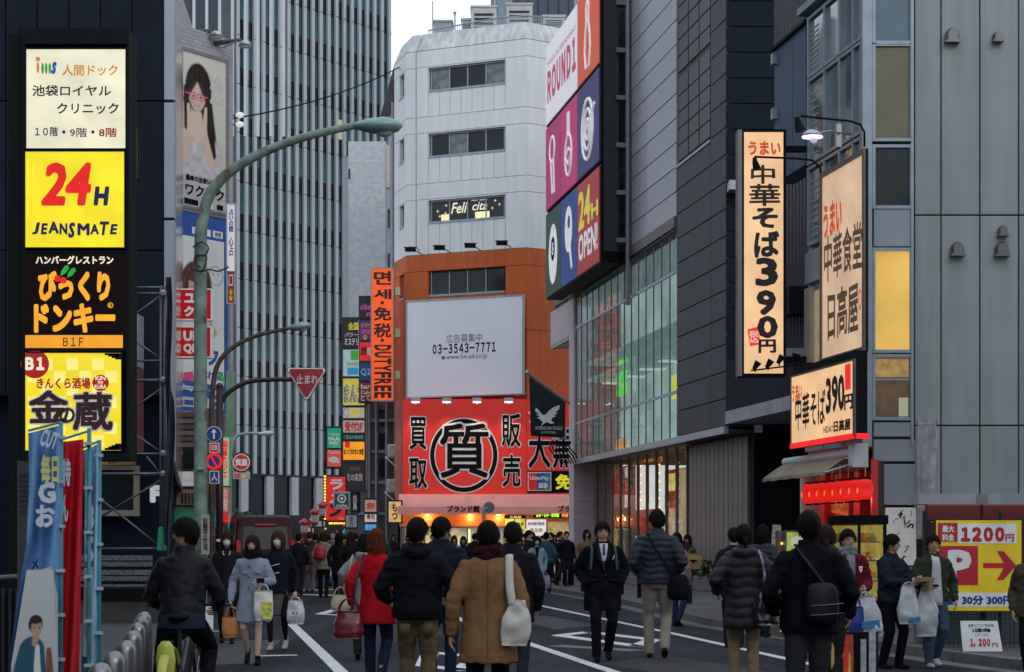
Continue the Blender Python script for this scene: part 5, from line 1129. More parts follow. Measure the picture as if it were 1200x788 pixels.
# low shops at the foot
q = front(52.6); sh = thing('shop', 'old brick fronted shop with a green awning behind the rusty lamp post', 'shop', q.mat(0, 0))
def sx(a, b, c, d, nm, m, z0=-.1, z1=0): x0_, t0 = q.loc(a, b); x1_, t1 = q.loc(c, d); return box(nm, m, sh, x0_, x1_, t1, t0, z0, z1)
m_obr = brick_wall_mat('old brown brick', (.16,.10,.09), (.12,.08,.08), (.2,.18,.17), .35, .12)
sx(203,482,262,699,'wall',m_obr,-.3,-.1); 
for k in range(6): sx(203,484+7*k,236,489+7*k,'board',M('brown board %d' % (k%2), [(.10,.06,.055),(.15,.13,.12)][k%2], .7),-.1,-.02)
sx(205,526,232,550,'window',m_dk); sx(205,553,236,570,'sign_board',m_inkw,-.1,.1); sx(206,574,234,592,'shutter',M('tan shutter',(.25,.18,.15),.7),-.1,.0)
for k in range(5): sx(213+4*k,578,215+4*k,590,'post',m_dkw,.002,.05)
x0_, t0 = q.loc(198,597); x1_, t1 = q.loc(263,612)
Geo().add([(x0_,t0,.0),(x1_,t0,.0),(x1_,t1,.9),(x0_,t1,.9),(x0_,t1-.12,.9),(x1_,t1-.12,.9)],[(0,1,2,3),(3,2,5,4)]).build('awning', M('green awning canvas', (.015,.20,.12), .7), sh)
for a, b, c, d, m in ((238,616,246,636,mCw),(250,602,258,618,M('blue lit',(.1,.2,.6),emi=.4)),(254,620,262,640,M('pink lit',(.7,.2,.3),emi=.4)),(262,600,268,612,mR)): sx(a,b,c,d,'shop_notice',m,.0,.05)
fg = thing('pennant', 'small bright red pennant at the end of the polished steel wall', 'flag', Matrix.Translation((0,0,0))); Geo().add([P(207,498,50),P(210,495,50),P(214,533,50),P(211,533,50),P(208,512,50)],[(0,1,2,3,4)]).build('cloth', M('neon red cloth',(.9,.03,.02),.6,emi=.3), fg).modifiers.new('s','SOLIDIFY').thickness = .03
# billboard flood lamps and the overhead wire
for i, (a, b, h_) in enumerate((((214,41),(247,36),(253,42)),((231,54),(281,47),(287,53)))):
    t = thing('billboard_lamp', ['shorter billboard flood lamp, upper of the two', 'longer billboard flood lamp, lower of the two'][i], 'lamp', P(*a,56.5)); O = t.location.copy(); O = t.matrix_world.translation
    Geo().tube([Vector((0,0,0)), P(*b,56)-O], [.12,.06]).build('arm', m_bronze, t); Geo().tube([P(b[0]-20,b[1]+9,56)-O, P(*b,56)-O], .03).build('stay', m_steel, t)
    p = P(*h_,56)-O; Geo().rings([(p.x,p.y,p.z+.16,.03,.03),(p.x,p.y,p.z+.10,.15,.12),(p.x,p.y,p.z-.03,.24,.16)],14).build('shade', M('pale lamp shade'), t, smooth=True); Geo().rings([(p.x,p.y,p.z-.05,.21,.14),(p.x,p.y,p.z-.09,.15,.10)],14).build('lens', m_inkw, t)
for i, (px, py) in enumerate(((281,135),(281,146))):
    t = thing('small_lamp', ['upper small spot lamp beside the portrait billboard', 'lower small spot lamp beside the portrait billboard'][i], 'lamp', P(px,py,62)); Geo().ball((0,0,0),.16,.12,.11,8,5).build('lens', M('white lens',(.85,.85,.85),.4,emi=.6), t); Geo().tube([(-.1,0,.0),(-.55,.2,.0)],.03).build('arm', m_dsteel, t)
wr = thing('overhead_wire', 'thin black wire sagging from the billboard building to the white block', 'wire', Matrix.Translation((0,0,0)))
def wire(par, a, b, Ya, Yb, sag, r): 
    A, B = P(*a, Ya), P(*b, Yb); Geo().tube([A.lerp(B, t/14)-Vector((0,0,sag*4*(t/14)*(1-t/14))) for t in range(15)], r, n=5).build('cable', m_ink, par)
wire(wr, (266,140),(470,78),62,85,.35,.03)
# ---------------------------------------------------------------- street lamps, stop sign
m_rust = M('weathered teal paint', (.16,.23,.20), .6, .1, var=.35, sc=6, bump=.15); n = m_rust.node_tree
nz = n.nodes.new('ShaderNodeTexNoise'); nz.inputs['Scale'].default_value = 2.6; nz.inputs['Detail'].default_value = 8; tcx = n.nodes.new('ShaderNodeTexCoord'); n.links.new(tcx.outputs['Object'], nz.inputs['Vector'])
rp = n.nodes.new('ShaderNodeValToRGB'); rp.color_ramp.elements[0].position = .58; rp.color_ramp.elements[1].position = .66; rp.color_ramp.elements[0].color = (.16,.23,.20,1); rp.color_ramp.elements[1].color = (.12,.045,.02,1)
n.links.new(nz.outputs['Fac'], rp.inputs[0]); n.links.new(rp.outputs[0], [x for x in n.nodes if x.type == 'HUE_SAT'][0].inputs['Color'])
m_head = M('pale teal lamp body', (.20,.32,.32), .35, .2)
def smooth_path(pts, n=6):
    out = []
    for i in range(len(pts)-1):
        p0, p1, p2, p3 = pts[max(i-1,0)], pts[i], pts[i+1], pts[min(i+2,len(pts)-1)]
        for k in range(n):
            t = k/n; out.append(.5*((2*p1)+(p2-p0)*t+(2*p0-5*p1+4*p2-p3)*t*t+(3*p1-p0-3*p2+p3)*t**3))
    return out+[pts[-1]]
def street_lamp(label, pxb, Y, curve, r0, r1, head, mat, hmat):
    t = thing('street_lamp', label, 'street lamp', Vector(((pxb-600)/K*Y, Y, 0))); O = t.matrix_world.translation
    z0 = P(*curve[0], Y).z
    Geo().tube([(0,0,0),(0,0,.3),(0,0,.32)], [r0*1.35,r0*1.35,r0*1.05], n=14).build('base', mat, t)
    for k in range(3): Geo().tube([(0,0,1.3+1.15*k),(0,0,1.36+1.15*k)], r0*1.08, n=14).build('band', mat, t)
    pts = smooth_path([Vector((0,0,0)), Vector((0,0,z0*.6))]+[P(*c, Y)-O for c in curve]); m = len(pts)
    Geo().tube(pts, [r0+(r1-r0)*(i/(m-1))**1.4 for i in range(m)], n=14).build('pole', mat, t, smooth=True)
    a, b = P(*head[0], Y)-O, P(*head[1], Y)-O; L = (b-a).length; d = (b-a).normalized()
    g = Geo(); g.tube([a, a+d*L*.08, a+d*L*.35, a+d*L*.65, a+d*L*.9, b], [L*.08,L*.13,L*.24,L*.28,L*.18,L*.02], n=14, sy=.62); g.build('lamp_head', hmat, t, smooth=True)
    c = a+d*L*.64-Vector((0,0,L*.09)); Geo().rings([(c.x,c.y,c.z+L*.04,L*.2,L*.16),(c.x,c.y,c.z-L*.04,L*.18,L*.14),(c.x,c.y,c.z-L*.12,L*.10,L*.08)],14).build('lens', M('clear lamp bowl', (.5,.52,.5), .1, spec=.8), t, smooth=True)
    return t, O
t, O = street_lamp('nearest street lamp, tall rust stained teal pole arching over the street', 235, 24, [(235,300),(237,262),(246,228),(270,201),(310,178),(360,160),(418,147)], .095, .05, ((414,147.5),(472,148)), m_rust, m_head)
m_cab = M('black cable', (.012,.011,.011), .5)
Geo().tube(smooth_path([P(*c, 23.85)-O for c in ((222,310),(228,317),(238,316),(242,302),(237,299),(230,303),(233,318),(245,316),(256,318),(268,313))]), .012, n=6).build('cable', m_cab, t)
Geo().tube(smooth_path([P(*c, 23.85)-O for c in ((226,290),(236,284),(244,290),(240,300),(230,299),(228,308),(236,314))]), .012, n=6).build('cable', m_cab, t)
Geo().tube([P(231,550,23.88)-O, P(239,550,23.88)-O], .03).build('clamp', m_rust, t)
nb_ = thing('notice_board', 'narrow cream notice strip strapped to the foot of the rusty lamp post', 'notice', front(23.7).mat(0,0)); q = front(23.7)
a, z1_ = q.loc(236,603); b, z0_ = q.loc(245.5,650); box('board', M('cream notice board', (.33,.30,.26), .7, var=.2, sc=8), nb_, a, b, z0_, z1_, -.02, 0); TB(nb_, q, 0, 0, ['駐','輪','禁','止','区','域'], 238,607,243.5,645, m_ink, vert=True, z=.003)
box('post', m_dsteel, nb_, a+.03, a+.06, 0, z0_, -.03, 0); a, z1_ = q.loc(236,708); b, z0_ = q.loc(250,738); box('plate', m_inkw, nb_, a+.02, b, z0_, z1_, .0, .02)
street_lamp('middle street lamp, thin rusty pole with a smaller arched arm', 248, 47, [(248,500),(249,460),(255,428),(272,408),(300,394),(338,385)], .085, .05, ((336,385),(365,381)), M('rust brown pole', (.07,.05,.045), .6, .2, var=.5, sc=5), m_head)
street_lamp('farthest street lamp, pale slim pole in front of the ribbed tower', 270, 82, [(270,560),(271,530),(276,513),(286,508.5),(305,508)], .09, .06, ((303,508.5),(322,508)), M('pale teal pole', (.22,.30,.30), .5), M('white lamp body', (.45,.55,.55), .4))
st = thing('stop_sign', 'red triangular stop sign on a long dark arm over the road', 'traffic sign', Vector(((257.5-600)/K*36, 36, 0))); O = st.matrix_world.translation
m_mar = M('maroon black pole', (.035,.018,.02), .45, .2)
Geo().tube([(0,0,0), P(257.5,455,36)-O], .075, n=14).build('pole', m_mar, st, smooth=True); Geo().tube(smooth_path([P(*c,36)-O for c in ((258,474),(268,460),(290,448),(320,445),(346,445))]), .05, n=10).build('arm', m_mar, st, smooth=True)
Geo().ball(P(257.5,453,36)-O, .08).build('cap', m_mar, st)
for y in (632, 648): Geo().tube([P(257.5,y,36)-O, P(257.5,y+3,36)-O], .079, n=14).build('band', m_inkw, st)
def tri(s_, z, m, nm):
    c = (359.7, 444); pts = [(c[0]+(x-c[0])*s_, c[1]+(y-c[1])*s_) for x, y in ((339,432),(380.5,432),(382,435),(361.5,468.5),(358,468.5),(337.5,435))]
    g = Geo().poly([(P(x,y,36).x-O.x, P(x,y,36).z-O.z) for x, y in pts], 0, .02); g.v = [(x, -z-zz, y) for x, y, zz in g.v]; return g.build(nm, m, st)
m_sr = M('stop sign red', (.33,.010,.022), .4, var=.15, sc=2)
tri(1.05, .06, m_dsteel, 'plate'); tri(1.0, .081, m_inkw, 'border'); tri(.90, .102, m_sr, 'face')
q = front(36-.125); o = TB(st, q, 0, 0, '止まれ', 347,439,373,450, M('soft white print', (.6,.6,.6), .5), bold=.03); l = o.location.copy(); o.rotation_euler = (math.radians(90),0,0); o.location = (l.x-O.x, 36-.125-O.y, l.y-O.z)
# small signs on the stop sign's pole
sp2 = thing('traffic_signs', 'column of blue and red traffic signs on the left of the dark pole', 'traffic sign', front(35.9).mat(0,0)); q = front(35.9)
def dsc(px, py, r, m, z): a, z_ = q.loc(px, py); return Geo().disc(a, z_, r, z-.01, z).build('plate', m, sp2)
m_tb = M('traffic blue', (.01,.05,.28), .45); dsc(251,509,.165,m_inkw,.02); dsc(251,509,.150,m_tb,.032)
a, z_ = q.loc(251,509); Geo().poly([(a-.02,z_-.1),(a+.02,z_-.1),(a+.02,z_+.03),(a+.06,z_+.03),(a,z_+.11),(a-.06,z_+.03),(a-.02,z_+.03)],.034,.04).build('emblem', m_inkw, sp2)
a, z1_ = q.loc(245.5,519); b, z0_ = q.loc(257.5,531); box('plate', m_inkw, sp2, a, b, z0_, z1_, .0, .02); box('plate', mRd, sp2, a+.02, b-.02, z0_+.02, z1_-.02, .021, .028); TB(sp2,q,0,0,'区間',248,522,255,528,m_inkw,z=.032,bold=.04)
dsc(251,541,.18,mR,.02); dsc(251,541,.12,m_tb,.032); Geo().poly([(q.loc(247,0)[0],q.loc(0,536)[1]),(q.loc(248.5,0)[0],q.loc(0,534.5)[1]),(q.loc(255,0)[0],q.loc(0,546)[1]),(q.loc(253.5,0)[0],q.loc(0,547.5)[1])],.034,.04).build('emblem', mR, sp2)
a, z1_ = q.loc(245.5,552); b, z0_ = q.loc(257,567); box('plate', m_inkw, sp2, a, b, z0_, z1_, .0, .02); box('plate', m_tb, sp2, a+.02, b-.02, z0_+.02, z1_-.02, .021, .028); TB(sp2,q,0,0,'人',248,554,255,564,m_inkw,z=.032,bold=.04)
s = thing('round_sign', 'round red shop sign with a small picture board under it, by the farthest lamp', 'sign', front(79).mat(0,0)); q = front(79)
a, z_ = q.loc(283,542); Geo().disc(a, z_, .48, -.05, 0).build('rim', m_mar, s); Geo().disc(a, z_, .40, .001, .02).build('ring', m_inkw, s); Geo().disc(a, z_, .35, .021, .03).build('face', mRd, s); TB(s,q,0,0,'質屋',276,538,290,546,m_inkw,z=.035,bold=.08)
a, z1_ = q.loc(273,553); b, z0_ = q.loc(293,561.5); box('board', M('pale board', (.45,.42,.44), .6), s, a, b, z0_, z1_, -.05, .0); box('picture', PK, s, a+.05, a+.35, z0_+.05, z1_-.08, .001, .01); box('picture', M('parking yellow'), s, a+.4, a+.6, z0_+.05, z1_-.15, .001, .01)
Geo().tube([(q.loc(273.5,0)[0], z1_, -.02), (q.loc(272,0)[0], q.loc(0,535)[1], -.02)], .03).build('bracket', m_steel, s)
# ================================================================ far ribbed office tower
TT = Plane(-.1605*140, 140, .88, 1)
def tl_(px, py): return TT.loc(px, py)
tb = thing('office_tower', 'tall office tower faced with close vertical grey fins, closing the street', 'building', TT.mat(0, 0))
m_fin = M('lilac grey fin', (.50,.52,.56), .6, .0, var=.06, sc=.4, rnd=.04)
m_tg = M('teal tower glass', (.03,.085,.095), .12, .0, var=.35, sc=.25, rnd=.45, spec=.35)
m_td = M('dark tower glass', (.004,.012,.018), .15, 0, rnd=.3, spec=.25)
uR = tl_(458.5,0)[0]; uL = tl_(196,0)[0]; N = 27; fw = (uR-uL)/N; FLH = 4.0; ztop = 66
zf0 = tl_(300,560)[1]+.3
n_fl = int((ztop-zf0)/FLH)
box('wall', m_td, tb, uL-8, uR-.02, 0.1, ztop, -22, -.34)
for i in range(N+1):
    u = uL+fw*i
    if i: panel('fin', m_fin, tb, u-.29, u+.02, zf0, ztop, -.26, .0, .03)
import itertools
cnt = 0; gT = Geo(); gD = Geo(); gJ = Geo(); rr = random.Random(3)
for j in range(n_fl):
    for i in range(N):
        a, b = uL+fw*i+.02, uL+fw*(i+1)-.24; z = zf0+FLH*j; off_ = (i % 2)*1.3
        z1 = z+1.35; 
        if cnt < 300 and z < 54 and z > 8:
            panel('pane', m_tg, tb, a, b, z+1.4, z+FLH-.05, -.33, -.25, .01); cnt += 1
        else: gT.box(a, b, z+1.4, z+FLH-.05, -.33, -.25)
        gD.box(a, b, z+.03, z+1.36, -.33, -.27)
    z = zf0+FLH*j
    for i in range(1, N+1): u = uL+fw*i; gJ.box(u-.27, u+.03, z-.03, z+.03, -.45, .006)
tag(gT.build('pane', m_tg, tb), kind='stuff'); tag(gD.build('spandrel', m_td, tb), kind='stuff'); tag(gJ.build('fin_joint', m_dsteel, tb), kind='stuff')
for k in range(26):     # a few lit office windows
    i = rr.randrange(N); j = rr.randrange(6, n_fl); a, b = uL+fw*i+.02, uL+fw*(i+1)-.24; z = zf0+FLH*j
    if k < 3: panel('lit_pane', M('office light', (.7,.6,.35), emi=.5), tb, a, b, z+1.5, z+3.2, -.245, -.24, .002)
# lobby columns
nc = 9
for k in range(nc+1):
    u = uL+(uR-uL)*k/nc; box('column', m_fin, tb, u-.75, u+.0, .1, zf0-.15, -.5, .0)
    if k < nc:
        b = u+(uR-uL)/nc
        for z0, z1, m in ((.2,3.1,m_td),(3.2,zf0-.5,m_tg)): panel('lobby_pane', m, tb, u+.05, b-.8, z0, z1, -.5, -.4, .02)
box('lintel', m_td, tb, uL, uR, zf0-.14, zf0-.01, -.5, -.1)
# navy tower behind the billboard building
nv = thing('glass_tower', 'dark navy glass tower glimpsed at the top between the billboards and ribbed tower', 'building', front(120).mat(0,0)); q = front(120)
box('wall', M('navy glass', (.008,.018,.035), .1, spec=.6), nv, q.loc(205,0)[0], q.loc(255,0)[0], 0, 52, -8, 0)
for k in range(8): box('mullion', m_fin, nv, q.loc(226,0)[0]+.9*k, q.loc(226,0)[0]+.9*k+.2, 30, 52, .0, .15)
# ---------------------------------------------------------------- slim pale building and orange/white corner building
GY = 104; q = front(GY)
sb_ = thing('slim_building', 'slim pale tiled building between the ribbed tower and the white corner block', 'building', q.mat(0,0))
m_til = brick_wall_mat('pale grey tile', (.52,.53,.56), (.50,.51,.54), (.43,.44,.47), .6, .3)
m_gr = M('grey side wall', (.28,.30,.33), .6, var=.05)
a, b, c, d = q.loc(400,0)[0], q.loc(408,0)[0], q.loc(452,0)[0], q.loc(462,0)[0]; zt = q.loc(0,166)[1]
hz([(b,0),(c,0),(c,-10),(b,-10)], 0, zt, 'wall', m_til, sb_); hz([(a,-.6),(b-.01,0),(b-.01,-10),(a,-10)], 0, zt-.9, 'wall', m_gr, sb_)  # left flank in darker grey, its shade put into the colour
hz([(c+.01,-.1),(d,-.1),(d,-10),(c+.01,-10)], 0, zt-.2, 'wall', m_lp2, sb_); box('beige_strip', M('beige tile strip', (.50,.46,.40), .6), sb_, c+.02, c+.28, q.loc(0,220)[1], zt-.25, -.09, .02)
for y in (245, 297, 349, 401): box('window', m_dk, sb_, c+.12, c+.35, q.loc(0,y+22)[1], q.loc(0,y)[1], -.09, -.05)
box('window', m_dk, sb_, b+.02, b+.13, q.loc(0,210)[1], q.loc(0,198)[1], .0, .02)
pA = (476, 83.5); pB = (617, 81.1); pC = (700, 83.2); pD = (462, 85.6)
def XY(p): return ((p[0]-600)/K*p[1], p[1])
A_, B2, C3, D4 = XY(pA), XY(pB), XY(pC), XY(pD)
m_wc = M('stained white render', (.73,.735,.75), .75, var=.04, sc=.5, streak=.07, bump=.05)
m_or = M('burnt orange render', (.55,.11,.016), .7, var=.08, sc=.6, streak=.14)
m_jn = M('render joint', (.25,.25,.26), .8)
cb_ = thing('corner_building', 'white angular corner building with orange lower storeys and a rooftop railing', 'building', Matrix.Translation((0,0,0)))
def face_frame(p, q_): 
    pl = Plane(p[0], p[1], q_[0]-p[0], q_[1]-p[1]); L = math.hypot(q_[0]-p[0], q_[1]-p[1])
    e = thing('facade', None, None); e.parent = cb_; e.matrix_world = pl.mat(0, 0); return pl, e, L
core = [D4, A_, B2, C3, (C3[0], 96), (D4[0]-1.5, 96)]
cm_ = (0, 88)
def shrink(P_, k): return [(cm_[0]+(x-cm_[0])*k, cm_[1]+(y-cm_[1])*k) for x, y in P_]
def prism(name, pts, z0, z1, m, k0=1, k1=1, par=None):
    a, b = shrink(pts, k0), shrink(pts, k1); n_ = len(pts); g = Geo()
    g.add([(x,y,z0) for x,y in a]+[(x,y,z1) for x,y in b], [tuple(range(n_-1,-1,-1)), tuple(range(n_,2*n_))]+[(i,(i+1)%n_,n_+(i+1)%n_,n_+i) for i in range(n_)])
    return g.build(name, m, par or cb_)
ZO = 15.5
prism('wall', core, .05, ZO-.02, m_jn, .92, .92); prism('wall', core, ZO-.01, 25.4, m_jn, .92, .92)
prism('parapet', core, 25.45, 26.35, M('weathered parapet', (.60,.61,.62), .8, var=.12, sc=1, streak=.25), 1.0, .94); prism('roof', core, 26.3, 26.36, m_gr, .93, .93)
fl_w = [(24.55,23.4),(21.35,20.2),(18.1,17.0)]
joints = [25.43, 24.62, 22.2, 21.42, 18.95, 18.18, ZO]
for fi, (p, q_) in enumerate(((D4, A_), (A_, B2), (B2, C3))):
    pl, e, L = face_frame(p, q_)
    def blk(x0, x1, z0, z1, m, nm='render_panel', o=0): panel(nm, m, e, x0+.010, x1-.010, z0+.010, z1-.010, -.3, 0.0+o, .006)
    wx = [(pl.loc(502,0)[0], pl.loc(592,0)[0])] if fi == 1 else ([(pl.loc(468.2,0)[0], pl.loc(473.5,0)[0])] if fi == 0 else [])
    for k in range(0, 6, 2):           # plain band, window storey
        blk(0, L, joints[k+1], joints[k], m_wc) if True else None
        z1, z0 = joints[k+1], joints[k+2]
        w1, w0 = fl_w[k//2]
        if not wx: blk(0, L, z0, z1, m_wc); continue
        x0, x1 = wx[0]; blk(0, x0, z0, z1, m_wc); blk(x1, L, z0, z1, m_wc)
        n_ = 7 if fi == 1 else 1
        for i in range(n_): blk(x0+(x1-x0)*i/n_, x0+(x1-x0)*(i+1)/n_, z0, w0, m_wc)
        if z1-w1 > .06: blk(x0, x1, w1, z1, m_wc)
        wn = thing('window', None, None); wn.parent = e
        npn = 4 if fi == 1 else 1
        for i in range(npn):
            a, b = x0+.1+(x1-x0-.2)*i/npn, x0+.1+(x1-x0-.2)*(i+1)/npn
            mm = m_dk if (i+k) % 3 else M('curtained window', (.13,.15,.16), .2, var=.5, sc=2.5)
            if k == 4 and fi == 1: mm = M('black salon film', (.015,.012,.016), .4)
            panel('pane', mm, wn, a+.03, b-.03, w0+.1, w1-.06, -.25, -.2, .003); panel('frame', m_mull, wn, a-.03, a+.03, w0+.05, w1-.01, -.25, -.14, .01)
        panel('frame', m_mull, wn, x1-.13, x1-.07, w0+.05, w1-.01, -.25, -.14, .01); box('sill', m_mull, wn, x0+.02, x1-.02, w0-.03, w0+.07, -.28, .03); box('frame', m_mull, wn, x0+.02, x1-.02, w1-.055, w1, -.26, -.12)
        if k == 4 and fi == 1:
            a, b = x0+.15, x1-.15; w = b-a; zz = w0
            for s0, s1 in ((.12,.25),(.42,.42),(.60,.80)): 
                if s1 > s0: box('lit_gap', M('salon light', (.9,.85,.5), emi=.9), wn, a+w*s0, a+w*s1, zz+.12, zz+.42, -.199, -.19)
            T(wn, 'Feli', a+w*.26, a+w*.49, zz+.42, zz+.95, mCw, z=-.19, shear=.3, bold=.02); T(wn, 'cità', a+w*.56, a+w*.77, zz+.5, zz+.9, mCw, z=-.19, shear=.3, bold=.02); T(wn, 'Hair salon', a+w*.55, a+w*.77, zz+.96, zz+1.03, mCw, z=-.19)
            for s0, t0 in ((.07,.6),(.18,.48),(.10,.35),(.19,.85),(.88,.9),(.94,.7),(.84,.55)): Geo().poly([(a+w*s0, zz+t0+.08),(a+w*s0+.02, zz+t0+.02),(a+w*s0+.08, zz+t0),(a+w*s0+.02, zz+t0-.02),(a+w*s0, zz+t0-.08),(a+w*s0-.02, zz+t0-.02),(a+w*s0-.08, zz+t0),(a+w*s0-.02, zz+t0+.02)],-.195,-.19).build('emblem', mCw, wn)
    # orange storeys
    blk(0, L, 14.68, ZO, m_or)
    if wx:
        x0, x1 = wx[0]; blk(0, x0, 11.6, 14.68, m_or); blk(x1, L, 11.6, 14.68, m_or); blk(x0, x1, 11.6, 13.45, m_or)
        wn = thing('window', None, None); wn.parent = e; npn = 4 if fi == 1 else 1
        for i in range(npn):
            a, b = x0+.1+(x1-x0-.2)*i/npn, x0+.1+(x1-x0-.2)*(i+1)/npn
            panel('pane', m_dk, wn, a+.03, b-.03, 13.55, 14.6, -.25, -.2, .003); panel('frame', m_mull, wn, a-.03, a+.03, 13.5, 14.66, -.25, -.14, .01)
        box('sill', m_mull, wn, x0+.02, x1-.02, 13.42, 13.52, -.28, .03)
    else: blk(0, L, 11.6, 14.68, m_or)
    blk(0, L, 8.3, 11.6, m_or); blk(0, L, 3.8, 8.3, m_or)
# drain pipe, rooftop gear
Geo().tube([P(487.5,62,82.9), P(487.5,290,82.9), P(492,294,82.9)], .045, n=6).build('drain_pipe', m_steel, cb_)
Geo().tube([P(494,45,83.5), P(487.5,62,82.9)], .045, n=6).build('drain_pipe', m_steel, cb_)
Geo().tube([P(460,120,86), P(460,330,86)], .07, n=6).build('drain_pipe', m_gr, cb_)
rl = thing('roof_railing', 'pale steel railing round the roof of the white corner building', 'railing', Matrix.Translation((0,0,0)))
rp_ = [(463.5,62,85),(498,48,84.4),(548,26,84),(617,22,82.5),(662,20,84)]
rp2 = [P(x, y, Y) for x, y, Y in ((499,40,84.6),(502,36,84.3),(586,21,83),(616,19,82.6),(690,22,84.5))]
for dz in (0, -.35, -.75): Geo().tube([p+Vector((0,0,dz)) for p in rp2[1:]], .035, n=6).build('rail', m_steel, rl)
for i in range(44):
    t = i/43; a = rp2[1].lerp(rp2[3], t) if t < 1 else rp2[3]; panel('baluster', m_steel, rl, a.x-.015, a.x+.015, a.y-.01, a.y+.01, a.z-1.1, a.z, .002)
for i in range(26): a = rp2[3].lerp(rp2[4], i/25); panel('baluster', m_steel, rl, a.x-.015, a.x+.015, a.y-.01, a.y+.01, a.z-1.1, a.z, .002)
def roofbox(label, px0, py0, px1, py1, Y, m, grille=True, d=1.2):
    q = front(Y); u0, v0 = q.loc(px0, py1); u1, v1 = q.loc(px1, py0); t = thing('rooftop_unit', label, 'air conditioner', q.mat(u0, v0), 'units on the roof of the white building'); w, h = u1-u0, v1-v0
    Geo().bbox(0, w, 0, h, -d, 0, .03).build('casing', m, t); box('lid', m, t, -.04, w+.04, h+.002, h+.1, -d-.04, .04)
    for k in range(5 if grille else 0): box('grille_slat', m_dsteel, t, w*.12, w*.88, h*(.12+.15*k), h*(.2+.15*k), .002, .02)
m_ac = M('off white casing', (.45,.45,.44), .6, var=.1)
roofbox('large rooftop unit at the left of the roof, behind the railing', 552,9,582,44,85.5,m_ac); roofbox('rooftop unit in the middle of the roof', 593,6,624,40,86,m_ac)
roofbox('grey sloped roof box farthest left on the roof', 508,26,530,42,86.5,m_gr,False); roofbox('small pale roof box beside the large unit', 541,24,553,40,86,m_ac); roofbox('small unit at the right end of the roof', 636,20,662,38,86,m_ac)
an = thing('antenna_mast', 'thin rooftop antenna mast at the left end of the white building', 'antenna', P(507,32,85)); Geo().tube([(0,0,-.8),(0,0,1.3)], .03, n=6).build('mast', m_steel, an); an2 = thing('antenna_mast', 'short antenna post beside the rooftop units', 'antenna', P(533,32,85)); Geo().tube([(0,0,-.6),(0,0,.6),(0,0,.75)], [.04,.04,.09], n=6).build('mast', m_steel, an2)
st2 = thing('stair_tower', 'grey lift tower on the roof of the white building', 'building', front(88).mat(0,0)); q = front(88); box('wall', M('blue grey render', (.20,.25,.31), .6), st2, q.loc(575,0)[0], q.loc(600,0)[0], 26.3, 34, -3, 0)
Geo().tube([(q.loc(580,0)[0],26.4,.1),(q.loc(580,0)[0],34,.1)],.06,n=6).build('pipe', m_steel, st2)
bg_ = thing('glass_building', 'blue glass building behind the roof of the white corner building', 'building', front(125).mat(0,0)); q = front(125)
box('wall', M('slate blue glass', (.03,.055,.10), .15, spec=.6, var=.2, sc=.3), bg_, q.loc(600,0)[0], q.loc(705,0)[0], 0, 62, -15, -.05)
for k in range(9): box('mullion', m_dsteel, bg_, q.loc(606+12*k,0)[0], q.loc(607.2+12*k,0)[0], 36, 61, -.04, .1)
for k in range(9): box('spandrel', M('slate blue spandrel', (.05,.08,.13), .4), bg_, q.loc(600,0)[0], q.loc(705,0)[0], 37+2.6*k, 37.5+2.6*k, -.04, .05)
# flood lamps under the white part
for i, (px, py) in enumerate(((481,293),(515,291),(551,288.5),(588,285.5))):
    t = thing('facade_lamp', ['leftmost dark flood lamp on the ledge over the orange part', 'second dark flood lamp from the left on the ledge', 'third dark flood lamp from the left on the ledge', 'rightmost dark flood lamp on the ledge over the orange part'][i], 'lamp', P(px,py,80.6), 'flood lamps over the blank billboard')
    Geo().bbox(-.26,.26,-.12,.10,-.08,.08,.03).build('housing', m_black, t); Geo().tube([(.2,.1,0),(.55,1.2,-.05)], .03, n=6).build('arm', m_steel, t); box('visor', m_dsteel, t, -.3,.3,-.16,.0,.085,.12)
# blank billboard
Bp = Plane((476-600)/K*82.2, 82.2, .925, -.38*.925); u1 = Bp.loc(613.5,0)[0]; z0, z1 = 8.42, 13.12
s = thing('billboard', 'large blank white billboard offering advertising space with a telephone number', 'billboard', Bp.mat(0, z0)); h = z1-z0
box('face', M('blank billboard white', (.80,.81,.88), .55, var=.03, sc=.4, emi=0), s, .06, u1-.06, .06, h-.06, -.12, .0)
for a, b, c, d in ((0,.06,0,h),(u1-.06,u1,0,h),(.061,u1-.061,0,.06),(.061,u1-.061,h-.06,h)): box('frame', m_steel, s, a, b, c, d, -.15, .03)
box('truss', m_steel, s, .1, u1-.1, .1, .2, -1, -.9); 
for k in range(5): box('strut', m_steel, s, .2+k*1.3, .28+k*1.3, .0, h, -.9, -.125)
def bb_(t, a, b, c, d, m, **k): TB(s, Bp, 0, z0, t, a, b, c, d, m, **k)
m_gt = M('grey print', (.10,.10,.11), .6)
bb_('広告募集中',523,392.5,565,402.5,m_gt,bold=0); bb_('03-3543-7771',507,404,581,415.5,m_ink,bold=.03); bb_('www.hit-ad.co.jp',523,416,571,423,m_ink,bold=0); Geo().disc(Bp.loc(519.5,0)[0], Bp.loc(519,419.5)[1]-z0, .09, .001, .005).build('emblem', m_gt, s)
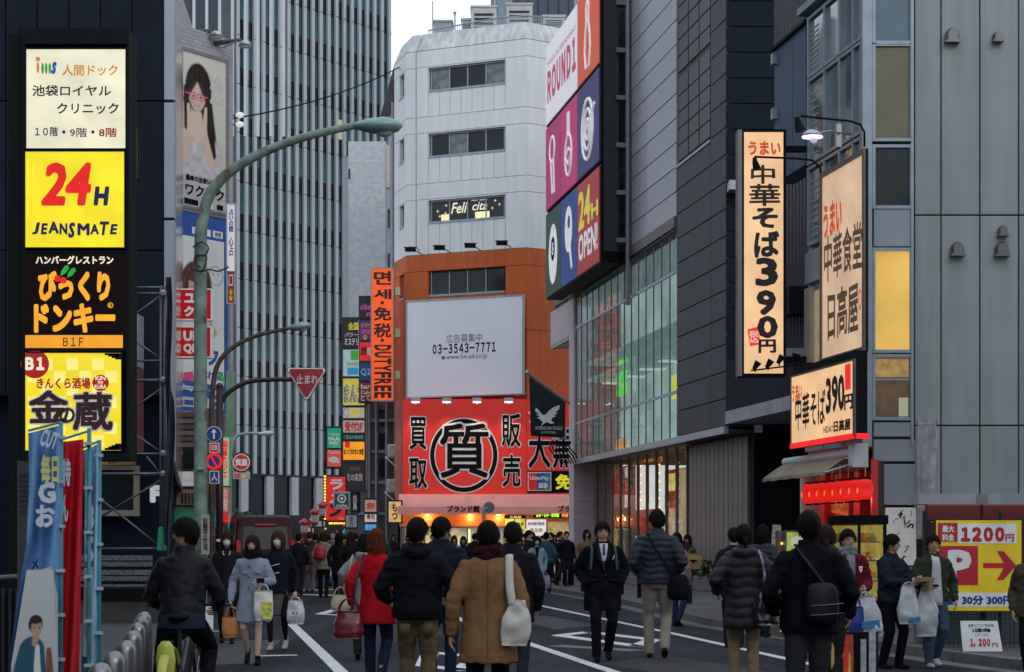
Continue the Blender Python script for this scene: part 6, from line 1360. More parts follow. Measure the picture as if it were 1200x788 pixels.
# red pawn shop sign
RY = 80.0; R_ = front(RY); u0, v0 = R_.loc(472, 579.5); u1, v1 = R_.loc(617, 468)
m_sred = M('pawn shop red', (.56,.022,.014), .5, var=.06, sc=.5, emi=.30, ecol=(.72,.035,.02))
s = thing('shop_sign', 'huge red shop sign with a ringed black character in the middle', 'sign', R_.mat(u0, v0)); w, h = u1-u0, v1-v0
box('face', m_sred, s, 0, w, 0, h, -.5, 0); box('seam', mRd, s, 0, w, h*.30, h*.305, .001, .004); box('side', M('faded red side', (.35,.12,.10), .6), s, -.35, -.002, -.3, h-.1, -.9, -.1)
def outl(t, a, b, c, d, **k):
    TB(s, R_, u0, v0, t, a-1, b-1, c+1, d+1, m_inkw, z=.012, bold=.07); TB(s, R_, u0, v0, t, a, b, c, d, m_ink, z=.03, bold=.03)
outl('買',480,489,500,527); outl('取',479.5,537,500.5,573); outl('販',588,485,610,524); outl('売',589,533,610,571)
cxu, cyv = R_.loc(543.5,534); cxu -= u0; cyv -= v0
Geo().ring(cxu, cyv, 1.63, .30, .004, .010, ry=1.77, n=48).build('emblem_edge', m_inkw, s); Geo().ring(cxu, cyv, 1.58, .20, .012, .018, ry=1.72, n=48).build('emblem_ring', m_ink, s)
TB(s,R_,u0,v0,'質',513.5,494.5,574.5,562.5,m_inkw,z=.022,bold=.055); TB(s,R_,u0,v0,'質',515.5,496.5,572.5,560.5,m_ink,z=.04,bold=.024)
for i, px in enumerate((487, 523.5, 559, 596)):
    lt = thing('sign_spotlight', ['leftmost lit spotlight over the red sign', 'second lit spotlight from the left over the red sign', 'third lit spotlight from the left over the red sign', 'rightmost lit spotlight over the red sign'][i], 'lamp', P(px,470,79.2), 'spotlights over the red shop sign')
    Geo().bbox(-.22,.22,-.05,.12,-.14,.14,.03).build('housing', m_steel, lt); box('lens', M('warm white lens', (1,.9,.75), emi=3), lt, -.2, .2, -.10, .10, -.17, -.145) if False else Geo().box(-.18,.18,-.12,.12,-.075,-.052).build('lens', M('warm white lens', (1,.9,.75), emi=4), lt)
    sl_ = bpy.data.lights.new('spot_light', 'SPOT'); sl_.energy = 130; sl_.spot_size = math.radians(75); sl_.color = (1,.85,.65); sl_.shadow_soft_size = .1; sl_.spot_blend = .8
    so_ = bpy.data.objects.new('spot_light', sl_); COL.objects.link(so_); so_.parent = lt; so_.location = (0,-.1,-.1); so_.rotation_euler = (math.radians(24), 0, 0)
u0, v0 = R_.loc(617.6, 579.5); u1, v1 = R_.loc(700, 468)
s = thing('shop_sign', 'second red shop sign, cut off by the tiled pier, with a payment card panel', 'sign', R_.mat(u0, v0)); w, h = u1-u0, v1-v0
box('face', m_sred, s, 0, w, 0, h, -.5, -.005); outl('大',619.5,503,645,549); outl('黒',648,503,673,549); outl('屋',676,503,697,549); TB(s,R_,u0,v0,'ブランド',619,480,660,496,m_inkw,z=.012,bold=.06)
a = 0; z1_ = R_.loc(0,552)[1]-v0; z0_ = R_.loc(0,578)[1]-v0
box('panel', m_ink, s, .02, w, z0_, z1_, -.003, .01)
def rb_(nm, m, a, b, c, d, z): x0, y1 = R_.loc(a,b); x1, y0 = R_.loc(c,d); box(nm, m, s, x0-u0, x1-u0, y0-v0, y1-v0, z, z+.004)
rb_('card', m_inkw, 618.5,553.5,646,575.5,.012); rb_('card_red', mRd, 619.5,554.5,629,574.5,.018); rb_('card_blue', BL, 629,554.5,638,574.5,.018); rb_('card_teal', M('teal card', (.01,.25,.25), .5), 638,554.5,645,574.5,.018)
TB(s,R_,u0,v0,'UnionPay',621,558,643,564,m_inkw,z=.025,bold=.04); TB(s,R_,u0,v0,'銀聯',631,566,642,572.5,m_inkw,z=.025,bold=.04)
TB(s,R_,u0,v0,'免税',651,556,690,574,M('lit yellow print', (.85,.75,.02), .5, emi=.6),z=.014,bold=.06)
# salmon awning
aw = thing('awning', 'wide salmon pink awning over the pawn shop front', 'awning', front(79.4).mat(0,0)); q = front(79.4)
m_sal = M('salmon awning canvas', (.62,.26,.22), .75, var=.10, sc=1.2, emi=.10, ecol=(.7,.25,.2)); a, b = q.loc(468,0)[0], q.loc(700,0)[0]; zt, zm, zb = q.loc(0,579.5)[1], q.loc(0,590)[1], q.loc(0,603)[1]  # faint emission added to make the canvas lighter
g = Geo(); n_ = 60
for i in range(n_+1):
    x = a+(b-a)*i/n_; r_ = .02*(i % 2); g.v += [(x, zt, 0), (x-.0, zt-.10, .25+r_), (x, zm, .7+r_), (x, zm-.18, .95+r_), (x, zb-.03*math.sin(i*.5), 1.0+r_)]
g.f = [(5*i+k, 5*i+k+1, 5*i+k+6, 5*i+k+5) for i in range(n_) for k in range(4)]
g.build('canvas', m_sal, aw).modifiers.new('s','SOLIDIFY').thickness = .02
q2 = front(78.35)
for a_, b_ in ((524,562),(654,692)):
    o = TB(aw, q2, 0, 0, 'ブランド館', a_, 592.5, b_, 600.5, m_ink, bold=.06); o.location.z = 1.06
# shop front beneath
sf_ = thing('shop', 'brightly lit pawn shop front under the salmon awning', 'shop', front(79.6).mat(0,0)); q = front(79.6)
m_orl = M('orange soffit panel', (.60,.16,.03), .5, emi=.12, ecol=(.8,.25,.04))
def fx(nm, m, a, b, c, d, z0=-.1, z1=0): x0, y1 = q.loc(a,b); x1, y0 = q.loc(c,d); return box(nm, m, sf_, x0, x1, y0, y1, z0, z1)
fx('fascia', m_orl, 468,600,700,617,-.1,.0); fx('back_wall', M('bright shop interior', (.6,.55,.35), .7, var=.6, sc=1.5, emi=.30, ecol=(.65,.55,.30)), 470,618,700,695,-3,-2.9)
for a_ in (470,497,520,547,574,590,640,668,697): fx('door_post', m_bronze, a_,617.5,a_+1.5,695,-.1,.02)
for a_, b_ in ((471.5,497),(498.5,520),(521.5,547),(548.5,574),(575.5,590),(591.5,640),(641.5,668)): fx('glass_door', m_cglass, a_,618,b_,694,-.06,-.04)
fx('lit_strip', M('green white tube', (.75,.95,.5), emi=1.6), 548.5,620,551,680,-.3,-.2); fx('transom', m_bronze, 470,617.5,547,619,-.1,.03)
for i, (a_, b_, c_, d_, m) in enumerate(((592,608,602,668,M('lemon poster', (.85,.82,.12), .5, var=.35, sc=3, emi=.75)),(604,608,615,650,M('lemon poster')),(617,609,640,628,M('white lit poster', (.8,.8,.8), .5, var=.15, sc=6, emi=.8)),(642,612,666,630,M('ochre lit poster', (.6,.45,.2), .5, var=.4, sc=5, emi=.5)),(508,620,520,640,M('yellow note', (.8,.7,.1), emi=.6)),(552,628,572,668,M('shop notices', (.35,.32,.25), .6, var=.8, sc=5, emi=.3)))): fx('poster', m, a_,b_,c_,d_,.03,.06)
fx('poster_head', m_ink, 591,604,616,608,.03,.08); TB(sf_,q,0,0,'大黒屋',597,604.8,611,607.4,mCw,z=.09,bold=.03)
for k, (x_, y_) in enumerate(((593,612),(605,612),(593,630),(605,630))): TB(sf_,q,0,0,'金券',x_+1,y_,x_+9,y_+5,m_ink,z=.07,bold=.04); TB(sf_,q,0,0,'高価買取',x_+1,y_+8,x_+9,y_+12,mRd,z=.07)
TB(sf_,q,0,0,'新幹線回数券',619,612,638,616,m_ink,z=.07,bold=.03); TB(sf_,q,0,0,'商品券',621,619,636,624,mRd,z=.07,bold=.03)
fx('led_sign', m_ink, 625,600,668,607.5,.1,.2); TB(sf_,q,0,0,'金券・切手・新幹線',628,601.2,655,606.4,M('led green', (.5,.9,.05), emi=1.3),z=.205,bold=.05); TB(sf_,q,0,0,'両替',658,601.2,666,606.4,M('led orange', (1,.3,.03), emi=1.2),z=.205,bold=.05)
for px in (501, 551, 584):
    x0, z_ = q.loc(px,604); Geo().ball((x0, z_, .25), .10, .05, .08).build('downlight', M('amber downlight', (1,.6,.2), emi=5), sf_)
    pl_2 = bpy.data.lights.new('downlight_lamp', 'POINT'); pl_2.energy = 26; pl_2.color = (1,.6,.2); pl_2.shadow_soft_size = .08; po_ = bpy.data.objects.new('downlight_lamp', pl_2); COL.objects.link(po_); po_.parent = sf_; po_.location = (x0, z_-.12, .30)
il = bpy.data.lights.new('shop_lamp', 'AREA'); il.shape = 'RECTANGLE'; il.size = 7; il.size_y = 1.2; il.energy = 160; il.color = (1,.88,.6); io = bpy.data.objects.new('shop_lamp', il); COL.objects.link(io); io.location = P(560,620,81.2); 
# round mirror post
mr = thing('round_sign', 'back of a round grey road sign on a pale post in front of the awning', 'traffic sign', Vector(((567-600)/K*60, 60, 0))); O = mr.matrix_world.translation
Geo().tube([(0,0,0), P(567,596,60)-O], .06, n=10).build('post', m_steel, mr); p = P(573,595,60)-O; g = Geo().disc(p.x, p.z, .20, 0, .02); g.v = [(x,-z,y) for x,y,z in g.v]; g.build('plate', M('sign back grey', (.14,.145,.155), .5), mr); box('bracket', m_steel, mr, -.08, .15, -.05, .0, p.z-.05, p.z+.02)
# curved iron canopy beside the tiled pier
ic = thing('iron_canopy', 'curved black iron canopy with small white signs beside the tiled pier', 'canopy', P(660,530,66)); 
for k in range(7):
    a_ = Vector((-.55+.06*k, -.1, .55)); Geo().tube([Vector((-.4+.1*k,0,.35)), Vector((-.55+.13*k,-.3,.15)), Vector((-.35+.14*k,-.35,-.15)), Vector((.0+.10*k,-.25,-.45))], .03, n=6).build('rib', m_black, ic)
box('plate', m_black, ic, -.5, .3, -.1, .2, .3, .42); box('small_sign', m_inkw, ic, -.45, -.15, -.28, -.25, .45, .95); box('small_sign', M('pale blue card', (.4,.5,.55), .5), ic, -.10, .12, -.28, -.25, .5, .9)
# ---------------------------------------------------------------- signs of the side street
DYp = 83.2
mDO = M('vivid orange sign', (.95,.13,.01), .5, emi=.72, ecol=(1,.10,.008), var=.1)
s, f, q, u0, v0, w, h = lit('tall orange duty free sign with Korean, Japanese and English lettering', 436, 315.5, 460, 469, mDO, Y=DYp, fr=M('sand sign frame', (.40,.33,.26), .5), depth=.5)
mkk = M('near black lettering', (.025,.012,.01), .6)
f('면',438,318,458.5,334,mkk,bold=.05); f('세',438,339,458.5,351,mkk,bold=.05); f('・',446,353,450,357,mkk,bold=.05); f('免',438,360,458.5,376,mkk,bold=.05); f('税',438,379,458.5,396,mkk,bold=.045); f('・',446,397,450,401,mkk,bold=.05)
for i, ch in enumerate('DUTYFREE'):
    c0 = 404.5+7.9*i; a, zt_ = q.loc(438.5,c0); b, zb_ = q.loc(458.5,c0+6.9); a -= u0; b -= u0; zt_ -= v0; zb_ -= v0
    cx_, cy_ = (a+b)/2, (zt_+zb_)/2; W_, H_ = (b-a), (zt_-zb_)
    T(s, ch, cx_-H_/2, cx_+H_/2, cy_-W_/2, cy_+W_/2, mkk, bold=.06, rot=-math.pi/2)
for y in (341, 390, 439): 
    a, z_ = q.loc(461.5,y); box('bracket', M('pale yellow bracket', (.55,.55,.25), .5), s, a-u0+.05, a-u0+.3, z_-v0-.2, z_-v0+.2, -.4, -.1)
def stack(label, px0, px1, items, Y, pl=None, fr=m_dsteel, depth=.6, grp=None):
    q = front(Y); yb = items[-1][1]; yt = items[0][0]; u0, v0 = q.loc(px0, yb); u1, v1 = q.loc(px1, yt)
    s = thing('sign_stack', label, 'sign', q.mat(u0, v0), grp); w, h = u1-u0, v1-v0
    box('case', fr, s, -.05, w+.05, -.05, h+.05, -depth, -.02)
    for y0, y1, m, texts in items:
        a, zt_ = q.loc(px0, y0); _, zb_ = q.loc(px0, y1); box('face', m, s, 0, w, zb_-v0+.04, zt_-v0-.04, -.019, .0)
        for (t, x0, yy0, x1, yy1, mm, kw) in texts: TB(s, q, u0, v0, t, x0, yy0, x1, yy1, mm, z=.012, **kw)
    return s, q, u0, v0
mK = M('dark sign face', (.02,.02,.024), .5, emi=.0); mY = M('yellow print', (.85,.7,.05), .5, emi=.4); mPu = M('purple sign face', (.10,.02,.10), .5, emi=.2); mMg = M('magenta print', (.6,.1,.45), .5, emi=.2)
mR2 = M('lit red face', (.75,.02,.02), .5, emi=.6); mBl = M('deep blue face', (.01,.05,.16), .5, emi=.2); mDr = M('maroon face', (.16,.015,.02), .5, emi=.1)
B5 = dict(bold=.05); B3 = dict(bold=.02)
stack('dark stacked sign column right behind the orange duty free sign', 421.5, 434.5, [(348,374,mK,[('clas',422.5,356,434,363,mMg,dict(shear=.3)),('st',429,366,434,371,mMg,{})]),(375,400,mPu,[('カラオケ',423,379,434,384,M('lilac print',(.5,.35,.55),.5,emi=.2),B3),('個室',423,386,434,392,mMg,B3),('○',426,393,430,398,mY,B5)]),(400.5,424,mR2,[('焼',422.5,406,430,417,mk,B5),('肉',430.5,407,434.5,417,m_inkw,B5)]),(424.5,447,mBl,[('Q2',423,432,434,441,M('pale blue print',(.15,.35,.6),.5,emi=.3),B3)]),(447.5,471,mDr,[('bar',423,450,434,456,m_inkw,B3),('Cafe',423,458,434,462,m_inkw,B3),('とて',423,463,434,470,m_inkw,B3)])], 84.2)
s_, q, u0, v0 = stack('tall column of colourful shop signs at the mouth of the side street', 402, 427, [
 (373,408,mK,[('全国',408,378,420,387,mY,B5),('パワー',404,390,419,395,m_inkw,B3),('ミステリ',404,397,420,405,m_inkw,B5)]),
 (409,442,M('pale aqua face',(.42,.52,.55),.5,emi=.25),[('Family',407,424,420,430,M('green print'),B3)]),
 (443,476,M('warm yellow face',(.75,.68,.10),.5,emi=.45),[('まんガ',403,450,426,472,M('blue print'),dict(bold=.1)),('まんガ',404,451,425,471,mY,B5)]),
 (477,491,M('cream pale face',(.65,.62,.55),.5,emi=.4),[('◯',402.5,478,409,489,M('magenta print'),B5),('個室',410,479,419,489,mY,dict(bold=.08)),('●',421,479,426,485,M('lime print',(.4,.6,.05),.5,emi=.3),{})]),
 (492,508,M('off white red face',(.55,.5,.5),.5,emi=.4),[('受付2F',404,494,425,506,mRd,dict(bold=.07))]),
 (509,516,M('dark green face',(.01,.10,.08),.5,emi=.15),[('ミュージック',406,510.5,425,514.5,m_inkw,B3)]),
 (517,540,M('marigold face',(.95,.40,.02),.5,emi=.75,ecol=(1,.36,.015)),[('まいどおおきに食堂',403,526,426,533,mk,dict(bold=.07))]),
 (543,575,M('grey black face',(.035,.035,.04),.5),[('北の家族',406,555,425,564,M('silver print',(.5,.45,.45),.5,emi=.15),B3),('居酒屋',410,547,422,552,M('copper print',(.3,.15,.1),.5),{})])], 84.6)
a, z1_ = q.loc(411,411); b, z0_ = q.loc(421,422); box('stripe', M('green print'), s_, a-u0, b-u0, z0_-v0, z1_-v0, .002, .01); a, z1_ = q.loc(407,431); b, z0_ = q.loc(421,439); box('stripe', M('blue lit banner2',(.02,.25,.55),.5,emi=.35), s_, a-u0, b-u0, z0_-v0, z1_-v0, .002, .01); a, z1_ = q.loc(404,518); b, z0_ = q.loc(410,525); box('stripe', mR2, s_, a-u0, b-u0, z0_-v0, z1_-v0, .002, .01)
Geo().tube([(q.loc(428.5,0)[0]-u0, 0, -.3), (q.loc(428.5,0)[0]-u0, 9, -.3)], .08, n=6).build('post', m_steel, s_)
for k in range(22): a, z_ = q.loc(420.8,377+3.2*k*.95); Geo().box(a-u0-.03, a-u0+.03, z_-v0-.03, z_-v0+.03, .0, .06).build('bulb', mCw, s_)
s_, q, u0, v0 = stack('green halal mart sign with a red kebab sign below it', 383.5, 399.5, [(501,526,M('emerald face',(.01,.40,.22),.5,emi=.45),[('TURKISH',385,508,398,510.5,m_inkw,B3),('HALAL',385,512,398.5,516.5,m_inkw,dict(bold=.08)),('MART',386,517.5,397.5,521.5,m_inkw,dict(bold=.08)),('まーと',390,522.5,398,525,m_inkw,B3)]),(526.5,548,M('tomato face',(.80,.08,.05),.5,emi=.5),[('Turkish',384.5,528,398,532,m_inkw,B3),('KEBAB',385,537,398,542,m_inkw,dict(bold=.07,rot=-.2))])], 80)
a, z_ = q.loc(391,539); Geo().disc(a-u0, z_-v0, .22, .002, .008, .15).build('print', m_inkw, s_)
s_, q, u0, v0 = stack('red ramen sign framed by rows of yellow bulbs', 383, 404.5, [(558,611,mR2,[('ラ',387,562,402,574,m_inkw,dict(bold=.06)),('ー',393,575,396,586,mk,dict(bold=.1)),('メ',386,577,402,590,m_inkw,dict(bold=.05)),('ン',386,591,401,606,mk,dict(bold=.1)),('GoGo',397,606,403,609,m_inkw,B3)])], 79)
mBu = M('yellow sign bulb', (1,.7,.1), emi=1.8, ecol=(1,.55,.04))
for k in range(16):
    z_ = -.02+k*(53/K*79)/15; Geo().box(-.13, -.04, z_-.04, z_+.04, -.02, .06).build('bulb', mBu, s_)
for k in range(7): Geo().box(.1+k*.115, .18+k*.115, -.14, -.06, -.02, .06).build('bulb', mBu, s_)
s_, q, u0, v0 = stack('small dark green and white round emblem sign over the ramen sign', 392, 408.5, [(577.5,595.5,M('bottle green white face',(.03,.07,.05),.5),[('cafe',394,590.5,407,594.5,m_inkw,B3)])], 77, fr=M('pale sign frame',(.4,.42,.4),.5), depth=.2)
a, z_ = q.loc(400.5,584.5); Geo().ring(a-u0, z_-v0, .20, .06, .003, .01, n=16).build('emblem', m_inkw, s_); Geo().disc(a-u0, z_-v0, .07, .003, .01).build('emblem', m_inkw, s_)
stack('small black and white vertical sign deep in the side street', 412, 420, [(578,600,mK,[(['焼','鳥'],413.5,580,418.5,598,m_inkw,dict(vert=True,bold=.05))])], 86)
stack('pale grey hanging sign with faint lettering in the side street', 405.5, 418, [(603,619,M('pale grey face',(.30,.30,.33),.5,emi=.12),[(['案','内'],409.5,605,414,617,m_gt,dict(vert=True))])], 78, depth=.2)
stack('red and white lit sign above a blue one at the foot of the side street', 427.5, 441, [(585,601,M('pinkish lit face',(.6,.35,.3),.5,emi=.4),[('焼肉',430,589,439,597,mRd,B5)]),(602,613,M('red white lit face',(.75,.6,.6),.5,emi=.6),[('寿司',429.5,603,439,609,mk,B5),('120円',429.5,609.5,439,612,mR,B3)]),(613.5,623,M('azure lit face',(.02,.3,.75),.5,emi=.7),[('まぐろ',429,615,440,621,m_inkw,B5)])], 79)
for i,(a,b,c,d) in enumerate(((455.5,588,470,612),)):
    s, f, q, u0, v0, w, h = lit('warm amber lit sign with brush lettering beside the pawn shop', a, b, c, d, M('amber cream face',(.85,.5,.18),.5,var=.25,sc=3,emi=.6), Y=78.5); f(['も','つ'],459,590,466,609,mk,vert=True,bold=.05)
# grey building carrying those signs, air conditioners on its flank
q = front(88); vb = thing('building', 'narrow grey building behind the column of shop signs', 'building', q.mat(0,0))
m_vb = M('dirty grey wall', (.13,.14,.155), .7, var=.15, sc=1, streak=.25)
box('wall', m_vb, vb, q.loc(404,0)[0], q.loc(466,0)[0], .05, q.loc(0,374)[1], -8, -.05)
for k in range(6): box('ledge', m_gr, vb, q.loc(404,0)[0], q.loc(466,0)[0], 2.9+1.6*k, 3.05+1.6*k, -.04, .1)
for a,b,c,d in ((444,480,452,500),(444,508,452,530),(444,538,452,560)): x0,y1=q.loc(a,b); x1,y0=q.loc(c,d); box('window', m_dk, vb, x0,x1,y0,y1,-.04,.02)
for a in (433,441,453): Geo().tube([(q.loc(a,0)[0],.1,.15),(q.loc(a,0)[0],9,.15)],.07,n=6).build('pipe', m_steel, vb)
for i,(px,py) in enumerate(((461,528),(460,569))):
    t = thing('air_conditioner', ['upper beige air conditioner on brackets beside the red sign', 'lower beige air conditioner on brackets beside the red sign'][i], 'air conditioner', P(px,py,81.5), 'air conditioners beside the red sign')
    Geo().bbox(-.28,.22,-.3,.3,-.3,.0,.03).build('casing', m_ac, t); Geo().ring(-.03,0,.18,.03,.001,.02,n=14).build('fan_guard', m_steel, t); Geo().tube([(-.4,-.32,-.1),(.3,-.32,-.1),(.25,-.9,-.1),(-.35,-.35,-.1)],.03,n=5).build('bracket', m_inkw, t)
    t.rotation_euler = (math.radians(90),0,0)
# end of the side street: distant clutter of small lit signs
rs = random.Random(11)
cl = [('pink',(.7,.2,.3)),('white',(.7,.7,.75)),('amber',(.8,.5,.15)),('blue',(.1,.25,.6)),('red',(.7,.05,.04)),('green',(.1,.4,.2))]
q = front(100); fs_ = thing('shop_row', 'row of dim distant shops with tiny lit signs under the ribbed tower', 'shops', q.mat(0,0))
box('wall', M('dim shop wall', (.03,.027,.03), .7, var=.5, sc=.6), fs_, q.loc(330,0)[0], q.loc(470,0)[0], .02, q.loc(0,604)[1], -2, -.05)
for k in range(34):
    px = rs.uniform(352,462); py = rs.uniform(606,634); n_, c = rs.choice(cl); w_ = rs.uniform(1.5,4); h_ = rs.uniform(1.5,4); x0,y1=q.loc(px,py); box('small_sign', M('far '+n_+' light', c, .5, var=.5, sc=3, emi=.55), fs_, x0, x0+w_*.05, y1-h_*.05, y1, -.04, .02+.1*rs.random())
# red lamps on posts
for i,(px,py,Y,lab) in enumerate(((357,618,70,'lowest red capped lantern lamp beside the van'),(369,606,70,'middle red capped lantern lamp'),(378,598,72,'right red capped lantern lamp next to the ramen sign'))):
    t = thing('lantern_lamp', lab, 'lamp', P(px,py,Y), 'red capped lantern lamps in the side street'); O = t.matrix_world.translation
    m_rl = M('red enamel', (.42,.012,.02), .35); Geo().rings([(0,0,-.34,.10,.10),(0,0,-.3,.13,.13),(0,0,.18,.17,.17)],12).build('lamp_body', m_rl, t); Geo().rings([(0,0,-.22,.155,.155),(0,0,.06,.172,.172)],12).build('lamp_glass', M('pale lamp glass', (.30,.28,.32), .3, emi=.1), t)
    Geo().rings([(0,0,.18,.24,.24),(0,0,.24,.22,.22),(0,0,.36,.05,.05)],12).build('cap', m_rl, t); Geo().tube([(0,0,-O.z+.02),(0,0,-.33)],.05,n=8).build('post', m_mar, t)
s, f, *_ = lit('small white street name plate in the crowd under the lanterns', 367,611,381,617, m_inkw, Y=74, depth=.1); f('サンシャイン',368,612.5,380,615.5,m_gt)
# trees at the foot of the tower
m_tl = M('dark street tree leaf', (.020,.045,.025), .5, var=.4, rnd=.3); m_tl2 = M('pale street tree leaf', (.05,.085,.05), .5, var=.4); m_bark = M('grey bark', (.06,.05,.04), .9, bump=.5)
for i,(px,py,w_,h_,Y) in enumerate(((292,618,34,44,118),(322,624,30,36,122),(268,622,26,30,112),(345,628,26,20,126),(440,622,16,26,120))):
    base = Vector(((px-600)/K*Y, Y, 0)); t = thing('tree', ['dark street tree under the ribbed tower, tallest of the row', 'dark street tree right of the tallest one', 'dark street tree behind the stop sign pole', 'low dark street tree behind the van roof', 'dark tree deep in the side street'][i], 'tree', base, 'street trees at the foot of the ribbed tower')
    H = H0+(HY-(py-h_/2))/K*Y; R = w_/2/K*Y; zc = H*.58
    g = Geo(); g.tube([(0,0,0),(.05,0,H*.35),(0,.05,H*.6)],[.16,.11,.06],n=8)
    for k in range(5): a = k*1.3; g.tube([(0,0,H*.35),(R*.5*math.cos(a),R*.5*math.sin(a),H*.6),(R*.8*math.cos(a),R*.8*math.sin(a),H*.8)],[.06,.04,.02],n=6)
    g.build('trunk', m_bark, t, smooth=True); rr_ = random.Random(i)
    for mm in (m_tl, m_tl2):
        g = Geo(); cl_ = [(rr_.uniform(-.75,.75)*R, rr_.uniform(-.75,.75)*R, H*rr_.uniform(.35,.92), rr_.uniform(.25,.45)*R) for _ in range(12)]
        for _ in range(1100 if mm is m_tl else 500):
            x,y,z,r = rr_.choice(cl_); d = Vector((rr_.gauss(0,1),rr_.gauss(0,1),rr_.gauss(0,.8))).normalized(); c = Vector((x,y,z))+d*r*rr_.random()**.4; e = d.orthogonal().normalized()*.10; f_ = d.cross(e).normalized()*.16; g.add([c-e,c-f_,c+e,c+f_],[(0,1,2,3)])
        g.build('crown', mm, t)
# ---------------------------------------------------------------- people carrier
vn = thing('van', 'dark maroon high roofed van driving away, behind the women with shopping bags', 'van', Matrix.Translation(((303.5-600)/K*52, 52, 0)) @ Matrix.Rotation(math.radians(13), 4, 'Z'))
m_car = M('black maroon paint', (.030,.005,.008), .35, .0, var=.05, spec=.15); m_cgl = M('tinted car glass', (.006,.006,.008), .10, spec=.15)
def section(y, x0, z0, z1, k): pass
prof = [(-2.3,.45),(-2.36,.9),(-2.34,1.25),(-2.2,1.95),(-2.05,2.22),(-1.6,2.30),(1.0,2.28),(1.35,2.15),(1.95,1.30),(2.6,1.12),(2.75,.95),(2.75,.45)]   # y (rear at the viewer), z
g = Geo(); W1 = .85
n_ = len(prof)
lay = [(-1,.0),(-.96,.0),(-.55,.0)]
for xs, inset in ((-.86,.10),(-.82,.03),(-.70,0),(.70,0),(.82,.03),(.86,.10)):
    for y, z in prof:
        zz = z-(inset if z > 1.0 else 0); tum = 1-.10*max(0,(z-1.2))/1.1
        g.v.append((xs*tum*1.02, y*(1-.012*inset*10), zz))
for k in range(5):
    for i in range(n_): g.f.append((k*n_+i, k*n_+(i+1)%n_, (k+1)*n_+(i+1)%n_, (k+1)*n_+i))
g.f += [tuple(range(n_-1,-1,-1)), tuple(5*n_+i for i in range(n_))]
g.build('body', m_car, vn)
g = Geo(); g.add([(-.68,-2.375,1.28),(.68,-2.375,1.28),(.62,-2.235,1.95),(-.62,-2.235,1.95)],[(0,1,2,3)]); g.build('rear_window', m_cgl, vn).modifiers.new('s','SOLIDIFY').thickness = .02
for sx_ in (-1,1):
    for y0,y1 in ((-1.95,-.75),(-.65,.35),(.45,1.3)):
        g = Geo(); x = sx_*.875; x2 = sx_*.80; g.add([(x,y0,1.28),(x,y1,1.28),(x2*.995,y1-(.25 if y1 > 1 else 0),1.92),(x2*.995,y0,1.92)],[(0,1,2,3)]); g.build('side_window', M('smoked car glass', (.02,.022,.026), .06, spec=.8), vn).modifiers.new('s','SOLIDIFY').thickness = .02
    box('tail_light', M('red tail light', (.45,.01,.01), .2, emi=.35), vn, sx_*.74, sx_*.86, -2.40, -2.33, .95, 1.5) if False else Geo().box(min(sx_*.72,sx_*.84),max(sx_*.72,sx_*.84),-2.40,-2.32,.95,1.55).build('tail_light', M('red tail light', (.35,.01,.01), .2, emi=.2), vn)
    for y in (-1.5,1.6):
        w_ = thing('wheel', None, None); w_.parent = vn; w_.location = (sx_*.78, y, .34); gg = Geo().tube([(-.1,0,0),(.1,0,0)],.34,n=20); gg.build('tyre', M('tyre rubber', (.015,.015,.015), .9), w_); Geo().tube([(-.11,0,0),(.11,0,0)],.2,n=12).build('rim', m_steel, w_)
    Geo().bbox(-.10,.10,-.07,.07,0,.1,.03).build('mirror', m_car, vn, loc=(sx_*1.0,1.2,1.35), rot=(math.radians(90),0,0))
Geo().box(-.80,.80,-2.46,-2.30,.38,.72).build('bumper', m_car, vn); Geo().box(-.22,.22,-2.43,-2.37,.80,.94).build('number_plate', m_inkw, vn); Geo().ball((.80,-2.44,.85),.06).build('indicator', M('amber indicator', (1,.35,.02), emi=4, ecol=(1,.25,.01)), vn); Geo().tube([(-.3,-2.32,2.0),(.3,-2.32,2.0)],.03,n=6).build('brake_light', M('red tail light'), vn)
# ---------------------------------------------------------------- unseen blocks beside the camera, added to darken reflections and the street
def shade_block(label, x0, x1, y0, y1, h, c, tint):
    t = thing('building', label, 'building', Matrix.Translation(((x0+x1)/2, (y0+y1)/2, 0))); a, b = (x1-x0)/2, (y1-y0)/2
    m = M('street wall '+c, tint, .7, var=.1, sc=.5); Geo().box(-a,a,-b,b,.03,h).build('wall', m, t)
    g = Geo()
    for k in range(int(h/3.4)-1):
        z = 3.8+3.4*k
        for i in range(int(2*a/2.6)): x = -a+.6+2.6*i; g.box(x, x+1.7, -b-.03, b+.03, z, z+1.6)
        for i in range(int(2*b/2.6)): y = -b+.6+2.6*i; g.box(-a-.03, a+.03, y, y+1.7, z, z+1.6)
    tag(g.build('window', m_dk, t), kind='stuff')
shade_block('grey block beside the camera on the left pavement', -34, -12, -20, 20, 16, 'slate', (.07,.08,.09))
shade_block('concrete block beside the camera on the right pavement', 17, 36, -22, 14, 16, 'concrete', (.10,.10,.10))
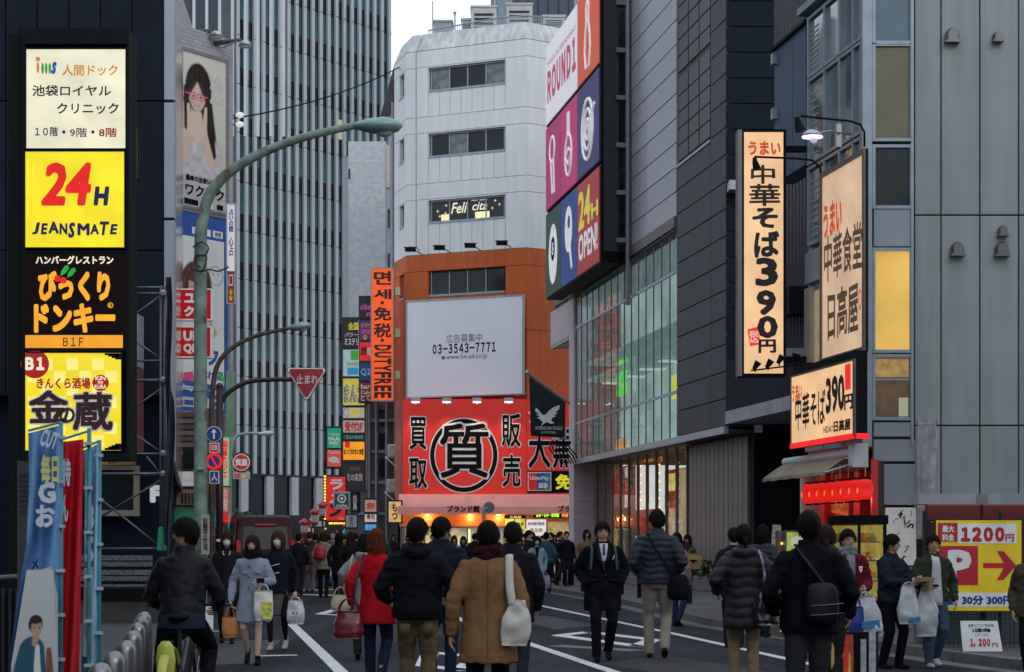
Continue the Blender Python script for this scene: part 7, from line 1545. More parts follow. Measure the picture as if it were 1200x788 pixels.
# ================================================================ people
SKIN = M('skin', (.46,.27,.19), .5, var=.05); SKIN2 = M('pale skin', (.55,.35,.27), .5, var=.05)
EYE = M('eye dark', (.02,.012,.01), .2); LIP = M('lip', (.36,.11,.09), .45); LIP2 = M('lip muted', (.36,.17,.13), .5); BROW = M('brow', (.03,.018,.014), .8)
HAIRB = M('black hair', (.006,.005,.005), .6, var=.25, sc=30, spec=.07, bump=.6, bsc=120); HAIRR = M('auburn hair', (.085,.018,.010), .6, var=.3, sc=30, spec=.07, bump=.6, bsc=120); HAIRD = M('dark brown hair', (.022,.011,.008), .6, var=.3, sc=30, spec=.07, bump=.6, bsc=120)
_cl = {}
def cloth(name, c, rough=.85, bump=.25, bsc=220, var=.14, sc=7, spec=.05): return M(name, c, rough, var=var, sc=sc, bump=bump, bsc=bsc, spec=spec)
def ik(a, b, l1, l2, pole):
    a, b = Vector(a), Vector(b); d = b-a; L = min(d.length, (l1+l2)*.999); dn = d.normalized()
    x = (l1*l1-l2*l2+L*L)/(2*L); h = math.sqrt(max(l1*l1-x*x, 0)); p = Vector(pole); p = (p-dn*p.dot(dn)).normalized()
    return a+dn*x+p*h, a+dn*L
def cap_tube(g, pts, rs, n=12, sy=1.0):
    """tube with rounded ends, subdivided so that limbs taper smoothly"""
    P_ = [Vector(p) for p in pts]; out = []; ro = []
    d0 = (P_[0]-P_[1]).normalized(); d1 = (P_[-1]-P_[-2]).normalized()
    for k in (.95, .6, .2): out.append(P_[0]+d0*rs[0]*k*.9); ro.append(rs[0]*math.sqrt(1-k*k))
    for i in range(len(P_)-1):
        for t in (0, .5): out.append(P_[i].lerp(P_[i+1], t)); ro.append(rs[i]*(1-t)+rs[i+1]*t)
    out.append(P_[-1]); ro.append(rs[-1])
    for k in (.2, .6, .95): out.append(P_[-1]+d1*rs[-1]*k*.9); ro.append(rs[-1]*math.sqrt(1-k*k))
    g.tube(out, ro, n=n, sy=sy)
def remesh(g, voxel, name, mat, parent, disp=None, smooth=3, s=1.0):
    me = g.mesh('tmp'); o = bpy.data.objects.new('tmp', me)
    r = o.modifiers.new('r', 'REMESH'); r.mode = 'VOXEL'; r.voxel_size = voxel
    sm = o.modifiers.new('s', 'SMOOTH'); sm.iterations = smooth; sm.factor = .5
    m2 = evalmesh(o); bpy.data.meshes.remove(me)
    m2.name = name
    if disp:
        co = [v.co.copy() for v in m2.vertices]; no = [v.normal.copy() for v in m2.vertices]
        for v, c, n_ in zip(m2.vertices, co, no): v.co = c+n_*disp(c)
    if s != 1.0:
        for v in m2.vertices: v.co *= s
    m2.materials.clear(); m2.materials.append(mat); m2.shade_smooth()
    return link(name, m2, parent)
HC = Vector((0, 0, 1.585)); RX, RY, RZ = .073, .093, .117
def head_point(az, cz, th=0, face=True):
    st = math.sqrt(max(0, 1-cz*cz)); x = (RX+th)*st*math.sin(az); y = -(RY+th)*st*math.cos(az); z = (RZ+th)*cz; t = max(0, -cz)
    x *= 1-.20*t**1.6
    if math.cos(az) < 0: y *= 1-.30*t
    else: y *= 1+.02*t
    if face:
        a = abs(az); G_ = lambda v, c, w: math.exp(-((v-c)/w)**2)
        y -= .021*G_(az,0,.14)*G_(z,-.022,.020)+.010*G_(az,0,.11)*G_(z,.0,.022)
        y += .008*G_(a,.42,.17)*G_(z,.006,.016)
        y -= .004*G_(a,.4,.3)*G_(z,.030,.010)
        y -= .006*G_(az,0,.26)*G_(z,-.062,.011)-.003*G_(az,0,.2)*G_(z,-.077,.006)
        y -= .007*G_(az,0,.35)*G_(z,-.100,.018)
    return Vector((x, y, z))
def build_head(verts, faces, mats, HM, nu, nv, mask_az=None):
    b = len(verts)
    azs = [math.pi*math.copysign(abs(w)**1.35, w) for w in [(-1+2*i/nu) for i in range(nu)]]
    czs = [math.cos(math.pi*(j+.5)/nv) for j in range(nv)]
    for cz in czs:
        for az in azs: verts.append(HM @ head_point(az, cz))
    for j in range(nv-1):
        for i in range(nu):
            i2 = (i+1) % nu; faces.append((b+j*nu+i, b+(j+1)*nu+i, b+(j+1)*nu+i2, b+j*nu+i2))
            az = (azs[i]+azs[i2])/2 if i2 else azs[i]; z = RZ*(czs[j]+czs[j+1])/2; a = abs(az); m = 0
            if abs(a-.40) < .17 and abs(z-.006) < .0065*(1-((a-.40)/.19)**2)+.001: m = 1
            elif abs(a-.42) < .21 and abs(z-.031+.02*(a-.42)**2) < .004: m = 3
            elif a < .27 and abs(z+.062) < .0075*(1-(a/.3)**2)+.0005: m = 2
            elif a < .10 and -.045 < z < -.038 and a > .03: m = 3
            mats.append(m)
    faces.append(tuple(b+i for i in range(nu))[::-1]); mats.append(0); faces.append(tuple(b+(nv-1)*nu+i for i in range(nu))); mats.append(0)
    for sx_ in (-1, 1):        # ears
        g = Geo(); g.ball((0,0,0), .010, .018, .030, 8, 6); e = len(verts)
        verts += [HM @ (Vector(v)+Vector((sx_*(RX+.001), .008, -.004))) for v in g.v]; faces += [tuple(e+i for i in f) for f in g.f]; mats += [0]*len(g.f)
def hand(verts, faces, mats, w, d, e, p, curl, side, fine=True, sc=1.0):
    """palm plus four unequal fingers and a thumb; d along the hand, e to the thumb side, p the palm side"""
    g = Geo(); rows = []
    for k, (t, wd, th) in enumerate(((-.02,.024,.020),(0,.026,.018),(.03,.037,.016),(.06,.042,.015),(.085,.040,.012),(.092,.032,.006))):
        c = w+d*t; rows.append([c+e*math.cos(a)*wd*sc+p*math.sin(a)*th*sc for a in [6.2832*q/10 for q in range(10)]])
    n_ = 10; g.v = [tuple(v) for r in rows for v in r]; g.f = [(k*n_+q, k*n_+(q+1)%n_, (k+1)*n_+(q+1)%n_, (k+1)*n_+q) for k in range(5) for q in range(n_)]+[tuple(range(n_-1,-1,-1)), tuple(5*n_+q for q in range(n_))]
    for i, (off, ln) in enumerate(((.030,.86),(.011,1.0),(-.009,.94),(-.028,.74))):
        q = w+d*(.080-.006*abs(i-1.2))+e*off; dd = d.copy(); pts = [q]; c = curl*(1+.12*i)
        for sg in (.040, .026, .020):
            a = c*(1 if sg > .03 else .8); dd = (dd*math.cos(a)+p*math.sin(a)).normalized(); q = q+dd*sg*ln; pts.append(q)
            # keep the bend plane
            c *= .9; 
            ndd = dd
        g.tube(pts, [.0095*sc,.009*sc,.008*sc,.006*sc], n=6)
    q = w+d*.022+e*.024; g.tube([q, q+(d*.55+e*.6+p*.25).normalized()*.036, q+(d*.55+e*.6+p*.25).normalized()*.036+(d*.85+e*.05+p*.45).normalized()*.030, q+(d*.55+e*.6+p*.25).normalized()*.036+(d*.85+e*.05+p*.45).normalized()*.048], [.013,.011,.009,.006], n=6)
    b = len(verts); verts += [Vector(v) for v in g.v]; faces += [tuple(b+i for i in f) for f in g.f]; mats += [0]*len(g.f)
HAIRS = {'short': (.016, [(0,.075),(.5,.068),(.8,.05),(1.05,.012),(1.3,.0),(1.45,-.035),(1.75,-.04),(3.15,-.085)], 0),
 'full': (.021, [(0,.060),(.45,.050),(.75,.040),(1.0,.012),(1.25,-.010),(1.4,-.012),(1.75,-.008),(2.1,-.06),(3.15,-.098)], 0),
 'bob': (.026, [(0,.040),(.6,.034),(.78,-.03),(1.0,-.115),(1.5,-.125),(3.15,-.135)], 1),
 'long': (.024, [(0,.044),(.55,.036),(.75,-.05),(.95,-.20),(1.3,-.27),(3.15,-.33)], 2),
 'midlong': (.022, [(0,.050),(.55,.040),(.75,-.03),(.95,-.15),(1.3,-.19),(3.15,-.22)], 2),
 'tied': (.017, [(0,.062),(.5,.055),(.85,.03),(1.1,.0),(1.4,-.045),(3.15,-.095)], 0)}
def build_hair(style, HM, mat, parent, s, fine, seed):
    th, prof, kind = HAIRS[style]; nu = 64 if fine else 28; nt = 26 if fine else 12; g = Geo()
    def zb(a):
        a = abs(a)
        for (a0, z0), (a1, z1) in zip(prof, prof[1:]):
            if a <= a1: t = (a-a0)/(a1-a0); t = t*t*(3-2*t); return z0+(z1-z0)*t
        return prof[-1][1]
    top = RZ+th
    for j in range(nt+2):
        for i in range(nu):
            az = -math.pi+2*math.pi*i/nu; z1 = zb(az)+.006*noise.noise(Vector((az*6, seed, 0)))
            t = min(j, nt)/nt; inner = j > nt; z = top-(top-z1)*t**1.25 if not inner else z1+.004
            q = noise.noise(Vector((math.sin(az)*3, math.cos(az)*3, z*9+seed)))*.012+noise.noise(Vector((math.sin(az)*14, math.cos(az)*14, z*9+seed)))*.007
            tt = th+q
            if z >= 0 or kind == 0:
                cz = max(-1, min(1, z/(RZ+th))); st = math.sqrt(max(0, 1-cz*cz)); x = (RX+tt)*st*math.sin(az); y = -(RY+tt)*st*math.cos(az)
                if kind == 0 and z < 0:
                    y *= (1-.18*(-cz)) if math.cos(az) < 0 else 1
                if kind == 0: k_ = 1-.12*max(0, t-.85)/.15; x *= k_; y *= k_
            else:
                dn = -z; wd = 1+ (.10*min(dn/.1,1) if kind == 1 else .05) - (.22*max(0,(dn-.10))/.05 if kind == 1 else .25*dn)
                x = (RX+tt)*wd*math.sin(az); y = -(RY+tt)*wd*math.cos(az)
                if kind == 2: y += .10*max(0, dn-.10)*(1 if math.cos(az) < .3 else -1.2)
            if inner: x *= .86; y *= .88
            g.v.append(tuple(HM @ Vector((x, y, z))))
    for j in range(nt+1):
        for i in range(nu): g.f.append((j*nu+i, j*nu+(i+1)%nu, (j+1)*nu+(i+1)%nu, (j+1)*nu+i))
    g.f.append(tuple(range(nu)))
    if fine:
        rg = random.Random(int(seed*10))
        for _ in range(700):
            az = rg.uniform(-math.pi, math.pi); u = rg.random()**.8; z1 = zb(az); z = top-.012-(top-.012-z1)*u; L = rg.uniform(.02, .045)
            def pt(zz, k):
                cz = max(-.98, min(.98, zz/(RZ+th))); st_ = math.sqrt(1-cz*cz) if (zz > 0 or kind == 0) else 1.05
                return Vector(((RX+th+k)*st_*math.sin(az), -(RY+th+k)*st_*math.cos(az)*(1-.18*max(0,-cz) if math.cos(az) < 0 and kind == 0 else 1), zz))
            a = pt(z, -.002); b = pt(max(z-L, z1-.014), rg.uniform(.0, .016 if kind == 0 else .007)); w_ = Vector((math.cos(az), math.sin(az), 0))*rg.uniform(.003,.007); c_ = b+Vector((rg.uniform(-.008,.008),0,-.006))
            g.add([HM @ (a-w_), HM @ (a+w_), HM @ c_], [(0,1,2)])
    if style == 'tied':
        c = Vector((0, RY+.02, -.015)); pts = [HM @ (c+Vector(v)) for v in ((0,-.02,0),(0,.02,-.0),(0,.035,-.05),(0,.03,-.12))]; g.tube(pts, [.02,.028,.024,.01], n=10)
    o = g.build('hair', mat, parent, smooth=True)
    if s != 1: 
        for v in o.data.vertices: v.co *= s
    return o
def person(label, px, ytop, Y, face=180, top=('jacket', (.02,.02,.025), .86), bottom=('trousers', (.03,.03,.035)), hair='short', hm=None, st=.16, lead=1, hands=None, yaw=0, pitch=0, fine=True, w=1.0, skin=None,
           mask=False, scarf=None, hood=False, legs=None, shoes=(.012,.012,.012), flare=.05, puff=0, lean=0, collar=True, group=None, curl=.3, bulk=0, extra=None, seat=0, feet=None, Hset=None, pockets=False, opened=None, x=None):
    if w == 1.0 and hair in ('bob','long','midlong','tied'): w = .90
    X = (px-600)/K*Y if x is None else x; H = Hset or (H0+(HY-ytop)/K*Y); s = H/1.705
    base = .12 if extra == 'pave' else 0
    if base: s = (H-.12)/1.705
    t = thing('person', label, 'person', Matrix.Translation((X, Y, base)) @ Matrix.Rotation(math.radians(face), 4, 'Z'), group)
    vx = (.0125 if Y < 16 else .015 if Y < 24 else .024) if fine else .034
    sd = px*.37; skin = skin or SKIN
    ln = lambda p: Vector((p[0], p[1]-lean*max(0, p[2]-.92), p[2]+seat))
    # joints
    sh = {q: ln((q*.174*w, .005, 1.350)) for q in (-1, 1)}; hip = {q: ln((q*.088, 0, .90)) for q in (-1, 1)}
    ft = {}
    for q in (-1, 1):
        f = -st if q == lead else st; lift = .07 if (q != lead and st > .1) else 0
        ft[q] = Vector((q*.085, f, .085+lift))
    if feet: ft = {q: Vector(feet[0 if q < 0 else 1]) for q in (-1, 1)}
    knee, ank, elb, wri, hdir = {}, {}, {}, {}, {}
    for q in (-1, 1):
        knee[q], ank[q] = ik(hip[q], ft[q], .425, .415, (q*.12, -1, .05))
        hp = (hands or {}).get(q)
        if hp is None: hp = (q*.245*w, (.10 if q == lead else -.12)*min(1, st/.15), .865)
        elb[q], wri[q] = ik(sh[q], (hp[0], hp[1], hp[2]+seat), .285, .255, (q*.5, .8, -.25)); 
    def S_(g, k=s): g.v = [(a*k, b*k, c*k) for a, b, c in g.v]; return g
    # --- body: one mesh (core figure remeshed, then head and hands grown on it)
    g = Geo(); bare = legs is not None
    tors = [(0,0,z,rx*w,ry) for z, rx, ry in ((.82,.11,.08),(.92,.15,.10),(1.05,.125,.085),(1.2,.145,.10),(1.34,.155,.095),(1.40,.11,.07),(1.44,.055,.055),(1.50,.050,.054))]
    g.rings([(a, b-lean*max(0,c-.92), c+seat, d, e) for a, b, c, d, e in tors], 16)
    nk = ln((0,-.005,1.49)); 
    for q in (-1, 1):
        cap_tube(g, [sh[q], elb[q], wri[q]], [.045,.036,.024], 10)
        r_ = (.078,.050,.050,.030); mid = knee[q].lerp(ank[q], .35)
        cap_tube(g, [hip[q], knee[q], mid, ank[q]], r_, 10)
    if fine or bare:
        me = g.mesh('tmp'); o = bpy.data.objects.new('tmp', me); r = o.modifiers.new('r', 'REMESH'); r.mode = 'VOXEL'; r.voxel_size = max(vx, .018); o.modifiers.new('s', 'SMOOTH').iterations = 3
        m2 = evalmesh(o)
        verts = [v.co.copy() for v in m2.vertices]; faces = [tuple(p.vertices) for p in m2.polygons]; bpy.data.meshes.remove(m2)
    else: verts = [Vector(v) for v in g.v]; faces = list(g.f)
    mats = [0]*len(faces)
    hc = ln((0, -.012, 1.585)); HM = Matrix.Translation(hc) @ Matrix.Rotation(math.radians(yaw), 4, 'Z') @ Matrix.Rotation(math.radians(pitch), 4, 'X')
    build_head(verts, faces, mats, HM, 56 if fine else 26, 44 if fine else 18)
    for q in (-1, 1):
        d = (wri[q]-elb[q]).normalized(); inw = Vector((-q, 0, 0)); p = (inw-d*inw.dot(d)).normalized(); e = d.cross(p).normalized(); 
        if e.y > 0: e = -e
        hdir[q] = d
        if not pockets: hand(verts, faces, mats, wri[q]+d*.015, d, e, p, curl if not isinstance(curl, dict) else curl.get(q, .3), q)
    bm_ = bpy.data.meshes.new('body'); bm_.from_pydata([v*s for v in verts], [], faces)
    for m in (skin, EYE, LIP if hair in ('bob','long','midlong') else LIP2, BROW): bm_.materials.append(m)
    bm_.polygons.foreach_set('material_index', mats); 
    if legs and legs != 'bare':
        bm_.materials.append(cloth('tights %.2f' % legs[0], legs)); 
        for p_ in bm_.polygons:
            if p_.center.z < .88*s and abs(p_.center.x) < .2*s and p_.material_index == 0: p_.material_index = 4
    bm_.shade_smooth(); body = link('body', bm_, t)
    # --- hair
    if hair: build_hair(hair, HM, hm or HAIRB, t, s, fine, sd)
    # --- trousers or skirt
    nz_ = lambda c, f, a: noise.noise(Vector((c.x*f+sd, c.y*f, c.z*f*.7)))*a
    if bottom[0] == 'trousers':
        g = Geo(); g.rings([(0, 0, z+seat, rx, ry) for z, rx, ry in ((.80,.12,.09),(.86,.165,.12),(.94,.168,.118),(1.02,.155,.11))], 16)
        for q in (-1, 1):
            mid = knee[q].lerp(ank[q], .4); low = ank[q]+Vector((0,.01,-.02))
            cap_tube(g, [hip[q], hip[q].lerp(knee[q], .5), knee[q], mid, low], [.098,.090,.071,.066,.058 if len(bottom) < 3 else bottom[2]], 12)
        S_(g); wr_ = .010 if fine else .006
        remesh(g, vx*s, 'trousers', cloth('cloth %.3f %.3f %.3f' % bottom[1], bottom[1]), t, lambda c: abs(noise.noise(Vector((c.x*9+sd, c.y*9, c.z*15))))*wr_-wr_*.4+noise.noise(Vector((c.x*22, c.y*22, c.z*30+sd)))*.003, 2)
    elif bottom[0] == 'skirt':
        g = Geo(); g.rings([(0,0,z,rx,ry) for z, rx, ry in ((bottom[2],.17,.15),(bottom[2]+.1,.175,.145),(.85,.17,.125),(.95,.155,.11),(1.03,.14,.10))], 24); S_(g)
        remesh(g, vx*s, 'skirt', cloth('cloth %.3f %.3f %.3f' % bottom[1], bottom[1]), t, lambda c: math.sin(math.atan2(c.y, c.x)*11)*.004+nz_(c, 12, .006), 2)
    # --- shoes
    for q in (-1, 1):
        a = ank[q]; up = max(0, a.z-.085); g = Geo(); zt = lambda y: max(.028, a.z-.045-up*max(0,-(y-.02))/.15*1.0)
        pts = [Vector((a.x, a.y+y, max(.03, a.z-.05-(up*.9 if y < -.05 else up*.35 if y < 0 else 0)))) for y in (.055,.0,-.06,-.12,-.165)]
        cap_tube(g, pts, [.034,.040,.041,.038,.022], 10, .9); cap_tube(g, [a+Vector((0,.005,.03)), pts[0]+Vector((0,-.03,.01))], [.040,.036], 10)
        g.v = [(x_, y_, max(z_, .004)) for x_, y_, z_ in g.v]; S_(g)
        if fine: remesh(g, .011, 'shoe', cloth('shoe %.3f %.3f' % shoes[:2], shoes, .5, .1), t, None, 1)
        else: g.build('shoe', cloth('shoe %.3f %.3f' % shoes[:2], shoes, .5, .1), t)
    # --- coat or jacket
    kind, tc_, hem = top[:3]; b_ = bulk
    R = [(1.468,.070,.074),(1.445,.092,.082),(1.418,.128,.094),(1.385,.168,.108),(1.32,.192,.122),(1.22,.196,.128),(1.10,.186,.124),(1.0,.186,.126),(.93,.192,.132)]
    rr = [(z, (rx+b_)*w, ry+b_) for z, rx, ry in R if z > hem+.02]
    z = .86
    while z > hem+.03: rr.append((z, (.194+b_+flare*(.93-z))*w, .134+b_+flare*.9*(.93-z))); z -= .07
    rr.append((hem, (.194+b_+flare*(.93-min(hem,.93))-.004)*w, .132+b_+flare*.9*(.93-min(hem,.93))))
    g = Geo(); g.rings([(0, (.006 if zz > 1.1 else 0)-lean*max(0,zz-.92), zz+seat, rx, ry) for zz, rx, ry in rr], 28 if fine else 14)
    ar = (.068+b_*.8, .056+b_*.7, .044+b_*.4)
    for q in (-1, 1):
        wend = wri[q]-(wri[q]-elb[q]).normalized()*.0
        cap_tube(g, [sh[q]+Vector((-q*.012,0,-.005)), sh[q].lerp(elb[q], .5), elb[q], elb[q].lerp(wend, .55), wend], [ar[0], ar[0]*.94, ar[1], ar[1]*.93, ar[2]], 14 if fine else 9)
    if hood:
        c = ln((0, .075, 1.435)); cap_tube(g, [c+Vector((-.10,-.05,.005)), c+Vector((-.075,.02,-.01)), c+Vector((0,.055,-.03)), c+Vector((.075,.02,-.01)), c+Vector((.10,-.05,.005))], [.035,.05,.062,.05,.035], 12)
    S_(g); col_mat = M('coat %.3f %.3f %.3f' % tc_, tc_, .8 if kind != 'puffer' else .42, var=.12, sc=7, bump=.25, bsc=200, spec=.05 if kind != 'puffer' else .18) if kind != 'bomber' else M('coat satin %.3f' % tc_[0], tc_, .5, var=.12, sc=7, bump=.1, spec=.14)
    a_ = .017 if kind == 'jacket' else .011
    if not fine: a_ *= .7
    def dsp(c):
        zz = c.z/s; v_ = abs(noise.noise(Vector((c.x*7+sd, c.y*7, c.z*(11 if kind != 'coat' else 5)))))*a_*1.6-a_*.5+noise.noise(Vector((c.x*19, c.y*19+sd, c.z*23)))*a_*.35
        if abs(c.x)/s > .17*w and zz > hem: v_ += abs(math.sin(zz*38+c.y*20+sd))*.004
        if kind == 'puffer': v_ = (abs(math.sin((zz+.03*noise.noise(Vector((c.x*6, c.y*6, 0))))*math.pi/puff))**.45)*.020-.012+v_*.35
        if kind == 'coat' and zz < 1.0: v_ += math.sin(math.atan2(c.y, c.x)*7+sd)*.005*(1.0-zz)/.4
        return v_
    ct = remesh(g, vx*s, {'coat':'coat','jacket':'jacket','puffer':'puffer_jacket','bomber':'jacket'}[kind], col_mat, t, dsp, 2)
    def part(nm, m, fn): g = Geo(); fn(g); S_(g); return g.build(nm, m, t, smooth=True)
    if collar and kind != 'none' and fine:
        def cf(g):
            n_ = 24
            for j, (dz, k) in enumerate(((-.02,1.10),(.03,1.0),(.045,.93),(.03,.86),(-.02,.84))):
                for i in range(n_): a = 6.2832*i/n_; p = ln((0,.0,1.452)); g.v.append((p.x+.082*k*math.sin(a), p.y+.006-.085*k*math.cos(a), p.z+dz-.03*max(0,math.cos(a))))
            g.f = [(j*n_+i, j*n_+(i+1)%n_, (j+1)*n_+(i+1)%n_, (j+1)*n_+i) for j in range(4) for i in range(n_)]
        part('collar', col_mat, cf)
    if scarf:
        def sf1(g):
            p = ln((0,.0,1.475)); pts = [Vector((p.x+.078*math.sin(a), p.y+.0-.085*math.cos(a), p.z+.012*math.sin(2*a+1))) for a in [6.2832*i/16 for i in range(17)]]
            g.tube(pts, [.042+.008*math.sin(i*2.1) for i in range(17)], n=10); g.tube([q+Vector((0,0,-.045)) for q in pts], [.040+.008*math.sin(i*1.7+1) for i in range(17)], n=10)
        part('scarf', cloth('scarf %.3f %.3f' % scarf[:2], scarf, bump=.5), sf1)
    if mask:
        def mf(g):
            nu, nv = 12, 8
            for j in range(nv+1):
                for i in range(nu+1):
                    az = -1.0+2.0*i/nu; z_ = -.012-.075*j/nv+.006*math.cos(az*2); p = head_point(az*.95, z_/RZ, .007, False); p.y -= .014*math.exp(-(az/.35)**2)*math.sin(math.pi*(j+.3)/(nv+.6)); g.v.append(tuple(HM @ p))
            g.f = [(j*(nu+1)+i, j*(nu+1)+i+1, (j+1)*(nu+1)+i+1, (j+1)*(nu+1)+i) for j in range(nv) for i in range(nu)]
        o = part('face_mask', M('white face mask', (.62,.62,.64), .8, bump=.2), mf); o.modifiers.new('s','SOLIDIFY').thickness = .003
    if opened:      # front opening: (width at top, width at bottom, z bottom, colour)
        wt, wb, zb_, oc = opened
        def of(g):
            n_ = 8
            for k in range(n_+1):
                z_ = 1.44-(1.44-zb_)*k/n_; ry_ = next((ry for zz, rx, ry in rr if zz <= z_), rr[-1][2]); hw = wt+(wb-wt)*k/n_; yy = -(ry_+.012)+(.04 if k == 0 else 0); p = ln((0, yy, z_))
                g.v += [(-hw, p.y+.006, p.z), (-hw*.4, p.y-.002, p.z), (hw*.4, p.y-.002, p.z), (hw, p.y+.006, p.z)]
            g.f = [(4*k+i, 4*k+i+1, 4*k+i+5, 4*k+i+4) for k in range(n_) for i in range(3)]
        o = part('shirt', cloth('shirt %.3f %.3f %.3f' % oc, oc), of); o.modifiers.new('s','SOLIDIFY').thickness = .006
    info = dict(s=s, t=t, wri={q: t.matrix_world @ (wri[q]*s) for q in (-1,1)}, grip={q: t.matrix_world @ ((wri[q]+hdir[q]*.09)*s) for q in (-1,1)}, sh={q: t.matrix_world @ (sh[q]*s) for q in (-1,1)}, head=hc*s, ln=ln, part=part, HM=HM, col=col_mat, S=S_)
    return info
# ---- bags: things of their own
def bag_mesh(w_, h_, d_, puffy=.5, n=16, top=.7, seed=0, amp=.012):
    g = Geo(); rows = 12
    for j in range(rows+1):
        t = j/rows; k = (top+(1-top)*min(1, t*2.2)) * (1-.18*max(0, t-.8)/.2); dk = (.25+.75*math.sin(min(1, t*1.15)*math.pi/2))*(1-.35*max(0,t-.85)/.15)
        for i in range(n):
            a = 6.2832*i/n; c, s_ = math.cos(a), math.sin(a); sq = (abs(c)**4+abs(s_)**4)**-.25 if puffy < 1 else 1
            x, y = w_/2*k*c*(sq*(1-puffy*.3)), d_/2*dk*s_*(sq*(1-puffy*.3)); q = noise.noise(Vector((x*14+seed, y*14, t*h_*12)))*amp; g.v.append((x*(1+q/.1*.3), y+q*s_*2, -t*h_+q*.3))
    g.f = [(j*n+i, j*n+(i+1)%n, (j+1)*n+(i+1)%n, (j+1)*n+i) for j in range(rows) for i in range(n)]+[tuple(range(n)), tuple(rows*n+i for i in range(n-1,-1,-1))]
    return g
def bag(label, at, w_, h_, d_, col, handle=.10, hcol=None, rot=0, tilt=0, puffy=.5, top=.8, cat='bag', name='handbag', rough=.5, drop=0, amp=.010, strap=None, prints=()):
    at = Vector(at); m = M('bag %.3f %.3f %.3f %s' % (*col, rough), col, rough, var=.10, sc=9, bump=.3, bsc=30)
    t = thing(name, label, cat, Matrix.Translation(at-Vector((0,0,handle+h_+drop))) @ Matrix.Rotation(rot, 4, 'Z') @ Matrix.Rotation(tilt, 4, 'Y'))
    g = bag_mesh(w_, h_, d_, puffy, top=top, seed=at.x*3, amp=amp); g.v = [(x,y,z+h_) for x,y,z in g.v]; g.build('body', m, t, smooth=True)
    hm = M('handle %.3f' % (hcol or col)[0], (hcol or col), .5)
    for sy_ in (-1, 1):
        pts = [Vector((w_*.25*math.cos(a)*top, sy_*d_*.12, h_-.01+(handle)*math.sin(a))) for a in [math.pi*k/10 for k in range(11)]]; Geo().tube(pts, .007, n=6).build('handle', hm, t)
    if strap:
        a, b = [Vector(v)-t.matrix_world.translation for v in strap[:2]]; tm = t.matrix_world.to_3x3().inverted()
        pts = [Vector((-.0,0,h_-.02)), *[tm @ v for v in (a, b)]]; Geo().tube(smooth_path([tm @ a, (tm @ b)*.5+Vector((w_*.3,0,h_*.5)), Vector((w_*.35,0,h_-.03))], 5), .014, n=6, sy=.4).build('strap', hm, t)
    for (pm, x0, x1, z0, z1) in prints:
        o = Geo().box(x0*w_, x1*w_, -d_*.5-.004, -d_*.5+.02, z0*h_, z1*h_).build('print', pm, t)
    return t
def band(par_info, name, pts, r, mat, flat=.35, top_label=None, cat=None):
    """strap running over the clothes; pts in the person's own frame (nominal height)"""
    t = par_info['t']; s = par_info['s']; g = Geo(); g.tube(smooth_path([Vector(p)*s for p in pts], 6), r, n=8, sy=1, sx=flat); return g
def worn(info, name, label, cat, build):
    """something carried on the body: its own top-level thing in the wearer's frame"""
    t = thing(name, label, cat, info['t'].matrix_world.copy()); build(t, info['s']); return t
def strap_on(t, s, pts, r, mat, nm='strap'): Geo().tube(smooth_path([Vector(p)*s for p in pts], 6), r*s, n=8, sx=1, sy=.45).build(nm, mat, t, smooth=True)
def pack(t, s, c, w_, h_, d_, mat, nm='pouch'):
    g = Geo(); cap = []; 
    g.rings([(c[0], c[1], c[2]+z*h_/2, w_/2*k, d_/2*k) for z, k in ((-1,.55),(-.9,.85),(-.6,1),(0,1.02),(.5,.97),(.8,.85),(.97,.6),(1,.3))], 18); g.v = [(x*s,y*s,z*s) for x,y,z in g.v]
    return g.build(nm, mat, t, smooth=True)
PLB = (.42,.44,.48)
# ================================================================ near figures
# man in camel coat seen from behind (right of centre foreground)
i = person('person walking away in a camel coat with a burgundy scarf and white shoulder bag', 572, 612, 12.9, 180, ('coat', (.20,.105,.048), .60), ('trousers', (.012,.013,.018)), 'full', st=.14, lead=-1, scarf=(.035,.006,.014), flare=.10, hands={1:(.29,.02,.84), -1:(-.255,-.02,.86)}, bulk=.010, curl=.35)
def cb1(t, s):
    m = M('natural canvas', (.50,.48,.45), .8, var=.1, sc=6, bump=.3, bsc=150)
    strap_on(t, s, [(-.15,-.10,1.30),(-.165,0,1.432),(-.165,.09,1.40),(-.17,.15,1.22),(-.19,.175,1.06)], .034, m)
    g = bag_mesh(.30, .36, .12, .6, top=.45, seed=2, amp=.03); g.v = [(x*.95-.24+z*-.10*-1*-1, y+.165, z+1.10) for x, y, z in g.v]; g.v = [(x*s,y*s,z*s) for x,y,z in g.v]; g.build('body', m, t, smooth=True)
worn(i, 'shoulder_bag', 'slouchy white canvas shoulder bag on the camel coat', 'bag', cb1)
dm = cloth('coat seam', (.10,.05,.02))
i['part']('back_seam', dm, lambda g: g.tube([(0,.150,1.38),(0,.152,1.2),(0,.150,1.0),(0,.175,.8),(0,.195,.64)], .0022, n=5))
# man in black hooded jacket and khaki trousers
i = person('man walking away in a black hooded jacket and khaki trousers, left of the camel coat', 489, 608, 14.6, 180, ('jacket', (.008,.009,.012), .85), ('trousers', (.135,.095,.055)), 'full', st=.10, lead=1, hood=True, bulk=.016, w=1.04, yaw=-24, flare=0, hands={1:(.27,-.20,1.0), -1:(-.27,-.20,1.02)})
i['part']('hem_band', cloth('black rib', (.006,.006,.008)), lambda g: g.rings([(0,0,z,.222,.158) for z in (.845,.85,.90,.905)], 28))
i['part']('belt', cloth('brown belt', (.03,.015,.01)), lambda g: g.rings([(0,0,z,.170,.124) for z in (.83,.845)], 24))
for q in (-1, 1): i['part']('back_pocket', cloth('khaki shade', (.12,.083,.047)), lambda g, q=q: g.box(q*.10-.045, q*.10+.045, .115, .123, .70, .80))
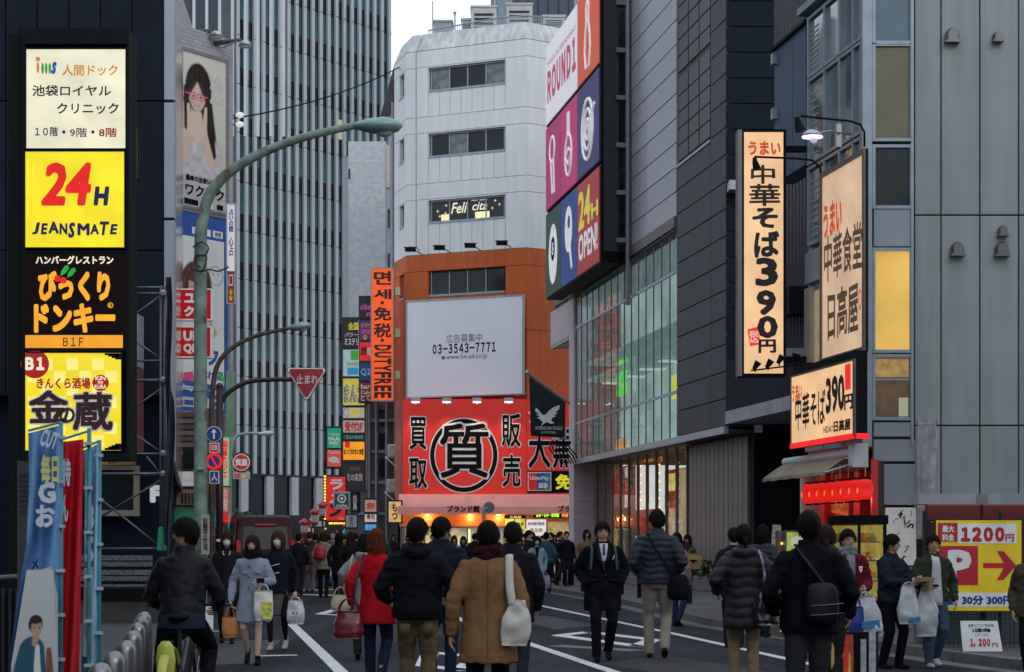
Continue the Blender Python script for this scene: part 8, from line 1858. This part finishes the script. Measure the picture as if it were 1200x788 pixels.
# man in navy beside him
i = person('man in a dark navy jacket and blue jeans, just right of the black hooded jacket', 517, 607, 17.2, 180, ('jacket', (.010,.014,.022), .84), ('trousers', (.016,.026,.055)), 'full', st=.12, lead=-1, bulk=.015, w=1.06, yaw=-38, flare=0)
# woman in red coat, auburn bob
i = person('woman walking away in a bright red coat with an auburn bob', 441, 621, 18.0, 176, ('coat', (.36,.008,.014), .66), ('trousers', (.012,.018,.045), .06), 'bob', HAIRR, st=.15, lead=1, flare=.16, shoes=(.30,.18,.04), hands={1:(.27,.06,.90), -1:(-.24,-.12,.95)}, bulk=.006)
m_cr = M('crimson leather', (.14,.008,.022), .3, var=.15, coat=.3)
def rb2(t, s):
    strap_on(t, s, [(.10,-.10,1.35),(.15,.0,1.432),(.16,.10,1.36),(.21,.16,1.1),(.25,.14,.82)], .016, M('dark strap', (.025,.012,.015), .5))
    g = bag_mesh(.40, .30, .17, .5, top=.72, seed=5, amp=.015); g.v = [((x+.29)*s, (y+.12)*s, (z+.80)*s) for x, y, z in g.v]; g.build('body', m_cr, t, smooth=True)
    for sy_ in (-.05,.05): Geo().tube([((.29+.11*math.cos(a))*s,(.12+sy_)*s,(.79+.15*math.sin(a))*s) for a in [math.pi*k/10 for k in range(11)]], .009*s, n=6).build('handle', m_cr, t)
worn(i, 'handbag', 'glossy crimson handbag hanging at the red coat', 'bag', rb2)
# woman in grey coat
i = person('woman with a black bob walking away in a pale grey coat beside the red one', 427, 627, 21.4, 183, ('coat', (.17,.18,.19), .60), ('trousers', (.012,.012,.015)), 'bob', st=.14, lead=-1, flare=.12, hood=True, hands={1:(.28,.0,1.0)})
m_be = M('beige leather', (.36,.30,.23), .45, var=.12)
def gb(t, s):
    strap_on(t, s, [(.10,-.10,1.33),(.15,.0,1.43),(.17,.10,1.36),(.24,.16,1.1),(.28,.13,.95)], .014, m_be)
    g = bag_mesh(.30, .22, .15, .3, top=.7, seed=8, amp=.008); g.v = [((x+.31)*s, (y+.10)*s, (z+.90)*s) for x, y, z in g.v]; g.build('body', m_be, t, smooth=True)
    for sy_ in (-.04,.04): Geo().tube([((.31+.09*math.cos(a))*s,(.10+sy_)*s,(.89+.11*math.sin(a))*s) for a in [math.pi*k/10 for k in range(11)]], .008*s, n=6).build('handle', m_be, t)
worn(i, 'handbag', 'rounded beige handbag at the side of the grey coat', 'bag', gb)
# cyclist
i = person('man astride a bicycle in a black bomber jacket, looking left', 213, 604, 13.4, 180, ('bomber', (.007,.008,.010), .90), ('trousers', (.008,.008,.010)), 'full', st=.0, yaw=72, lean=.22, bulk=.004, w=.92, seat=-.05, Hset=1.72, feet=((-.16,-.12,.30),(.24,.02,.085)), hands={1:(.21,-.36,1.0), -1:(-.21,-.36,1.0)}, flare=0, curl=.8)
i['part']('rib_hem', cloth('navy sweater hem', (.020,.030,.050)), lambda g: g.rings([(0,.0,z,.185,.135) for z in (.80,.81,.90,.905)], 24))
bk = thing('bicycle', 'bicycle with a yellow green rear mudguard under the man in the bomber jacket', 'bicycle', i['t'].matrix_world.copy())
m_ty = M('tyre rubber', (.015,.015,.015), .9); m_yg = M('lime yellow plastic', (.42,.45,.06), .4); m_cy = M('chrome', (.5,.5,.5), .2, .9)
def wheel(y):
    w_ = thing('wheel', None, None); w_.parent = bk; w_.location = (0, y, .33)
    Geo().tube([(0,.31*math.cos(a),.31*math.sin(a)) for a in [6.2832*k/28 for k in range(29)]], .022, n=8).build('tyre', m_ty, w_, smooth=True); Geo().tube([(0,.28*math.cos(a),.28*math.sin(a)) for a in [6.2832*k/28 for k in range(29)]], .009, n=6).build('rim', m_cy, w_)
    for k in range(14): a = k*math.pi/7; Geo().tube([(0,0,0),(0,.28*math.cos(a),.28*math.sin(a))], .0018, n=4).build('spoke', m_cy, w_)
wheel(.48); wheel(-.58)
Geo().tube([(0,.48+.35*math.cos(a),.33+.35*math.sin(a)) for a in [-.1+2.6*k/14 for k in range(15)]], .035, n=8, sy=.5).build('mudguard', m_yg, bk)
g = Geo().rings([(0,.62,z,rx,.05) for z, rx in ((.38,.03),(.45,.06),(.60,.075),(.70,.06),(.74,.03))], 14); g.build('rear_bag', m_yg, bk, smooth=True); g = Geo().box(-.006,.006,.672,.676,.50,.62); g.box(-.02,.02,.672,.676,.57,.58); g.build('emblem', m_cr, bk)
for a, b, r in (((0,.12,.86),(0,0,.30),.018),((0,.08,.72),(0,-.42,.76),.018),((0,0,.30),(0,-.44,.70),.02),((0,-.42,.80),(0,-.58,.33),.016),((.05,.10,.72),(.05,.48,.33),.009),((-.05,.10,.72),(-.05,.48,.33),.009),((.05,0,.30),(.05,.48,.33),.010),((-.05,0,.30),(-.05,.48,.33),.010),((0,-.41,.78),(0,-.36,1.0),.014),((-.34,-.30,.98),(.34,-.30,.98),.013)): Geo().tube([a, b], r, n=8).build('frame_tube', m_dsteel, bk)
g = Geo().tube([(0,.24,.90),(0,.14,.905),(0,.0,.90),(0,-.05,.89)], [.05,.085,.04,.02], n=12, sy=.35); g.build('saddle', m_black, bk, smooth=True); Geo().tube([(-.10,.0,.30),(.10,.0,.30)], .02, n=8).build('crank', m_dsteel, bk)
for x_, z_ in ((-.16,.22),(.16,.38)): Geo().box(x_-.05,x_+.05,-.05,.05,z_,z_+.025).build('pedal', M('blue plastic', (.01,.06,.40), .4), bk)
# women with shopping bags on the left
i = person('woman facing us in a dark coat with a pearl necklace and white face mask', 266, 624, 25.0, 6, ('coat', (.012,.014,.020), .62), ('skirt', (.055,.058,.065), .58), 'bob', HAIRD, st=.09, mask=True, legs=(.010,.010,.012), skin=SKIN2, flare=.10, opened=(.06,.07,.75,(.014,.015,.020)))
i['part']('necklace', m_inkw, lambda g: g.tube([(.055*math.sin(a),-.125-.012*math.cos(a),1.40-.055*math.cos(a)) for a in [-1.9+3.8*k/14 for k in range(15)]], .006, n=6))
i = person('woman facing us in a pale blue coat, black scarf and teal skirt', 296, 628, 20.7, 2, ('coat', (.225,.25,.33), .56), ('skirt', (.010,.10,.13), .60), 'midlong', HAIRD, st=.16, lead=1, legs='bare', scarf=(.010,.010,.012), skin=SKIN2, flare=.16, hands={1:(.16,-.30,1.10), -1:(-.28,-.04,.86)}, shoes=(.010,.010,.012), yaw=-6, curl={1:1.0,-1:.9}, bulk=.004)
cbm = i['col']
for q in (-1,1): i['part']('pocket_flap', M('coat shade blue', (.19,.21,.28), .8), lambda g, q=q: g.box(q*.09-.045, q*.09+.045, -.150, -.140, 1.20, 1.23))
i['part']('front_edge', M('coat shade blue'), lambda g: g.tube([(.0,-.142,1.40),(.01,-.150,1.2),(.01,-.145,1.02),(.02,-.165,.85),(.05,-.20,.60)], .004, n=5))
for z_ in (1.30,1.16,1.02): i['part']('button', cloth('navy button', (.03,.035,.06)), lambda g, z_=z_: g.ball((-.03,-.148,z_), .011, .006, .011, 8, 5))
sb2 = i; h1 = i['grip'][1]
worn(i, 'phone', 'dark smartphone held by the woman in the pale blue coat', 'phone', lambda t, s: Geo().box(.10*s,.20*s,-.42*s,-.41*s,1.09*s,1.15*s).build('body', m_black, t))
bag('white and yellow printed shopping bag on the forearm of the woman in pale blue', i['wri'][1]+Vector((.02,-.03,-.02)), .24, .36, .10, (.60,.60,.58), .08, rot=.1, puffy=.2, top=.95, name='shopping_bag', prints=((M('yellow floral print', (.50,.50,.08), .7, var=.6, sc=20), -.1, .42, .05, .62),))
bag('orange paper carrier bag held low by the woman in pale blue', i['grip'][-1], .20, .25, .10, (.42,.13,.02), .13, rot=.2, puffy=.1, top=.98, name='paper_bag', amp=.004)
i = person('woman in a dark navy duffle coat with long brown hair and white face mask', 326, 623, 23.4, -4, ('coat', (.009,.011,.020), .80), ('skirt', (.095,.080,.075), .50), 'long', M('chestnut hair', (.040,.015,.010), .6, spec=.12, bump=.6, bsc=120), st=.12, lead=-1, mask=True, legs=(.010,.010,.012), skin=SKIN2, shoes=(.42,.38,.32), hands={1:(.27,-.06,.86)}, flare=.06, curl=1.0)
for z_ in (1.22,1.10): i['part']('toggle', cloth('cream toggle', (.45,.42,.36)), lambda g, z_=z_: g.tube([(-.07,-.150,z_-.01),(.0,-.158,z_+.01),(.05,-.15,z_+.02)], .009, n=6))
bag('white plastic bag with a tiny red mark in the hand of the duffle coat woman', i['grip'][1], .30, .33, .16, (.48,.49,.52), .05, puffy=.6, top=.75, name='plastic_bag', rough=.35, amp=.02, prints=((mRd, -.12, -.04, .45, .52),(mRd, .04,.10,.45,.52)))
# suited man
i = person('man facing us in a black overcoat, suit, white shirt and tie, hands in his pockets', 706, 612, 21.3, 4, ('coat', (.006,.006,.008), .62), ('trousers', (.008,.008,.010)), 'full', st=.11, lead=-1, w=1.08, flare=.03, hands={1:(.205,-.07,.95), -1:(-.205,-.07,.95)}, bulk=.012, pitch=4, opened=(.055,.008,1.13,(.46,.50,.58)), pockets=True)
tie = i['part']('tie', cloth('slate blue tie', (.06,.07,.13)), lambda g: g.poly([(-.014,1.435),(.014,1.435),(.012,1.40),(.022,1.16),(0,1.13),(-.022,1.16),(-.012,1.40)], .0, .008))
for v in tie.data.vertices: x_, y_, z_ = v.co; v.co = (x_, -(.150*i['s'])-z_, y_)
for q in (-1,1):
    i['part']('lapel', M('lapel black', (.008,.008,.010), .7, spec=.1), lambda g, q=q: g.add([(q*.055,-.118,1.44),(q*.095,-.132,1.36),(q*.085,-.150,1.28),(q*.010,-.157,1.12),(q*.012,-.156,1.20)], [(0,1,2,3,4)])).modifiers.new('s','SOLIDIFY').thickness = .006
    i['part']('pocket_flap', M('lapel black'), lambda g, q=q: g.box(q*.13-.06, q*.13+.06, -.150, -.142, .98, 1.01))
for z_ in (1.06,.95,.84): i['part']('button', m_dsteel, lambda g, z_=z_: g.ball((.02,-.162,z_), .010, .006, .010, 8, 5))
i['part']('badge', M('pale teal badge', (.25,.45,.42), .5), lambda g: g.add([(.10,-.152,1.24),(.115,-.152,1.25),(.135,-.152,1.30),(.12,-.152,1.30)], [(0,1,2,3)]))
m_gs = M('dark green strap', (.02,.05,.045), .7)
def bp1(t, s):
    for q in (-1,1): strap_on(t, s, [(q*.135,.10,1.36),(q*.140,.0,1.425),(q*.145,-.115,1.36),(q*.155,-.150,1.22),(q*.165,-.145,1.12)], .016, m_gs)
    pack(t, s, (0,.21,1.20), .28, .42, .14, M('dark green nylon', (.012,.025,.024), .6))
worn(i, 'backpack', 'dark green backpack whose straps show on the suited man', 'backpack', bp1)
# man in the navy puffer jacket
i = person('man walking away in a navy quilted puffer jacket and beige trousers', 770, 598, 21.8, 176, ('puffer', (.018,.024,.038), .86), ('trousers', (.25,.22,.185), .062), 'full', st=.11, lead=1, puff=.075, bulk=.016, w=1.02, yaw=22, flare=0, hands={1:(.20,-.10,.98), -1:(-.21,-.08,.97)}, pockets=True)
def cbm1(t, s):
    m = M('black webbing', (.006,.006,.008), .8, spec=.1)
    strap_on(t, s, [(.10,.10,1.42),(.04,.155,1.30),(-.06,.165,1.15),(-.16,.14,1.0),(-.22,.05,.92)], .016, m); strap_on(t, s, [(.10,.10,1.42),(.12,.0,1.44),(.10,-.1,1.38)], .016, m)
    pack(t, s, (-.24,.09,.82), .24, .30, .12, m)
worn(i, 'messenger_bag', 'black messenger bag slung across the navy puffer jacket', 'bag', cbm1)
# woman in long plum puffer
i = person('woman walking away in a long dark plum puffer coat and beige trousers', 872, 615, 17.4, 178, ('puffer', (.024,.017,.024), .62), ('trousers', (.20,.14,.09)), 'tied', st=.06, lead=1, puff=.105, bulk=.020, hood=True, flare=.06, hands={-1:(-.28,-.16,1.05), 1:(.27,-.1,1.0)})
def pt(t, s):
    m = M('black patent leather', (.008,.008,.012), .22, coat=.5)
    strap_on(t, s, [(-.14,.10,1.44),(-.17,.17,1.33),(-.19,.19,1.20),(-.20,.19,1.12)], .016, M('navy white striped strap', (.15,.18,.28), .7, var=.9, sc=30)); Geo().ring(-.20*s, 1.10*s, .022*s, .006*s, 0, .006*s, n=14).build('buckle', m_cy, t, rot=(math.radians(90),0,0), loc=(0,.195*s,0))
    g = bag_mesh(.34, .40, .14, .5, top=.35, seed=3, amp=.02); g.v = [((x-.22)*s, (y+.17)*s, (z+1.06)*s) for x, y, z in g.v]; g.build('body', m, t, smooth=True)
worn(i, 'tote_bag', 'black tote bag with a striped strap on the plum puffer coat', 'bag', pt)
# dark man near right
i = person('man walking away in black with a black shoulder bag, nearest figure on the right', 948, 600, 12.8, 178, ('jacket', (.005,.006,.009), .80), ('trousers', (.030,.032,.038)), 'full', st=.10, lead=-1, bulk=.012, w=1.05, flare=0, hands={1:(.25,-.12,.96), -1:(-.25,-.14,.98)})
def sb3(t, s):
    m = M('black nylon', (.008,.008,.010), .5, spec=.2)
    strap_on(t, s, [(.11,.06,1.46),(.04,.165,1.34),(-.08,.175,1.18),(-.14,.17,1.06)], .018, m); pack(t, s, (-.07,.18,1.03), .25, .30, .12, m)
    for z_ in (1.03,.96): strap_on(t, s, [(-.22,.225,z_),(-.10,.262,z_-.01),(.02,.225,z_-.02)], .006, M('zip grey', (.22,.23,.24), .3, .6), 'zip')
worn(i, 'shoulder_bag', 'black nylon shoulder bag on the back of the nearest man in black', 'bag', sb3)
i = person('woman with tied dark brown hair mostly hidden behind the nearest man in black', 968, 616, 15.2, 170, ('jacket', (.012,.012,.014), .82), ('trousers', (.02,.02,.022)), 'tied', HAIRD, st=.08, scarf=(.05,.04,.035))
# three young men at the right
i = person('young man facing us in a crimson varsity jacket with a white badge', 993, 621, 19.0, 6, ('jacket', (.115,.008,.022), .86), ('trousers', (.010,.010,.014)), 'full', st=.07, yaw=4, flare=0, bulk=.012, opened=(.05,.045,1.05,(.20,.22,.24)), hands={1:(.13,-.26,1.02), -1:(-.20,-.20,1.0)}, curl=.9, hood=False, scarf=(.22,.23,.25))
i['part']('badge', m_inkw, lambda g: g.add([(.09,-.158,1.28),(.135,-.155,1.28),(.130,-.158,1.23),(.112,-.160,1.205),(.095,-.158,1.23)], [(0,1,2,3,4)])); i['part']('badge_mark', mRd, lambda g: g.add([(.102,-.163,1.265),(.122,-.162,1.265),(.112,-.164,1.225)], [(0,1,2)]))
bag('white plastic bag with blue print held by the crimson jacket', i['grip'][1]+Vector((.06,-.02,.0)), .36, .46, .16, (.46,.48,.52), .05, puffy=.6, top=.6, name='plastic_bag', rough=.35, amp=.025, tilt=-.12, prints=((M('blue bag print', (.02,.18,.38), .5), -.25, .30, .22, .40),(M('blue bag print'), -.25,.32,.08,.14)))
bag('small bright blue bag hanging beside the white plastic bag', i['grip'][1]+Vector((-.10,-.06,-.05)), .20, .30, .08, (.01,.035,.22), .12, puffy=.5, top=.9, name='handbag', rough=.5)
i = person('man in glasses and a navy jacket facing right, unwrapping a brown paper parcel', 1044, 627, 20.0, 38, ('jacket', (.014,.020,.032), .84), ('trousers', (.008,.008,.010)), 'full', HAIRB, st=.06, lead=1, yaw=32, w=1.02, bulk=.012, flare=0, hands={1:(.12,-.34,1.14), -1:(-.06,-.34,1.12)}, curl=.8)
def parc(t, s): g = Geo(); g.box(-.05*s,.24*s,-.50*s,-.42*s,1.12*s,1.17*s); g.box(.10*s,.18*s,-.52*s,-.42*s,1.0*s,1.13*s); g.build('wrapper', M('kraft paper', (.22,.15,.09), .8, bump=.4, bsc=25), t)
worn(i, 'parcel', 'crumpled brown paper wrapper in the hands of the man with glasses', 'parcel', parc)
gg = Geo(); fr_ = []
for q in (-1,1):
    pts = [i['HM'] @ Vector((q*.034+.022*math.cos(a), -.094+.010*abs(math.cos(a)), .006+.016*math.sin(a))) for a in [6.2832*k/14 for k in range(15)]]; gg.tube([p*i['s'] for p in pts], .0022, n=5)
    gg.tube([(i['HM'] @ Vector(v))*i['s'] for v in ((q*.056,-.085,.008),(q*.083,0,.008))], .002, n=5)
gg.build('glasses', m_black, i['t'])
bag('white plastic bag on the forearm of the man with glasses', i['wri'][-1]+Vector((-.02,-.03,.0)), .30, .46, .14, (.46,.48,.52), .03, puffy=.6, top=.55, name='plastic_bag', rough=.35, amp=.025, rot=.3, prints=((M('blue bag print'), -.1, .40, .05, .18),))
i = person('young man in an olive jacket over a white T-shirt, in front of the parking sign', 1093, 627, 20.2, 4, ('jacket', (.034,.042,.026), .84), ('trousers', (.050,.080,.130)), 'full', st=.12, lead=-1, yaw=-6, flare=0, bulk=.012, opened=(.045,.085,.80,(.50,.51,.53)), hands={-1:(-.15,-.26,1.06), 1:(.28,-.05,.88)}, curl={-1:.9,1:.35}, shoes=(.45,.45,.46))
worn(i, 'phone', 'black smartphone in the hand of the young man in olive', 'phone', lambda t, s: Geo().box(-.17*s,-.05*s,-.40*s,-.385*s,1.05*s,1.075*s).build('body', m_black, t))
bag('long white plastic bag hanging from the wrist of the young man in olive', i['wri'][-1]+Vector((-.03,-.03,.0)), .34, .56, .16, (.46,.48,.51), .03, puffy=.6, top=.4, name='plastic_bag', rough=.35, amp=.03)
i = person('person in a mottled brown coat cut off by the right edge of the picture', 1213, 632, 18.0, -30, ('jacket', (.06,.05,.035), .78), ('trousers', (.01,.01,.012)), 'short', st=.05, lead=1, flare=0, bulk=.02)
# figure half hidden behind the camel coat
i = person('person in a black coat half hidden behind the camel coat', 601, 613, 16.6, 180, ('coat', (.010,.011,.014), .72), ('trousers', (.020,.022,.028)), 'full', st=.12, lead=1, bulk=.012)
# ================================================================ middle distance
G1 = 'pedestrians in the middle distance'
i = person('distant woman in a pale blue coat and white mask near the right kerb', 629, 629, 42.3, 4, ('coat', (.24,.34,.42), .58), ('skirt', (.012,.012,.015), .60), 'long', HAIRB, st=.10, mask=True, legs=(.012,.010,.010), skin=SKIN2, flare=.10, opened=(.05,.02,1.15,(.012,.012,.014)), group=G1)
bag('lilac bag at the side of the masked woman in pale blue', i['grip'][1], .34, .34, .16, (.30,.22,.32), .06, puffy=.6, name='handbag', rough=.6)
person('woman walking in jeans and a cream coat behind the navy puffer jacket', 793, 625, 30.0, 150, ('coat', (.30,.26,.22), .75), ('trousers', (.018,.030,.065)), 'midlong', HAIRB, st=.12, scarf=(.07,.01,.02), group=G1)
i = person('woman with a dark red scarf and an eagle printed yellow bag beside the planters', 806, 627, 38.0, -30, ('jacket', (.035,.055,.06), .85), ('trousers', (.02,.035,.06)), 'bob', HAIRB, st=.06, scarf=(.14,.02,.025), skin=SKIN2, group=G1, extra='pave', hands={1:(.20,-.22,1.0)})
bag('mustard shopping bag with a black eagle mark', (( 812-600)/K*37.6, 37.6, 1.36), .40, .34, .10, (.36,.26,.07), .12, puffy=.1, top=.98, name='shopping_bag', prints=((m_ink, -.22, .22, .48, .58),(m_ink, -.06, .08, .36, .60)))
person('woman with long dark hair and a tan coat waiting by the tiled pier', 687, 621, 47.0, 20, ('coat', (.20,.13,.08), .70), ('trousers', (.02,.02,.03)), 'long', HAIRD, st=.04, extra='pave', group=G1, skin=SKIN2)
person('person with dark hair behind the plum puffer coat, on the left', 860, 619, 24.0, 175, ('coat', (.012,.012,.016), .70), ('trousers', (.015,.015,.018)), 'full', st=.08, fine=False, group=G1)
person('woman with loose black hair behind the plum puffer coat, on the right', 894, 616, 24.5, 150, ('puffer', (.03,.028,.036), .80), ('trousers', (.015,.015,.018)), 'midlong', st=.08, puff=.09, group=G1, extra='pave')
i = person('woman walking away in a beige fur hooded parka with a red backpack', 379, 621, 46.0, 178, ('jacket', (.24,.19,.13), .74), ('trousers', (.010,.010,.012)), 'bob', HAIRD, st=.08, hood=True, bulk=.02, group=G1, Hset=1.74)
def rp(t, s): m = M('scarlet nylon', (.40,.010,.03), .5); pack(t, s, (.05,.24,1.20), .30, .36, .16, m, 'body'); pack(t, s, (.05,.32,1.12), .22, .18, .06, m, 'pocket')
worn(i, 'backpack', 'red backpack on the beige parka', 'backpack', rp)
bag('white and blue plastic bag carried by the woman with the red backpack', i['grip'][-1], .34, .34, .18, (.48,.50,.54), .05, puffy=.6, name='plastic_bag', rough=.35, prints=((M('blue bag print2', (.02,.05,.25), .5), -.5, .5, .0, .45),))
person('man walking away in a dull maroon hooded jacket and mauve trousers beside the van', 363, 619, 50.0, 180, ('jacket', (.060,.030,.036), .80), ('trousers', (.13,.10,.12)), 'short', HAIRD, st=.10, hood=True, group=G1, Hset=1.80, fine=False)
person('man in a black jacket left of the maroon jacket, close to the van', 350, 626, 48.0, 175, ('jacket', (.012,.012,.016), .84), ('trousers', (.02,.02,.026)), 'full', st=.10, group=G1, fine=False)
person('person in a dark coat between the maroon jacket and the parka', 369.5, 624, 54.0, 182, ('coat', (.020,.018,.026), .72), ('trousers', (.05,.045,.06)), 'full', st=.10, group=G1, fine=False, Hset=1.76)
person('woman with long black hair in a black coat right of the parka', 397, 624, 44.0, 178, ('coat', (.009,.009,.012), .60), ('trousers', (.01,.01,.012)), 'long', st=.10, group=G1, Hset=1.72)
person('woman with long dark hair and a black jacket, deeper behind the grey coat', 411, 622, 40.0, 172, ('coat', (.012,.010,.012), .66), ('trousers', (.01,.01,.012)), 'long', HAIRD, st=.08, group=G1, Hset=1.72)
person('man in a grey cap seen over the parka shoulder', 390, 626, 58.0, 180, ('jacket', (.10,.09,.085), .84), ('trousers', (.03,.03,.035)), 'short', M('grey knitted cap', (.25,.24,.25), .9), st=.08, group=G1, fine=False, Hset=1.78)
i = person('distant man in a dark suit and white shirt left of the camel coat', 524, 621, 46.0, 8, ('coat', (.010,.010,.013), .75), ('trousers', (.012,.012,.015)), 'full', st=.10, group=G1, opened=(.05,.02,1.12,(.45,.47,.52)), Hset=1.76)
person('girl in a grey jacket and short dark skirt in front of the pawn shop', 532, 626, 50.0, 10, ('jacket', (.24,.22,.27), .92), ('skirt', (.015,.015,.022), .66), 'long', HAIRD, st=.08, legs='bare', skin=SKIN2, group=G1, Hset=1.68)
person('girl in a dark jacket beside the girl in grey, in front of the pawn shop', 543, 625, 51.0, 0, ('jacket', (.012,.013,.020), .88), ('skirt', (.012,.012,.016), .62), 'bob', HAIRB, st=.06, legs='bare', skin=SKIN2, group=G1, Hset=1.66)
far = [
 (556,622,60,'full',(.02,.015,.012),170,'person in a brown coat just left of the camel coat'),(604,624,62,'full',(.05,.04,.05),10,'person glimpsed above the tote bag shoulder'),
 (613,626,55,'bob',(.45,.42,.40),0,'woman in an off white coat near the yellow posters'),(609,631,48,'bob',(.35,.10,.22),-10,'woman in a pink scarf and dark hair left of the blue coat'),
 (619,622,47,'full',(.012,.012,.016),90,'man in black turned sideways beside the blue coat'),(624,624,52,'full',(.025,.025,.035),178,'man in charcoal behind the masked woman'),
 (640,624,50,'full',(.035,.075,.11),178,'man in a denim blue jacket behind the masked woman'),(646,622,58,'short',(.012,.014,.02),-60,'man in a black jacket turned to his friend'),
 (656,619,54,'full',(.010,.010,.013),70,'man in black standing near the shrubs'),(664,617,53,'full',(.012,.012,.015),10,'man in a dark suit at the edge of the tiled pier'),
 (636,628,62,'bob',(.10,.11,.13),0,'woman with a dark bob before the white lit poster'),(596,627,64,'full',(.06,.05,.05),10,'man in brown in front of the pawn shop door'),
 (650,627,64,'midlong',(.28,.10,.10),0,'woman in dusty red deep in the crowd'),(581,626,66,'full',(.02,.02,.03),180,'person in navy in front of the glass doors'),
 (417,625,60,'full',(.02,.018,.02),180,'person in black at the side street corner'),(403,626,62,'short',(.10,.075,.05),180,'man in tan among the dark coats'),
 (433,626,58,'midlong',(.03,.02,.025),180,'woman glimpsed over the grey coat'),(449,627,64,'full',(.04,.045,.06),0,'person behind the red coat'),
 (461,626,66,'bob',(.015,.015,.02),10,'woman in black by the amber sign'),(340,628,60,'full',(.03,.03,.04),170,'man in grey behind the van corner'),
 (385,627,66,'full',(.05,.045,.06),180,'man in slate deep in the side street'),(372,628,68,'bob',(.09,.07,.06),180,'woman in taupe deep in the side street'),
 (426,628,70,'short',(.02,.02,.02),0,'man facing us deep in the side street'),(507,626,60,'full',(.02,.02,.03),0,'person facing us between the two dark jackets'),
 (478,627,66,'bob',(.07,.03,.04),0,'woman in wine red beneath the amber sign'),(569,625,60,'full',(.02,.02,.02),180,'person in black hidden by the camel coat'),
 (659,630,60,'bob',(.02,.02,.03),0,'woman low in the crowd near the pier'),(690,624,60,'full',(.03,.03,.03),180,'man in charcoal inside the gap beside the glass front'),
]
for k, (px, yt, Y, hr, c, fc, lab) in enumerate(far):
    person(lab, px, yt, Y, fc, ('coat' if k % 3 else 'jacket', c, .70 if k % 3 else .85), ('trousers', [(.012,.013,.018),(.02,.03,.05),(.05,.045,.04)][k % 3]), hr, [HAIRB,HAIRD][k % 2], st=.06+.05*(k % 3), lead=(-1)**k, fine=False, skin=SKIN2 if k % 2 else SKIN, group=G1, Hset=max(1.58, min(1.80, H0+(HY-yt)/K*Y)) if px < 600 else max(1.55, min(1.82, H0+(HY-yt)/K*Y)), extra='pave' if px > 640 else None, mask=(k in (2, 10)))
# green and white stand in the foreground right: sandwich board with red and yellow posters
sbd = thing('sandwich_board', 'red, yellow and black poster stand in the lower right foreground', 'sandwich board', front(15.2).mat(front(15.2).loc(975,0)[0], 0)); q = front(15.2)
hb2 = q.loc(0,741)[1]; wd2 = q.loc(1029,0)[0]-q.loc(975,0)[0]
box('board', m_black, sbd, 0, wd2, .06, hb2, -.06, 0); box('leg', m_dsteel, sbd, 0, .03, 0, hb2, -.3, -.27); box('leg', m_dsteel, sbd, wd2-.03, wd2, 0, hb2, -.3, -.27)
box('poster', M('flame red poster', (.40,.04,.015), .5, var=.8, sc=7), sbd, .03, wd2*.46, .1, hb2-.02, .001, .006); box('poster', M('amber yellow poster', (.55,.33,.03), .5, var=.6, sc=9), sbd, wd2*.14, wd2*.40, .12, .50, .007, .010)
box('poster', M('pale notice', (.35,.37,.42), .6, var=.3, sc=20), sbd, wd2*.62, wd2*.74, .3, .62, .001, .006); box('poster', M('pale notice'), sbd, wd2*.80, wd2*.95, .15, .7, .001, .006)
T(sbd, ['超','特','価'], wd2*.16, wd2*.36, .16, .6, mRd, z=.012, vert=True, bold=.06)
Geo().tube([(-.0,0,.03),(-.0,hb2+.08,.03)], .016).build('pole', M('yellow pole', (.55,.42,.12), .5), sbd)
# small street litter, leaves and stains on the road
rq = random.Random(21); g = Geo(); g2 = Geo()
for k in range(150):
    Y = rq.uniform(12, 48); X = rq.uniform(-.2, .12)*Y; r = rq.uniform(.012,.03); a = rq.random()*6
    if X > (1.0 if Y > 30 else 2.5): continue
    g.add([(X+r*math.cos(a+q_*1.57)*(1+.4*(q_ % 2)), Y+r*math.sin(a+q_*1.57), .006+.003*(q_ % 2)) for q_ in range(4)], [(0,1,2,3)])
tag(g.build('litter', M('pale litter', (.22,.20,.17), .9)), 'scraps of pale litter and leaves scattered over the asphalt', 'litter', kind='stuff')
bpy.data.scenes.remove(TMP)
